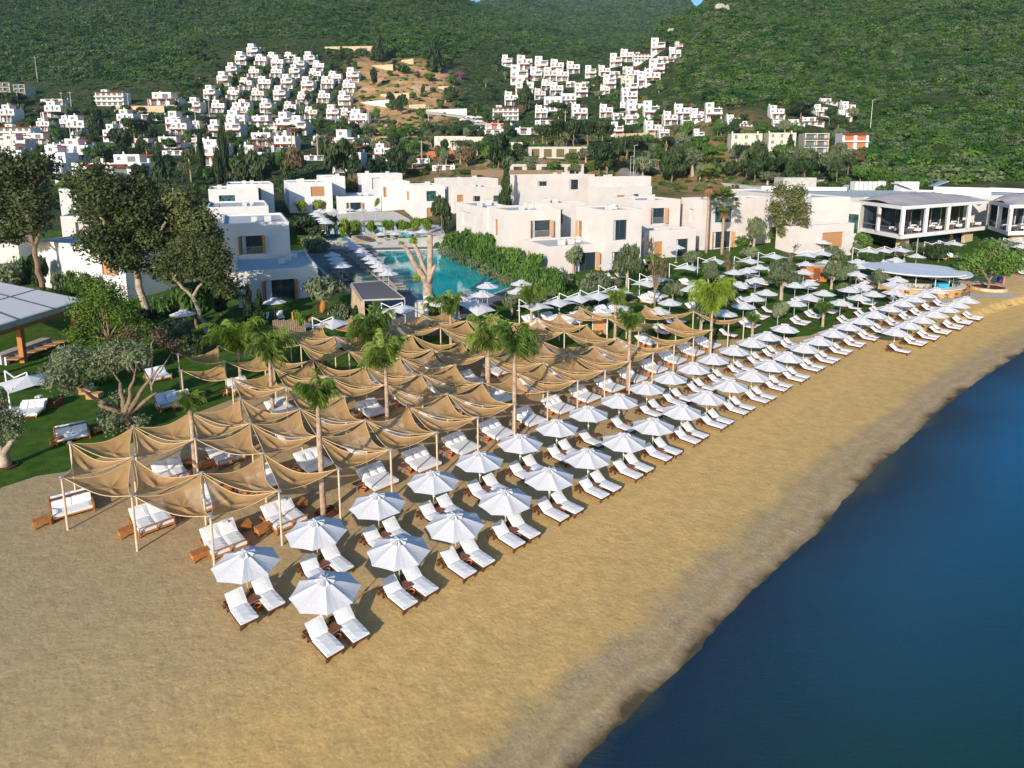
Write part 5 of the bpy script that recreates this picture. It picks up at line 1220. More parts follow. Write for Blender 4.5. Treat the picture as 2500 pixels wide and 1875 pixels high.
restaurant('second glazed restaurant terrace cut by the right photo edge',2470,500,2640,496,2420,490,6.2,11.1,name='restaurant')
def polyroof(name,label,cat,pts,z1,th,m,parts=()):
    C=sum((Vector((p[0],p[1],0)) for p in pts),Vector())/len(pts); t=thing(name,label,cat,(C.x,C.y,z1-th)); n_=len(pts); q=[Vector((p[0]-C.x,p[1]-C.y,0)) for p in pts]
    mb=MB(); mb.add(q+[v+Vector((0,0,th)) for v in q],[tuple(range(n_-1,-1,-1)),tuple(range(n_,2*n_))]+[(i,(i+1)%n_,n_+(i+1)%n_,n_+i) for i in range(n_)]); return t,mb,q
# main hall behind the restaurant, long grey green roof
zt=11.6
t,mb,q=polyroof('main_hall','long low resort hall with grey green flat roof and rooftop plant','hall',[at(x,y,zt) for x,y in((1760,446),(1980,470),(2052,484),(2110,481),(2640,474),(2640,448),(2300,440),(1800,432))],zt,7.5,'x'); mb.build('walls',M['stucco'],t)
rf=MB(); rf.add([v+Vector((0,0,7.52)) for v in q],[tuple(range(len(q)))]); rf.build('roof',M['grey_roof'],t)
C=t.location
def roofbox(part,px,py,w_,d_,h_,m):
    p=at(px,py,zt)-Vector(C); MB().box(-w_/2,w_/2,-d_/2,d_/2,0,h_,Matrix.Translation(p)@Matrix.Rotation(.1,4,'Z')).build(part,M[m],t)
for i in range(7): roofbox('chiller',2085+i*11,464,.9,1.8,2.0,'ac')
for i in range(5): roofbox('chiller',1998+i*9,456,.8,1.6,1.8,'concrete')
roofbox('duct_housing',2212,466,4.2,2.5,2.1,'white_metal'); roofbox('duct_housing',2262,455,5.5,2,2.2,'white_metal'); roofbox('duct_housing',2160,462,2.6,2.2,2.0,'white_metal'); roofbox('duct_housing',2080,452,5,3,2.2,'cream_paint'); roofbox('stair_box',1940,459,8.5,4.5,2.6,'concrete')
for a,c in(((1860,458),(2060,462)),((2240,468),(2420,474)),((2280,460),(2520,466)),((2060,462),(2075,450)),((2420,462),(2600,470))):
    p0=at(*a,zt+.6)-Vector(C); p1=at(*c,zt+.6)-Vector(C); MB().bar(p0,p1,1.1,.8).build('roof_duct',M['white_metal'],t)
MB().box(-1.4,1.4,-1,1,0,.12,Matrix.Translation(at(2204,456,zt+3.2)-Vector(C))@Matrix.Rotation(.35,4,'Y')).build('duct_hood',M['white_metal'],t)
MB().box(-1.4,1.4,-1,1,0,.12,Matrix.Translation(at(2292,449,zt+2.6)-Vector(C))@Matrix.Rotation(-.35,4,'Y')).build('duct_hood',M['steel'],t)
b('hall_wing','pale hall wing with panelled wall between villa and restaurant',1985,489,2102,6.8,10,[(.72,.98,1.0,4.6,'half'),(.06,.34,1.2,5.2,'blank'),(.40,.66,1.2,5.2,'blank')],[],yr=495,roof='grey_roof',ac=0,cat='hall',group=None)
b('hall_wing','long pale low wing with strip windows left of the restaurant',1765,462,1982,6.2,8,[(.25,.38,3.6,5.0,'dark'),(.42,.54,3.6,5.0,'dark')],[],yr=482,roof='grey_roof',ac=0,cat='hall',group=None)
# ---- left pavilion with pebble roof
zt=4.6; P4=[at(x,y,zt) for x,y in((208,731),(95,707),(-60,676),(-220,720),(-60,812))]
t,mb,q=polyroof('pavilion','open timber pavilion with white pebble roof at the left photo edge','pavilion',[P4[0],P4[2],P4[3],P4[4]],zt,.55,'x'); mb.build('roof_slab',M['concrete'],t)
C=Vector(t.location); z_=Vector((0,0,.56)); g=MB(); g.add([v*.97+z_ for v in q],[tuple(range(len(q)))]); M['pebble']=mat('pebble_roof',(.52,.52,.53),.95,.1,noise=(18,(.72,.72,.73),.35,.65),bump=(20,.8)); gg=g.build('roof_pebbles',M['pebble'],t)
st=MB()
for f in(.33,.66): st.bar(q[0].lerp(q[3],f)+z_*1.03,q[1].lerp(q[2],f)+z_*1.03,.22,.05)
for f in(.4,): st.bar(q[0].lerp(q[1],f)+z_*1.04,q[3].lerp(q[2],f)+z_*1.04,.22,.05)
st.build('roof_strips',M['deck'],t)
for f,e in((.06,.03),(.62,.03),(.06,.9),(1.0,.03)):
    p=q[0].lerp(q[3],f).lerp(q[1].lerp(q[2],f),e)*.96; MB().bar(p,p-Vector((0,0,4.6)),.45,.45).build('timber_post',M['teak'],t)
fb=MB(); fb.bar(q[0]*.97-Vector((0,0,.2)),q[3]*.97-Vector((0,0,.2)),.3,.5); fb.build('timber_beam',M['teak'],t)
ct=MB(); a=q[0].lerp(q[3],.25)*.75; ct.bar(a-Vector((0,0,3.4)),a+(q[3]-q[0]).normalized()*6-Vector((0,0,3.4)),1.0,.9); ct.build('serving_counter',M['concrete'],t)
fl_=MB(); fl_.add([v*.97-Vector((0,0,4.15)) for v in q],[tuple(range(len(q)))]); fl_.build('timber_floor',M['deck'],t); bw=MB(); bw.bar(q[1].lerp(q[0],.1)*.9-Vector((0,0,2.1)),q[2]*.9-Vector((0,0,2.1)),.2,4.2); bw.build('shade_backdrop',M['dark_wood'],t)  # dark backdrop added at the rear, its colour giving the interior's shade
for i in range(6):
    p=q[0].lerp(q[3],.2+.1*i)*.88-Vector((0,0,4.0)); MB().box(-.6,.6,-.4,.4,.6,.68,Matrix.Translation(p)).build('table_top',M['shutter'],t); MB().box(-.9,-.7,-.2,.2,0,.8,Matrix.Translation(p)).build('chair',M['cushion'],t)
# ================================================================ UMBRELLAS ON LAWN AND POOL
UL=umbrella('garden_umbrella',None,None,R_=1.42,zr=2.25,za=2.72,white_pole=True)
UP=umbrella('pool_umbrella',None,None,R_=1.45,zr=2.2,za=2.72,white_pole=True)
lawnU=[(1636,731),(1607,751),(1685,699),(1704,687),(1770,757),(1816,739),(1841,721),(1872,708),(1845,678),(1804,688),(1793,659),(1826,654),(1855,647),(1941,733),(1976,719),(2053,732),(2012,709),(1975,684),(1942,690),(1963,658),(2016,636),(1968,639),(1904,642),(2097,720),(2133,711),(2106,691),(2092,663),(2094,633),(2098,645),(2074,701),(2150,632),(2188,629),(2192,676),(2179,688),(2199,694),(2183,707),(2238,620),(2490,627),(2494,597)]
pts=[(gp(x,y,2.72),x,y) for x,y in lawnU]
dv=lambda p:p.x*DD.x+p.y*DD.y
pts.sort(key=lambda e:-dv(e[0])); rows=[]
for e in pts:
    if rows and abs(dv(rows[-1][0][0])-dv(e[0]))<3.6: rows[-1].append(e)
    else: rows.append([e])
RWN=['beach side lawn row','second lawn row','third lawn row','fourth lawn row','fifth lawn row','sixth lawn row','seventh lawn row','eighth lawn row','ninth lawn row','tenth lawn row','eleventh lawn row','twelfth lawn row']
for r_,row in enumerate(rows):
    row.sort(key=lambda e:e[1])
    for i,(p,x,y) in enumerate(row):
        p=Vector((p.x,p.y,T(p.x,p.y))); who=f'the {nth(i+1)} white umbrella from the left, {RWN[r_]}'
        place(UL,p,rnd.uniform(0,1),f'white garden umbrella, {nth(i+1)} from the left of the {RWN[r_]}','white umbrellas on the lawn')
        lounger_pair(p,who,'loungers on the lawn',LO,left=True,right=rnd.random()<.8,potp=False,rz=RZ+rnd.uniform(-.08,.08))
LP=lounger('pool_lounger','pool lounger','concrete','taupe',.30,.07,35)
poolU=[('pool side row',[(948,660),(934,651),(926,642),(913,633),(901,624),(890,615),(881,607),(872,600),(863,594),(855,589),(849,579)]),
 ('short row behind the pool side row',[(835,642),(827,634),(819,625),(811,616)]),
 ('row at the far end of the pool',[(887,567),(930,567),(965,566),(1003,564),(1031,560)]),
 ('second row at the far end of the pool',[(880,563),(921,562),(955,562),(990,561)]),
 ('steep row left of the upper pool',[(798,538),(793,534),(787,529),(778,522),(770,517)]),
 ('row in front of the villas above the upper pool',[(781,510),(814,510),(853,508),(882,509),(916,507)]),
 ('row at the near end of the pool',[(1120,720),(1178,710),(1190,690),(1266,703),(1273,684),(1078,731)])]
pd=E1
for nm,L_ in poolU:
    for i,(x,y) in enumerate(L_):
        z0=ZP if y>560 else (5.2 if y<545 else 3.5)
        p=at(x,y,z0+2.72); p.z=z0
        place(UP,p,rnd.uniform(0,1),f'white pool umbrella, {nth(i+1)} of the {nm}','umbrellas around the pools')
        if nm.startswith(('pool','short')): lounger_pair(p,f'the {nth(i+1)} umbrella of the {nm}','taupe loungers around the pool',LP,table=False,potp=False,rz=math.atan2(E1.y,E1.x),dd=E1,ad=E2,off=.3,sp=.5)
        elif nm.startswith('row at the far'): lounger_pair(p,f'the {nth(i+1)} umbrella of the {nm}','taupe loungers around the pool',LP,table=False,potp=False,rz=math.atan2(-E2.y,-E2.x),dd=-E2,ad=E1,off=1.0,sp=.75)
for i,(x,y) in enumerate([(983,716),(978,710),(972,704),(966,697)]):
    p=at(x,y,ZP); place(LP,p,math.atan2(E1.y,E1.x),f'taupe lounger without umbrella, {nth(i+1)} from the near end of the pool deck','taupe loungers around the pool')
for x,y,lab in((446,757,'cream umbrella standing alone beneath the eucalyptus trees'),(668,728,'pale umbrella between two loungers on the villa lawn'),(1485,641,'small pale umbrella on the terrace of the single storey villa'),(1652,598,'pale umbrella on a villa terrace behind the thin tree'),(2011,587,'small umbrella in front of the low villa by the restaurant')):
    p=gp(x,y,2.72); p.z=T(p.x,p.y); place(UL,p,0,lab,'single umbrellas by the villas')
for x,y,rz,lab in((648,782,-1.35,'left white lounger on the villa lawn'),(685,778,-1.1,'right white lounger on the villa lawn'),(1490,683,-1.0,'left lounger on the terrace of the single storey villa'),(1515,681,-.8,'right lounger on the terrace of the single storey villa'),(1577,648,-1.6,'left lounger on the terrace beside the thin tree'),(1600,644,-1.2,'right lounger on the terrace beside the thin tree')):
    place(LO,gp(x,y),rz,lab,'loungers by the villas')
# cantilever parasols
def canti():
    t=thing('square_parasol',None,'parasol'); H=2.55
    mb=MB(); N=6
    c=Vector((0,0,H+.42)); K=[Vector((2.0,0,H-.16)),Vector((0,2.0,H-.16)),Vector((-2.0,0,H-.16)),Vector((0,-2.0,H-.16))]
    for k in range(4):
        a,d=K[k],K[(k+1)%4]; m_=(a+d)/2*.97+Vector((0,0,.02)); m_.z=H-.02
        mb.add([c,a,m_,d],[(0,1,2),(0,2,3)])
    cp=mb.build('canopy',M['white_fabric'],t); MB().lathe([(.09,H+.40),(.07,H+.52),(.02,H+.55)],8).build('vent',M['white_metal'],cp)
    MB().bar((-2.05,1.1,0),(-2.1,1.1,3.0),.085).build('post',M['white_metal'],t)
    a=MB(); a.bar((-2.1,1.1,3.0),(-1.15,.52,2.62),.065); a.bar((-1.25,.55,2.6),(0,0,H+.66),.065); a.bar((0,0,H+.66),(0,0,H+.42),.06); a.build('arm',M['white_metal'],t)
    MB().box(-2.4,-1.4,.4,1.4,0,.09).build('base_plate',M['concrete'],t)
    r=MB(); [r.bar((0,0,H+.35),k_,.035) for k_ in K]; r.build('rib_frame',M['white_metal'],t)
    return reg(t)
CP=canti(); DB2=DB
canl=[(67,920,'on the left lawn beside the pavilion'),(813,778,'behind the left rear corner of the sails'),(983,766,'in front of the pool pergola counter'),(1153,752,'tilted beside the feather palms at the pool end'),
 (1308,737,'first of the row behind the sails'),(1362,728,'second of the row behind the sails'),(1413,719,'third of the row behind the sails'),(1461,713,'fourth of the row behind the sails'),(1504,702,'fifth of the row behind the sails'),
 (1580,683,'left of the thin leaning tree'),(1604,672,'just behind the parasol left of the thin tree'),(1678,645,'right of the thin leaning tree'),(1746,630,'beside the half bare pale tree'),(1832,630,'half hidden below the fan palms'),
 (1891,619,'left of the forked olive in the back row'),(1971,615,'left one of a close pair below the villa'),(2009,612,'right one of a close pair below the villa'),(2123,606,'left of three below the restaurant'),(2160,605,'middle of three below the restaurant'),(2200,604,'right of three below the restaurant'),(2296,591,'left of two behind the beach bar'),(2331,589,'right of two behind the beach bar'),(2492,583,'at the far right photo edge')]
for i,(x,y,lab) in enumerate(canl):
    p=gp(x,y,3.0); p.z=T(p.x,p.y) if not(860<x<1250) else max(T(p.x,p.y),ZP); rz=rnd.uniform(-.25,.25) if i else .1
    c=place(CP,p,rz,'white square parasol '+lab,'square cantilever parasols')
    if i==0: c.scale=(1.12,1.12,1.05)
    if i==3: c.rotation_euler=(.25,.2,rz)
    if i not in(0,2,3):
        q=p+Vector((.3,.2,0)); q.z=p.z; place(DB,q,RZ+rnd.uniform(-.2,.2),'white daybed under the square parasol '+lab,'daybeds under square parasols')
for k,(x,y) in enumerate(((1345,783),(1475,765),(1510,757),(1590,735),(1395,790),(1300,790))):
    place(DB,gp(x,y),RZ+rnd.uniform(-.15,.1),f'white daybed on the lawn behind the sails, {nth(k+1)} counted along the back','white daybeds behind the sails')
# furniture on villa lawn
p=gp(738,795); mb=slab('terrace_slab','pale stone terrace slab with the orange chair','terrace',[p.xy+Vector(q) for q in((-1.2,-1.2),(5.2,-.6),(5.2,2.6),(-1.2,2.2))],p.z-.1,p.z+.08,'white_paint')
t=thing('garden_chair','orange cushioned garden armchair on the pale terrace slab','armchair',gp(726,788)+Vector((0,0,.08))); MB().box(-.4,.4,-.4,.4,.15,.45).build('seat',M['rattan'],t); MB().box(-.45,-.3,-.45,.45,.15,1.25).build('backrest',M['rattan'],t); [MB().box(-.3,.4,y-.07,y+.07,.15,.68).build('arm_rest',M['rattan'],t) for y in(-.45,.45)]
t=thing('coffee_table','low wooden coffee table on the pale terrace slab','table',gp(767,786)+Vector((0,0,.08))); MB().box(-.55,.55,-.35,.35,.3,.38).build('table_top',M['teak'],t); [MB().box(x-.05,x+.05,y-.05,y+.05,0,.3).build('leg',M['teak'],t) for x in(-.45,.45) for y in(-.28,.28)]
t=thing('hanging_chair','egg shaped wicker hanging chair under the round tree','hanging chair',gp(787,772)); 
e=MB(); NN=12
for i in range(NN+1):
    for j in range(NN+1):
        a=R(-70+320*i/NN*.8); f=math.pi*j/NN; e.v.append((.55*math.sin(f)*math.cos(a),.55*math.sin(f)*math.sin(a),1.25+.85*math.cos(f)))
for i in range(NN):
    for j in range(NN): e.f.append((i*(NN+1)+j,(i+1)*(NN+1)+j,(i+1)*(NN+1)+j+1,i*(NN+1)+j+1))
e.build('wicker_shell',M['rattan'],t,smooth=True); MB().tube([(.5,.5,0),(.7,.6,1.2),(.4,.3,2.4),(0,0,2.5),(0,0,2.1)],.04,8).build('stand',M['white_metal'],t)
f=thing('wooden_fence','short slatted wooden privacy fence behind the sails','fence',gp(708,815)); 
for i in range(16): MB().box(-1.8+i*.225,-1.62+i*.225,-.03,.03,0,1.5+.05*(i%3)).build('fence_board',M['bark'],f)
t=thing('changing_screen','white framed wooden changing screen on the back lawn','screen',gp(1463,818)); MB().box(-.7,.7,-.03,.03,.1,1.9).build('wood_panel',M['shutter'],t); fr=MB(); fr.bar((-.75,0,0),(-.75,0,2),.06); fr.bar((.75,0,0),(.75,0,2),.06); fr.bar((-.75,0,2),(.75,0,2),.06); fr.build('frame',M['white_metal'],t)
t=thing('towel_cabin','wooden towel cabin with flat roof among the lawn umbrellas','cabin',gp(1985,685)); MB().box(-1.6,1.6,-1,1,0,2.3).build('cabin_walls',M['teak'],t); MB().box(-1.75,1.75,-1.15,1.15,2.3,2.42).build('cabin_roof',M['concrete'],t); MB().box(-.5,.5,-1.04,-1.0,.1,2.0).build('door',M['table_top'],t)
t=thing('wooden_planter','wooden planter box with herbs beside the left lawn daybed','planter',gp(118,990)); MB().box(-.9,.9,-.5,.5,0,.5).build('box',M['table_top'],t); obj('herbs',crownmesh('herbs',77,[(0,0,.55,.6,.35,.2)],500,.07,M['green_leaf']),t)
for x,y,l in((214,962,'left of two wooden crates by the shrubs on the left lawn'),(232,973,'right of two wooden crates by the shrubs on the left lawn')):
    t=thing('wooden_crate',l,'crate',gp(x,y)); MB().box(-.5,.5,-.35,.35,.05,.5).build('crate_body',M['bamboo'],t); [MB().box(-.52,.52,s_*.36-.02,s_*.36+.02,z,z+.08).build('slat',M['teak'],t) for s_ in(-1,1) for z in(.08,.24,.40)]
for x,y,l in((97,985,'on the planter beside the left lawn daybed'),(222,955,'on the crate by the left lawn shrubs'),(1320,795,'left of two by the sail poles'),(1372,782,'right of two by the sail poles'),(1466,758,'beside the daybed behind the sails')):
    p=gp(x,y); t=thing('lantern','white framed garden lantern '+l,'lantern',p); f=MB(); [f.bar((a,b_,0),(a,b_,.6),.035) for a in(-.17,.17) for b_ in(-.17,.17)]; f.box(-.2,.2,-.2,.2,.58,.64); f.box(-.2,.2,-.2,.2,0,.04); f.build('frame',M['white_metal'],t); MB().lathe([(.09,.04),(.09,.3)],8).build('candle',M['cushion'],t)
# lamp posts
def lamp(px,py,h,label,mt='steel'):
    t=thing('lamp_post',label,'lamp post',gp(px,py)); MB().tube([(0,0,0),(0,0,h)],[.09,.05],8).build('post',M[mt],t); MB().bar((0,0,h-.05),(.9,0,h+.05),.06).build('arm',M[mt],t); MB().box(.5,1.1,-.13,.13,h,h+.1).build('lamp_head',M['ac'],t)
lamp(2237,622,4.5,'thin lamp post in front of the restaurant base'); lamp(1780,625,4,'lamp post in front of the right villa'); 
# ================================================================ TOWN HOUSES ON THE SLOPES
def hhouse(kind):
    """small white terraced house, unit width 8 m, origin at front centre of base"""
    names={'cube':'hillside_house','tower':'hillside_house','wide':'terrace_house','flat':'flat_roof_house','apt':'apartment_block','cream':'cream_block','glassy':'modern_house','orange':'unfinished_house','arch':'arched_house','box':'plain_building'}
    t=thing(names[kind],None,'house'); u=Vector((1,0,0)); v=Vector((0,1,0))
    def body(x0,y0,W,D,H,ops,m='white_paint',side=(),name='walls',base=-4):
        O=Vector((x0,y0,0)); w_=MB(); facade(w_,O,u,W,base,H,ops,.25); facade(w_,O+v*D,-v,D,base,H,side,.25); facade(w_,O+u*W,v,D,base,H,side,.25); facade(w_,O+u*W+v*D,-u,W,base,H,[])
        q=[O,O+u*W,O+u*W+v*D,O+v*D]; th=.25; qi=[O+(u+v)*th,O+u*(W-th)+v*th,O+u*(W-th)+v*(D-th),O+u*th+v*(D-th)]; a,c=Vector((0,0,H)),Vector((0,0,H-.4))
        w_.add([k+a for k in q]+[k+a for k in qi]+[k+c for k in qi],[(0,1,5,4),(1,2,6,5),(2,3,7,6),(3,0,4,7),(4,5,9,8),(5,6,10,9),(6,7,11,10),(7,4,8,11),(8,9,10,11)])
        w_.build(name,M[m],t)
        for o in ops:
            mb=MB(); P=lambda x,z:O+u*x+v*.24+Vector((0,0,z)); mb.add([P(o[0],o[2]),P(o[1],o[2]),P(o[1],o[3]),P(o[0],o[3])],[(0,1,2,3)]); g=mb.build('window',M['far_glass' if len(o)<5 else o[4]],t)
            if o[3]-o[2]<1.9 and o[1]-o[0]<2: 
                fr=MB(); fr.bar(P((o[0]+o[1])/2,o[2])-v*.03,P((o[0]+o[1])/2,o[3])-v*.03,.08); fr.bar(P(o[0],o[2])-v*.03,P(o[1],o[2])-v*.03,.1); fr.build('frame',M['white_paint'],g)
    def pergola(x0,x1,y0,y1,z,m='red_roof'):
        mb=MB(); mb.add([(x0,y0,z-.35),(x1,y0,z-.35),(x1,y1,z),(x0,y1,z),(x0,y0,z-.2),(x1,y0,z-.2),(x1,y1,z+.15),(x0,y1,z+.15)],[(3,2,1,0),(4,5,6,7),(0,1,5,4),(1,2,6,5),(2,3,7,6),(3,0,4,7)]); mb.build('awning_roof',M[m],t)
    def posts(xs,y,z0,z1):
        for x in xs: MB().box(x-.14,x+.14,y-.14,y+.14,z0,z1).build('porch_post',M['white_paint'],t)
    def chim(x,y,z):
        MB().box(x-.25,x+.25,y-.25,y+.25,z-.2,z+1.0).build('chimney',M['white_paint'],t)
    if kind=='cube':
        body(-4,0,8,6.5,3.1,[(.6,3.0,.2,2.4),(4.2,7.2,.2,2.4)]); body(-4,1.6,8,5,6.2,[(.8,2.0,4.0,5.2),(3.6,4.6,3.9,5.9),(5.6,7.0,4.0,5.2)],name='upper_walls',base=3.1); body(-4,3.2,4.2,3.4,8.4,[(1.2,2.4,6.6,7.7)],name='tower_walls',base=6.2)
        pergola(-3.6,3.6,-1.6,.0,3.0); posts((-3.4,0,3.4),-1.5,-3,2.6); pergola(.4,3.9,1.9,3.6,7.9); chim(3.4,5.8,6.2); chim(-3.4,6,8.4)
    elif kind=='tower':
        body(-3.6,0,7.2,6.5,6.0,[(.6,1.7,.9,2.3),(3.0,6.4,.2,2.4),(.8,1.8,3.8,5.0),(3.4,6.4,3.4,5.4)]); body(-3.6,2.2,3.8,4,8.8,[(.9,2.2,6.8,8.0)],name='tower_walls',base=6.0); pergola(-.2,3.5,-1.0,.1,5.8,'white_paint'); MB().box(-.3,3.6,-1.1,0,3.0,3.2).build('balcony',M['white_paint'],t); MB().box(-.3,3.6,-1.1,-1.0,3.2,4.0).build('balcony_rail',M['white_paint'],t); pergola(-3.5,3.5,-1.8,-1.0,2.9); chim(3,5.8,6.0)
    elif kind=='wide':
        body(-7,0,14,7,3.1,[(.8,3.4,.2,2.4),(5,7.6,.2,2.4),(9.4,12.6,.2,2.4)]); body(-7,2,9,5,6.1,[(1.2,2.4,4,5.2),(4.8,7.6,3.4,5.4)],name='upper_walls',base=3.1); pergola(-6.8,6.8,-1.8,0,3.0); posts((-6.5,-2,2.2,6.5),-1.6,-3,2.6); pergola(2.2,6.6,2,4.4,6.0); chim(-6,6.4,6.1); chim(4,6.4,3.1)
    elif kind=='flat':
        body(-8,0,16,8,3.6,[(1,2.2,1,2.4),(4,7,.2,2.6),(9.4,12.6,.2,2.6),(13.8,15,1,2.4)]); pergola(-4.2,-.8,-1.5,0,3.2); pergola(1.2,4.8,-1.5,0,3.2); chim(6,6,3.6); chim(-5,6,3.6)
    elif kind=='apt':
        ops=[(x,x+2.2,z,z+2.0) for z in(.4,3.3,6.2) for x in(.8,4.3,7.8,11.3,14.8)]; body(-9,0,18,8,9,ops)
        for z in(2.9,5.8):
            MB().box(-9,9,-1.5,0,z-.15,z+.05).build('balcony',M['white_paint'],t); MB().box(-9,9,-1.55,-1.45,z,z+.8).build('balcony_rail',M['white_paint'],t)
        pergola(-9,9,-1.5,0,9.1); body(-7,3,4,3,11,[(1,2.4,9.5,10.5)],name='roof_room',base=9); chim(5,6,9)
    elif kind=='cream':
        ops=[(x,x+1.1,z,z+1.6,'far_glass') for z in(.9,3.9,6.9) for x in(1.2,5.2,9.4)]; body(-6,0,12,9,9.2,ops,'cream_paint'); chim(-5,4,9.2); chim(5,4,9.2)
    elif kind=='glassy':
        ops=[(x,x+3.4,z,z+2.3) for z in(.3,3.4,6.5) for x in(.8,5.0)]; body(-5,0,10,8,9.4,ops,'concrete')
        for z in(3.0,6.1,9.2): MB().box(-5.1,5.1,-1.2,0,z-.1,z+.15).build('balcony',M['white_paint'],t)
        for z in(3.15,6.25): MB().box(-4.9,4.9,-1.2,-1.14,z,z+.9).build('glass_rail',M['glass_teal'],t)
        for x in(-5,-.2,4.6): MB().box(x,x+.5,-1.15,-.0,-3,9.2).build('stone_pier',M['stone'],t)
    elif kind=='orange':
        ops=[(x,x+3.4,z,z+2.3,'brick') for z in(.3,3.4,6.5) for x in(.9,5.6)]; body(-5,0,10,8,9.6,ops,'white_paint')
        for z in(3.0,6.1): MB().box(-5.1,5.1,-.9,0,z-.1,z+.15).build('balcony',M['white_paint'],t)
        pergola(-5.2,5.2,-1.3,.1,9.5)
    elif kind=='arch':
        ops=[(x,x+1.6,z,z+2.1) for z in(.5,3.8) for x in(.9,3.6,6.6)]; body(-4.6,0,9.2,7,7.6,ops); 
        for x in(-2.6,1.2): MB().lathe([(.01,6.8),(1.2,6.8),(1.2,7.3),(.01,7.9)],10,c=(x,1.2)).build('dome',M['white_paint'],t)
        pergola(-4.4,4.4,-1.4,0,3.2); chim(3.8,6,7.6)
    elif kind=='box':
        body(-8,0,16,8,6,[(2.2,2.5,3.6,5.2,'dark_metal'),(6.2,6.5,3.6,5.2,'dark_metal'),(2.5,6.2,3.6,3.75,'dark_metal')],'cream_paint')
    return reg(t)
HP_={k:hhouse(k) for k in('cube','tower','wide','flat','apt','cream','glassy','orange','arch','box')}
HW={'cube':8,'tower':7.2,'wide':14,'flat':16,'apt':18,'cream':12,'glassy':10,'orange':10,'arch':9.2,'box':16}
HXY=[]
HP_L=[]; LASTH=[None]
def house(kind,x,y,w_,label,group,rz=None,sz=1.0):
    p=gp(x,y); k=FP/depth(p); s_=w_/k/HW[kind]*.93
    mx=-1 if (kind in('cube','tower') and rnd.random()<.25) else 1
    LASTH[0]=place(HP_[kind],p,rnd.uniform(-.22,.05) if rz is None else rz,label,group,scale=(s_,s_,s_*sz*.95)); HXY.append((p.x,p.y,s_*HW[kind]/2+1.5))
C6=lambda x,y:(450+x/3.16,80+y/3.16)
C5=lambda x,y:(x/3.16,80+y/3.16)
C7=lambda x,y:(1100+x/3.16,80+y/3.16)
C8=lambda x,y:(1700+x/2.765,150+y/2.765)
g='white cube houses of the left hillside cluster'
rowsL=[[(525,185),(675,235),(810,235),(965,245)],[(435,245),(583,250),(715,270),(885,290),(1030,300)],[(365,330),(528,345),(703,345),(850,345)],[(300,410),(465,440),(612,430),(790,430),(1000,370),(1155,390),(1300,380)],[(950,450),(1100,430),(1265,460)],[(195,515),(370,515),(560,520),(735,520),(910,550),(1070,540),(1235,560)],[(80,610),(255,615),(450,610),(630,620),(810,625),(975,665),(1145,665),(1250,675)]]
for r_,L_ in enumerate(rowsL):
    for i,(x,y) in enumerate(L_):
        a=C6(x,y); house('cube' if (r_*3+i)%3 else 'tower',a[0],a[1],30 if r_<3 else 33,f'white cube house, {nth(i+1)} from the left in the {nth(r_+1)} row of the left hillside cluster',g)
g='houses of the lower left town'
for i,(k,x,y,w_,lab) in enumerate([
 ('glassy',40,490,120,'modern terraced house at the left edge below the scrub hill'),('glassy',165,495,110,'second modern house right of the one at the left edge'),('flat',400,555,215,'wide white villa with flat overhanging roof under the hill'),('apt',850,565,235,'large white four level house standing alone under the hill'),('wide',1270,560,265,'broad white house with round middle gable under the hill'),('flat',1150,675,230,'long low white house below the brick retaining wall'),
 ('apt',120,850,270,'stepped apartment block at the far left edge of the town'),('cube',320,760,110,'white house right of the stepped apartments'),('cube',490,740,110,'white house left of the dark cypress clump in the lower town'),('wide',290,860,220,'low pergola house in front of the stepped apartments'),('cube',600,740,90,'small bright house beside the left town cypress'),('flat',530,840,190,'white house behind the round left town trees'),('tower',850,845,130,'tall white house with blue shaded side in the lower town'),
 ('wide',1110,885,180,'white pergola house with red awning left of the palm'),('cube',1370,790,135,'cubic house with two towers in the middle of the lower town'),('wide',1320,890,230,'wide house with long red awning in the lower town'),('cube',1520,780,110,'house with blunt tower in the middle row of the lower town'),('wide',1545,880,180,'house with long red porch beside the first cypress'),('tower',1660,800,120,'cream toned house with red awning behind the second cypress'),('tower',1800,800,130,'house with square tower right of the cypresses'),
 ('flat',1335,945,185,'long low white wall house in front of the red awning house'),('flat',390,1000,160,'white house behind the tall left edge tree'),('flat',830,1125,600,'long white villa with satellite dish and red door awning'),('flat',1330,1230,150,'white flat house behind the left villa trees'),('flat',1000,1230,330,'white roofed building just behind the huge eucalyptus'),('wide',120,910,150,'house with brown pergola at the far left'),('flat',560,1195,300,'white low building behind the left edge tree')]):
    a=C5(x,y); house(k,a[0],a[1],w_/3.16,lab,g)
for i,(k,x,y,w_,lab) in enumerate([('wide',680,805,190,'red roofed low house right of the cypress pair'),('tower',880,790,140,'white house on the slope below the lowest hillside row'),('cube',830,740,80,'small house with chimney above the slope house'),('wide',1070,870,190,'low house with wooden doors among green trees'),('flat',1190,985,210,'grey flat house with three red awnings left'),('flat',1010,985,190,'grey flat house with red awnings right behind the fence tree'),('flat',570,985,220,'cream low house behind the pine and cypresses'),('cube',760,920,180,'blue shaded house behind the tall palm pair'),('flat',1400,860,170,'low white house hidden in the central trees'),('box',2050,885,260,'big windowless cream building with a black outline mark'),('flat',1800,1010,200,'grey container like house behind the pool villas'),('flat',2000,1060,190,'grey sided white house behind the corner villa'),('cube',1520,985,140,'small house behind the bright round tree')]):
    a=C6(x,y); house(k,a[0],a[1],w_/3.16,lab,g)
g='white houses of the central hillside'
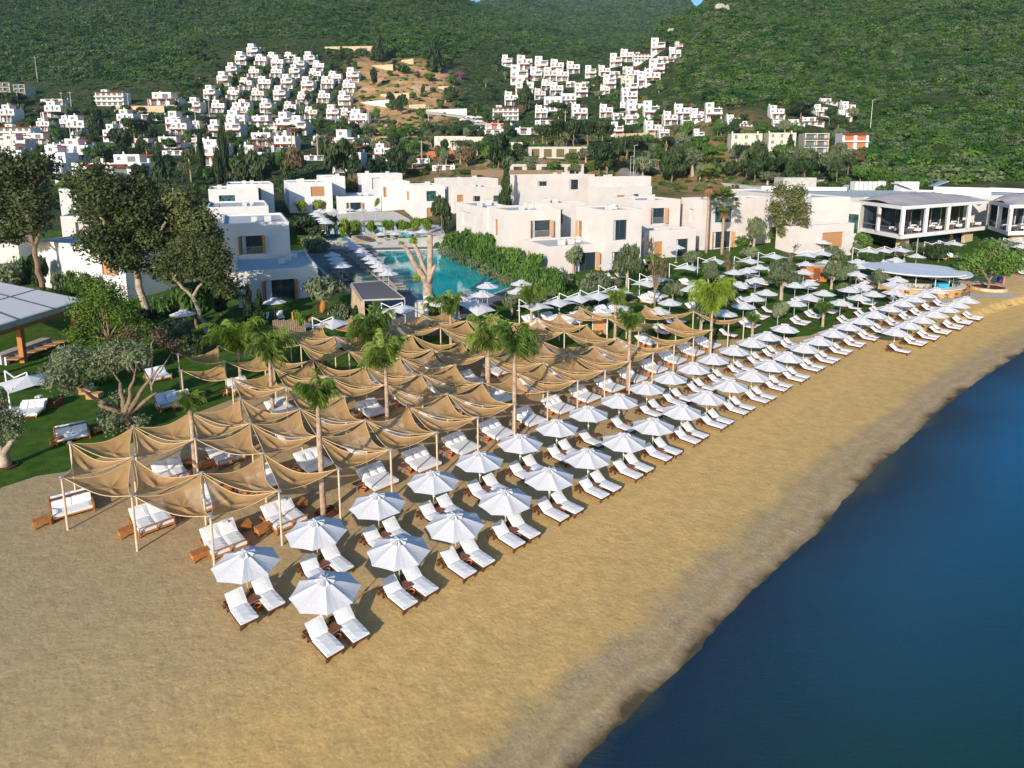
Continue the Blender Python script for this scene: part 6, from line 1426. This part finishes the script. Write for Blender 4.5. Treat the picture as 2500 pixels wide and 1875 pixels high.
cen=[('tower',435,262,75),('cube',570,288,110),('tower',700,298,95),('cube',820,305,95),('cube',950,315,90),('tower',1080,348,78),('cube',1190,335,80),('tower',1275,262,85),('cube',1360,225,95),('apt',1485,228,125),('tower',1600,160,98),('tower',1765,130,50),('cube',1735,195,80),('wide',1660,235,120),('wide',1610,292,125),('wide',1390,312,115),('wide',1290,348,115),('tower',1590,335,110),('cube',1560,392,110),('cube',1500,412,110),('cream',1365,405,90),('cube',1410,365,95),('tower',1225,435,92),('cube',1190,475,70),
 ('tower',530,402,125),('tower',660,368,85),('cube',770,372,100),('cube',862,372,90),('wide',945,418,100),('wide',1060,418,92),('cube',740,442,80),('cube',570,482,130),('tower',1010,498,90),('cube',815,482,95),('arch',910,560,105),('arch',790,605,130),('cube',470,560,100),('cube',690,515,80),
 ('apt',425,675,185),('box',1,1,0),('cube',700,655,90),('cube',1000,668,110),('cube',1200,652,95),('cube',1385,540,110),('tower',1395,470,90),('cube',1345,610,70),('cube',1440,655,135),('tower',1550,662,110),('wide',1430,700,150),('wide',1320,672,120),('cube',1570,798,112),('cube',1650,805,75),('cube',1700,712,100),('cube',1790,668,112),('wide',1840,718,100),('wide',1925,685,130),('tower',2030,678,112),('flat',1170,765,110),('box',740,705,0),('flat',600,785,225),('flat',740,712,165)]
cl=[c for c in cen if c[3]>0]; cl2=sorted(range(len(cl)),key=lambda i:(cl[i][2]//75,cl[i][1])); rr_={}
for i in cl2:
    k,x,y,w_=cl[i]; r_=int(y//75); rr_[r_]=rr_.get(r_,0)+1; a=C7(x,y)
    house(k,a[0],a[1],w_/3.16*1.16,f'white house, {nth(rr_[r_])} from the left in tier {["","one","two","three","four","five","six","seven","eight","nine","ten"][r_]} of the central hillside',g)
for k,x,y,w_,lab in(('box',130,895,275,'big cream windowless building left of the white letters sign'),('box',470,905,180,'big cream windowless building right of the dark tree'),('flat',370,745,230,'two level white house with orange balcony below the dark conifer'),('tower',1285,800,105,'brown square house beside the straight road'),('flat',320,790,200,'supermarket building with a red lettered sign')):
    a=C7(x,y); house(k,a[0],a[1],w_/3.16,lab,'larger buildings behind the villas')
g='infill houses between the lower town trees'
ri=random.Random(31); li=[]
for k in range(22):
    for _ in range(60):
        x=ri.uniform(0,880); y=ri.uniform(282,425); p=gp(x,y); q=FP/depth(p)
        if all(abs(p.x-h[0])>h[2]+4.5 or abs(p.y-h[1])>10 for h in HXY): 
            kd=ri.choice(['cube','wide','tower','cube','flat']); w_=q*{'cube':10,'tower':9,'wide':15,'flat':16}[kd]; li.append((x,y)); house(kd,x,y,w_,'x',g); HP_L.append((x,bpy.context.scene.collection.objects[-1] if 0 else LASTH[0])); break
for i,(x,o) in enumerate(sorted(HP_L,key=lambda e:e[0])): o['label']=f'small white town house among the trees, {nth(i+1)} from the left of the lower town infill'
g='white houses of the right hillside'
for i,(k,x,y,w_) in enumerate([('cube',115,398,95),('cube',15,400,90),('cube',255,445,92),('wide',335,438,90),('cube',550,388,100),('wide',580,442,125),('wide',900,292,112),('cube',850,372,90),('cube',1040,355,92),('cube',1005,402,80),('wide',790,432,145),('wide',680,434,110),('tower',20,530,70)]):
    a=C8(x,y); house(k,a[0],a[1],w_/2.765,f'white house, number {["one","two","three","four","five","six","seven","eight","nine","ten","eleven","twelve","thirteen"][i]} of those below the right scrub hill',g)
for k,x,y,w_,lab in(('cream',335,635,215,'left one of two cream blocks with small square windows'),('cream',575,612,190,'right one of two cream blocks with small square windows'),('glassy',800,625,165,'dark glazed block with stone piers'),('orange',1065,640,180,'unfinished block with orange brick bays')):
    a=C8(x,y); house(k,a[0],a[1],w_/2.765,lab,'larger blocks on the right slope',rz=-.12)
# red letters on the supermarket front
a=gp(1192,323); a=Vector((a.x-1.5,a.y-1.0,a.z)); cu=bpy.data.curves.new('shop_sign','FONT'); cu.body='MIGROS'; cu.size=2.4; cu.extrude=.08; cu.materials.append(mat('red_letters',(.65,.02,.02),.6))
so_=bpy.data.objects.new('shop_sign',cu); COL.objects.link(so_); so_.location=a+Vector((0,-.6,2.6)); so_.rotation_euler=(math.pi/2,0,0)
dg=bpy.context.evaluated_depsgraph_get(); me=bpy.data.meshes.new_from_object(so_.evaluated_get(dg)); o=bpy.data.objects.new('shop_sign',me); COL.objects.link(o); o.matrix_world=Matrix.Translation(so_.location)@Matrix.Rotation(math.pi/2,4,'X'); bpy.data.objects.remove(so_); tag(o,'red capital letters sign on the supermarket front','shop sign')
# long terraced concrete building behind the villas
zt=gp(1380,400).z+5
def longb(label,x0,y0,x1,y1,h,m,d=8):
    a=gp(x0,y0);c=gp(x1,y1);z=(a.z+c.z)/2; u=(c-a);u.z=0;W=u.length;u.normalize();v=Vector((-u.y,u.x,0)); t=thing('terrace_building',label,'building',(a.x,a.y,z)); w_=MB(); ops=[(W*(.05+.19*i),W*(.17+.19*i),.4,h-.8) for i in range(5)]
    facade(w_,Vector((0,0,0)),u,W,-4,h,ops,.6); facade(w_,v*d,-v,d,-4,h,[]); facade(w_,u*W,v,d,-4,h,[]); w_.add([v*0+Vector((0,0,h)),u*W+Vector((0,0,h)),u*W+v*d+Vector((0,0,h)),v*d+Vector((0,0,h))],[(0,1,2,3)]); w_.build('walls',M[m],t)
    for o in ops: mb=MB(); P=lambda x,z_:u*x+v*.55+Vector((0,0,z_)); mb.add([P(o[0],o[2]),P(o[1],o[2]),P(o[1],o[3]),P(o[0],o[3])],[(0,1,2,3)]); mb.build('window',M['glass'],t)
longb('long stepped concrete building with stone bands, lower tier',1245,425,1425,432,3.6,'concrete'); longb('long stepped concrete building with stone bands, upper tier',1290,385,1450,388,4.0,'concrete')
wallpx('long wooden slatted fence wall behind the rear villas',1150,433,1375,434,2.4,'bark',.3)
wallpx('orange brick retaining wall under the left scrub hill',272,272,402,275,3.2,'stone'); wallpx('red brick upper band of the left retaining wall',318,271,400,271,3,'brick',.5)
wallpx('low orange brick wall behind the corner villa',1040,385,1140,388,2.6,'brick')
wallpx('long pale stone wall high on the clay slope',793,118,915,135,4,'stone'); wallpx('white boundary wall along the dirt road on the clay slope',1035,270,1140,283,2.2,'white_paint'); wallpx('short white wall on the clay slope',880,250,950,262,2.2,'white_paint'); wallpx('pale wall lining the straight road',1500,342,1600,346,3,'stone')
for i,(x0,y0,x1,y1) in enumerate(((905,160,960,175),(980,150,1010,158),(930,235,1000,242),(1070,215,1110,225),(1000,262,1040,270))): wallpx(f'rough stone terrace wall, {nth(i+1)} from the top of the clay slope',x0,y0,x1,y1,2.5,'stone',.8)
# road
def ribbon(name,pxs,wd,m,dz=.15):
    P=[gp(*q) for q in pxs]; PP=[]
    for a,c in zip(P[:-1],P[1:]):
        for k in range(8): PP.append(a.lerp(c,k/8))
    PP.append(P[-1]); mb=MB()
    for i,p in enumerate(PP):
        d=(PP[min(i+1,len(PP)-1)]-PP[max(i-1,0)]); d.z=0; d.normalize(); s_=Vector((d.y,-d.x,0))*wd/2
        for q in(p-s_,p+s_): mb.v.append((q.x,q.y,T(q.x,q.y)+dz))
    for i in range(len(PP)-1): mb.f.append((2*i,2*i+1,2*i+3,2*i+2))
    o=mb.build(name,M[m]); return tag(o,kind='structure')
ribbon('road',[(1535,430),(1560,400),(1600,370),(1640,350),(1700,335)],8,'asphalt'); ribbon('road',[(1150,320),(1175,300),(1120,285),(1030,275)],6,'cream_paint'); ribbon('road',[(480,278),(620,282),(800,290),(900,296)],6,'asphalt')
ribbon('path',[(2275,735),(2350,722),(2430,722),(2560,728)],2.2,'concrete',.02)
# parked cars
def car(m):
    t=thing('parked_car',None,'car'); mb=MB(); pr_=[(-2.1,.35),(-2.15,.8),(-1.9,1.0),(-1.2,1.05),(-.7,1.5),(.9,1.5),(1.5,1.05),(2.1,.9),(2.15,.4)]; n_=len(pr_); mb.add([(x,-.85+.12*(z>1.2),z) for x,z in pr_]+[(x,.85-.12*(z>1.2),z) for x,z in pr_],[tuple(range(n_-1,-1,-1)),tuple(range(n_,2*n_))]+[(q,(q+1)%n_,n_+(q+1)%n_,n_+q) for q in range(n_)]); mb.build('car_body',M[m],t)
    MB().box(-.75,1.0,-.80,.80,1.1,1.42).build('windows',M['glass'],t)
    for x in(-1.35,1.35):
        for y in(-.8,.8): tf(MB().lathe([(.01,-.1),(.33,-.1),(.33,.1),(.01,.1)],12),Matrix.Translation((x,y,.33))@Matrix.Rotation(math.pi/2,4,'X')).build('wheel',M['tyre'],t)
    return reg(t)
CW=car('car_white'); CD=car('car_dark')
for i,(x,y) in enumerate(((1132,296),(1146,289),(1158,291),(1168,290),(1170,300))): place(CW,gp(x,y),rnd.uniform(-.5,.5)+1,f'white parked car, {nth(i+1)} from the left on the dirt lot','white cars on the dirt lot')
for i,(x,y) in enumerate(((1136,303),(1141,300),(610,300),(735,303),(1500,347))): place(CD,gp(x,y),rnd.uniform(-.5,.5)+1,['dark parked car on the dirt lot front left','dark parked car on the dirt lot front right','dark parked car on the road below the hillside cluster','dark parked car beside the red roofed low house','dark parked car by the pine grove'][i],'dark parked cars')
# utility poles
def upole(px,py,h,label):
    t=thing('utility_pole',label,'utility pole',gp(px,py)); MB().tube([(0,0,0),(0,0,h)],[.22,.14],6).build('post',M['concrete'],t); MB().bar((-1.1,0,h-.6),(1.1,0,h-.6),.14).build('crossarm',M['concrete'],t)
for i,(x,y,h) in enumerate([(92,200,16),(176,278,12),(154,275,11),(45,262,9),(314,262,8),(478,300,12),(512,292,11),(648,308,12),(654,305,12),(732,278,9),(900,310,12),(1047,325,12),(819,300,10),(178,385,12),(480,385,9),(776,385,9),(1030,405,9),(1235,325,9),(1380,312,8),(1580,350,9),(1615,335,9)]): upole(x,y,h,f'concrete utility pole, {nth(i+1)} in order from the hill foot through the town')
lamp(1546,452,12,'taller of two street lamps at the straight road'); lamp(1538,455,9,'shorter of two street lamps at the straight road'); lamp(2125,312,11,'pale lamp post on the slope above the orange block')
# ================================================================ TOWN TREES
TT=[('cypress',494,432,18,112,'slim dark cypress standing alone in the left town'),('cypress',551,446,24,150,'tallest dark cypress of the left town'),('cypress',535,448,24,84,'broad cypress at the left foot of the tallest one'),('conifer',594,448,62,92,'wide dark fir right of the cypresses'),('conifer',392,470,60,120,'dark conifer in front of the long white villa'),('dark',300,372,62,60,'dark round tree in the left town centre'),('broad',238,404,64,52,'light green round tree behind the long white villa'),('pine',330,345,70,60,'wide dark pine behind the left town houses'),('conifer',238,330,60,80,'dark pointed pine left of the low white house'),('dark',25,260,80,36,'dark thicket under the modern terraced houses'),('broad',500,452,40,52,'vivid green round tree beside the cypresses'),('dark',640,462,70,100,'brownish dark tree left of the white pool villa'),('conifer',700,470,40,70,'dark fir behind the white pool villa'),('brown',718,440,60,90,'rusty brown tree behind the white pool villa'),('dark',825,445,80,110,'big dark spreading tree above the white villas'),('conifer',867,452,80,85,'airy conifer above the white villas'),('brown',868,478,36,60,'reddish bare shrub between white villas'),('dark',975,440,70,86,'airy dark tree behind the rear white villa'),('cypress',903,432,22,40,'small pointed green tree behind the rear villas'),('brown',1140,408,62,56,'brown leafless bush tree beside the big cream building'),
 ('conifer',1280,272,66,72,'big dark conifer beside the four level white house'),('pine',1363,282,56,34,'umbrella pine left of the central white house'),('pine',1380,300,40,36,'smaller umbrella pine beside the first one'),('pine',1619,300,42,38,'umbrella pine among the right central houses'),('pine',1325,362,60,62,'pine at the left end of the pine grove'),('pine',1368,358,60,66,'second pine of the grove from the left'),('pine',1400,362,56,70,'third pine of the grove from the left'),('pine',1434,364,64,72,'fourth pine of the grove from the left'),('pine',1470,362,58,66,'fifth pine at the right end of the grove'),('pine',1480,430,100,84,'wide umbrella pine in front of the pine grove'),('pine',1530,400,80,70,'dark umbrella pine left of the straight road'),('round',1570,438,84,62,'dense round green tree right of the straight road'),('dark',1640,450,80,92,'tall dark brown tree behind the fan palms'),('olive',1690,430,80,76,'greyish tree right of the dark brown one'),('dark',1850,430,84,86,'dark bushy tree below the cream blocks'),('olive',1960,425,90,70,'grey green spreading tree below the dark glazed block'),('olive',2035,425,70,56,'round grey green tree below the unfinished block'),('pine',2045,330,44,52,'lone pine beneath the topmost right white house'),('dark',1955,290,70,50,'dark pine clump left of the topmost right house'),('purple',1018,192,18,20,'small purple blossoming tree on the clay slope left'),('purple',1125,196,22,24,'larger purple blossoming tree on the clay slope right'),('conifer',925,150,52,80,'tall dark conifer at the top of the clay slope'),('conifer',1062,175,60,82,'tall dark conifer right of the clay slope top'),('dark',980,280,38,50,'dark tree standing alone low on the clay slope'),('dark',1105,250,44,40,'dark round tree on the right of the clay slope'),('broad',1105,210,30,28,'green round tree beneath the purple blossoms'),('broad',1047,200,34,22,'green bush in the middle of the clay slope'),('broad',986,182,36,26,'green bush beside the conifer on the clay slope'),('dark',915,215,22,50,'slim dark tree at the left edge of the clay slope')]
for a in TT: tree(*a)
for i,(x,yb,yt,wd) in enumerate([(361,405,357,26),(467,445,405,24),(684,368,322,20),(714,380,314,20),(722,376,314,18),(610,360,338,18),(632,362,340,18),(642,364,340,18),(660,362,342,18),(95,318,292,18),(330,352,325,16),(832,333,308,12),(1105,430-60,350,18),(1163,275,262,22),(1335,365,338,22),(1355,368,340,22),(1303,362,335,22),(1375,362,338,20),(1327,240,215,14),(1625,400,345,34),(1745,425,398,44),(1785,430,408,44),(1040,232,226,10),(1722,420,395,30)]):
    palm(x,yb,yt,wd,f'fan palm, {nth(i+1)} of those scattered through the town','fan palms of the town',kind='fan')
# many further individual garden and street trees filling the town
rt=random.Random(77); zones=[(0,860,262,425,150),(860,1250,318,428,80),(1240,1700,340,432,45),(1180,1700,110,345,95),(1560,2120,290,435,60),(450,860,130,270,95),(0,480,440,520,22),(850,1130,140,300,30),(1640,2110,395,452,26)]
cnt_={}; placed=[]
for (x0,x1,y0,y1,nn) in zones:
    k=0; tries=0
    while k<nn and tries<nn*12:
        tries+=1; x=rt.uniform(x0,x1); y=rt.uniform(y0,y1); p=gp(x,y)
        if p.y<150: continue
        if any((p.x-h[0])**2+(p.y+1.5-h[1])**2<(h[2]*.75)**2 for h in HXY): continue
        q=FP/depth(p)
        if any(abs(p.x-h[0])<h[2] and -9<p.y-h[1]<0 for h in HXY) and rt.random()<.8: continue
        if any((p.x-h[0])**2+(p.y-h[1])**2<12 for h in placed): continue
        placed.append((p.x,p.y)); kd=rt.choice(['olive','broad','dark','dark','olive','pine','broad','bush','brown' if rt.random()<.3 else 'dark','conifer' if rt.random()<.4 else 'olive'])
        hm=rt.uniform(3.5,7) if kd!='bush' else rt.uniform(2,3.5); wm=rt.uniform(3.5,7); kk=('pine_tree' if kd=='pine' else kd)
        zn='left town' if x<860 and y>262 else 'left hillside cluster' if x<860 else 'clay slope' if x<1180 else 'central hillside' if y<345 and x<1700 else 'right slope'
        placed_l=cnt_.setdefault((kd,zn),[]); pr=PT_[kd][rt.randrange(len(PT_[kd]))]
        o=place(pr,p,rt.uniform(0,6.28),'x',None,scale=(wm/2,wm/2,hm)); placed_l.append((x,o)); k+=1
NMK={'olive':'grey green','broad':'light green leafy','dark':'dark leafy','pine':'dark pine','bush':'low green','brown':'dry brown','conifer':'pointed dark'}
for (kd,zn),L_ in cnt_.items():
    L_.sort(key=lambda e:e[0])
    for i,(x,o) in enumerate(L_): o['label']=f'{NMK[kd]} {"bush" if kd=="bush" else "tree"}, {nth(i+1)} from the left among the {zn} houses'; o['group']=f'{NMK[kd]} trees in the {zn}'
for pr in [q for v in PT_.values() for q in v]+list(HP_.values()):
    if not pr.get('used'):
        for c in list(pr.children_recursive): bpy.data.objects.remove(c)
        bpy.data.objects.remove(pr)
# ================================================================ HILL SCRUB (uncountable)
def scrubmesh(name,seed,m,flat=.55):
    bl=rblobs(seed,6,.55,.12,.42,.36,.6,.6)+[(0,0,.2,.8,.8,.38)]; me=crownmesh(name,seed,bl,420,.10,M[m],shell=.7,up=.9); o=bpy.data.objects.new(name,me); return o
sc_col=bpy.data.collections.new('scrub_sources'); srcs=[scrubmesh('scrub_clump',50+i,'scrub1' if i%3 else 'scrub2') for i in range(6)]
for o in srcs: sc_col.objects.link(o)
r=np.random.RandomState(11); N=210000
a=r.rand(N); px_=r.uniform(-250,2750,N); Yd=np.sqrt(150**2+(1230**2-150**2)*a)
N2=90000; N+=N2; px_=np.concatenate([px_,r.uniform(1150,1760,N2)]); Yd=np.concatenate([Yd,np.sqrt(1200**2+(2150**2-1200**2)*r.rand(N2))])
X=(px_-1250)/FE*Yd; Z=Tn(X,Yd); py_=380-(Z-HC)*FE/Yd
ok=(py_<470)&(py_>-70)
# town area: only sparse low cover; hills: dense
hill=(py_<np.interp(px_,[0,420,480,520,800,860,1100,1180,1280,1600,1680,1800,2080,2130,2700],[205,205,240,105,108,150,165,110,140,130,110,235,250,440,460]))|((px_>2115)&(Yd>143))|((px_>1640)&(py_<np.interp(px_,[1640,1750,1900,2110],[200,265,260,300])))
clayz=(px_>850)&(px_<1120)&(py_>150)&(py_<300)
gul=np.abs(np.sin((X-.25*Yd)/38+1.5*np.sin(Yd/90)))
bare=np.sin(X/23+np.sin(Yd/31)*2)*np.sin(Yd/17+X/60)+.5*np.sin(X/7)*np.sin(Yd/9)
dens=np.where(hill,np.where(bare>.93,.35,1.0),.62); dens=np.where(clayz,.13,dens); dens*=np.where(Yd<330,.9,1.0)
ok&=(r.rand(N)<dens)
hz=np.array(HXY); 
idx=np.where(ok)[0]; keep=np.ones(len(idx),bool)
for h in hz: keep&=~(((X[idx]-h[0])**2+(Yd[idx]-h[1]-1)**2)<(h[2]+1.0)**2)
rd=[gp(*q) for q in((1535,430),(1560,400),(1600,370),(1640,350),(1700,335),(1150,320),(1175,300),(1120,285),(1030,275),(1140,297))]
for p in rd: keep&=~(((X[idx]-p.x)**2+(Yd[idx]-p.y)**2)<36)
idx=idx[keep]; sz=(.7+1.9*r.rand(len(idx))**1.6)*np.where(hill[idx],1.45,.75)*np.where(r.rand(len(idx))<.10,1.6,1)*np.where(Yd[idx]>1230,1.7,1)*np.where((px_[idx]>1900)&(Yd[idx]<420),.8,1)
me=bpy.data.meshes.new('hill_scrub'); me.vertices.add(len(idx)); me.vertices.foreach_set('co',np.stack([X[idx],Yd[idx],Z[idx]-.2],1).astype(np.float32).ravel())
at_=me.attributes.new('sz','FLOAT','POINT'); at_.data.foreach_set('value',sz.astype(np.float32))
scrub=bpy.data.objects.new('hill_scrub',me); COL.objects.link(scrub); tag(scrub,'dense green and grey scrub covering the hills around the town','scrub',kind='stuff')
ng=bpy.data.node_groups.new('scatter','GeometryNodeTree'); ng.interface.new_socket('Geometry',in_out='INPUT',socket_type='NodeSocketGeometry'); ng.interface.new_socket('Geometry',in_out='OUTPUT',socket_type='NodeSocketGeometry')
N_=ng.nodes; gi=N_.new('NodeGroupInput'); go=N_.new('NodeGroupOutput'); ip=N_.new('GeometryNodeInstanceOnPoints'); ci=N_.new('GeometryNodeCollectionInfo'); ci.inputs['Collection'].default_value=sc_col; ci.inputs['Separate Children'].default_value=True; ci.inputs['Reset Children'].default_value=True
na=N_.new('GeometryNodeInputNamedAttribute'); na.data_type='FLOAT'; na.inputs[0].default_value='sz'; rv=N_.new('FunctionNodeRandomValue'); rv.data_type='FLOAT_VECTOR'; rv.inputs[0].default_value=(0,0,0); rv.inputs[1].default_value=(0,0,6.28)
ng.links.new(gi.outputs[0],ip.inputs['Points']); ng.links.new(ci.outputs[0],ip.inputs['Instance']); ip.inputs['Pick Instance'].default_value=True; ng.links.new(na.outputs[0],ip.inputs['Scale']); ng.links.new(rv.outputs[0],ip.inputs['Rotation']); ng.links.new(ip.outputs[0],go.inputs[0])
md=scrub.modifiers.new('scatter','NODES'); md.node_group=ng
# pale rock outcrop on the ridge
def rock(px,py,w_,label,seed):
    p=gp(px,py); k=FP/depth(p); s_=w_/k/2; rr=random.Random(seed); t=MB()
    for q in range(7):
        c=Vector((rr.uniform(-.8,.8)*s_,rr.uniform(-.2,.3)*s_,rr.uniform(0,.3)*s_)); r_=s_*rr.uniform(.3,.55); t.lathe([(r_*rr.uniform(.9,1.1),-s_*.4),(r_*rr.uniform(.8,1),r_*.4),(r_*rr.uniform(.4,.7),r_*rr.uniform(.9,1.3)),(.05,r_*1.4)],7,c=(c.x,c.y))
    o=t.build('rock_outcrop',M['stone_pale']); o.location=p; tag(o,label,'rock')
M['stone_pale']=mat('pale_rock',(.42,.40,.36),.95,.1,noise=(.25,(.28,.26,.23),.4,.7),bump=(.8,1))
rock(1760,22,40,'pale rock outcrop breaking the ridge line',3); rock(1640,75,16,'small pale rock on the ridge flank',5)
# ================================================================ HAZE
hz=MB().box(-3600,4800,-75,2600,-7.5,620); hz_o=hz.build('haze',None); tag(hz_o,kind='stuff'); hz_o['label']='thin blue summer haze in the air over the bay and hills'
m_=bpy.data.materials.new('haze_air'); m_.use_nodes=True; n=m_.node_tree; n.nodes.clear(); o_=n.nodes.new('ShaderNodeOutputMaterial'); pv=n.nodes.new('ShaderNodeVolumePrincipled'); pv.inputs['Color'].default_value=(.5,.72,1,1); pv.inputs['Density'].default_value=.00009; pv.inputs['Anisotropy'].default_value=.2; n.links.new(pv.outputs[0],o_.inputs['Volume']); hz_o.data.materials.append(m_)
S.cycles.volume_bounces=0
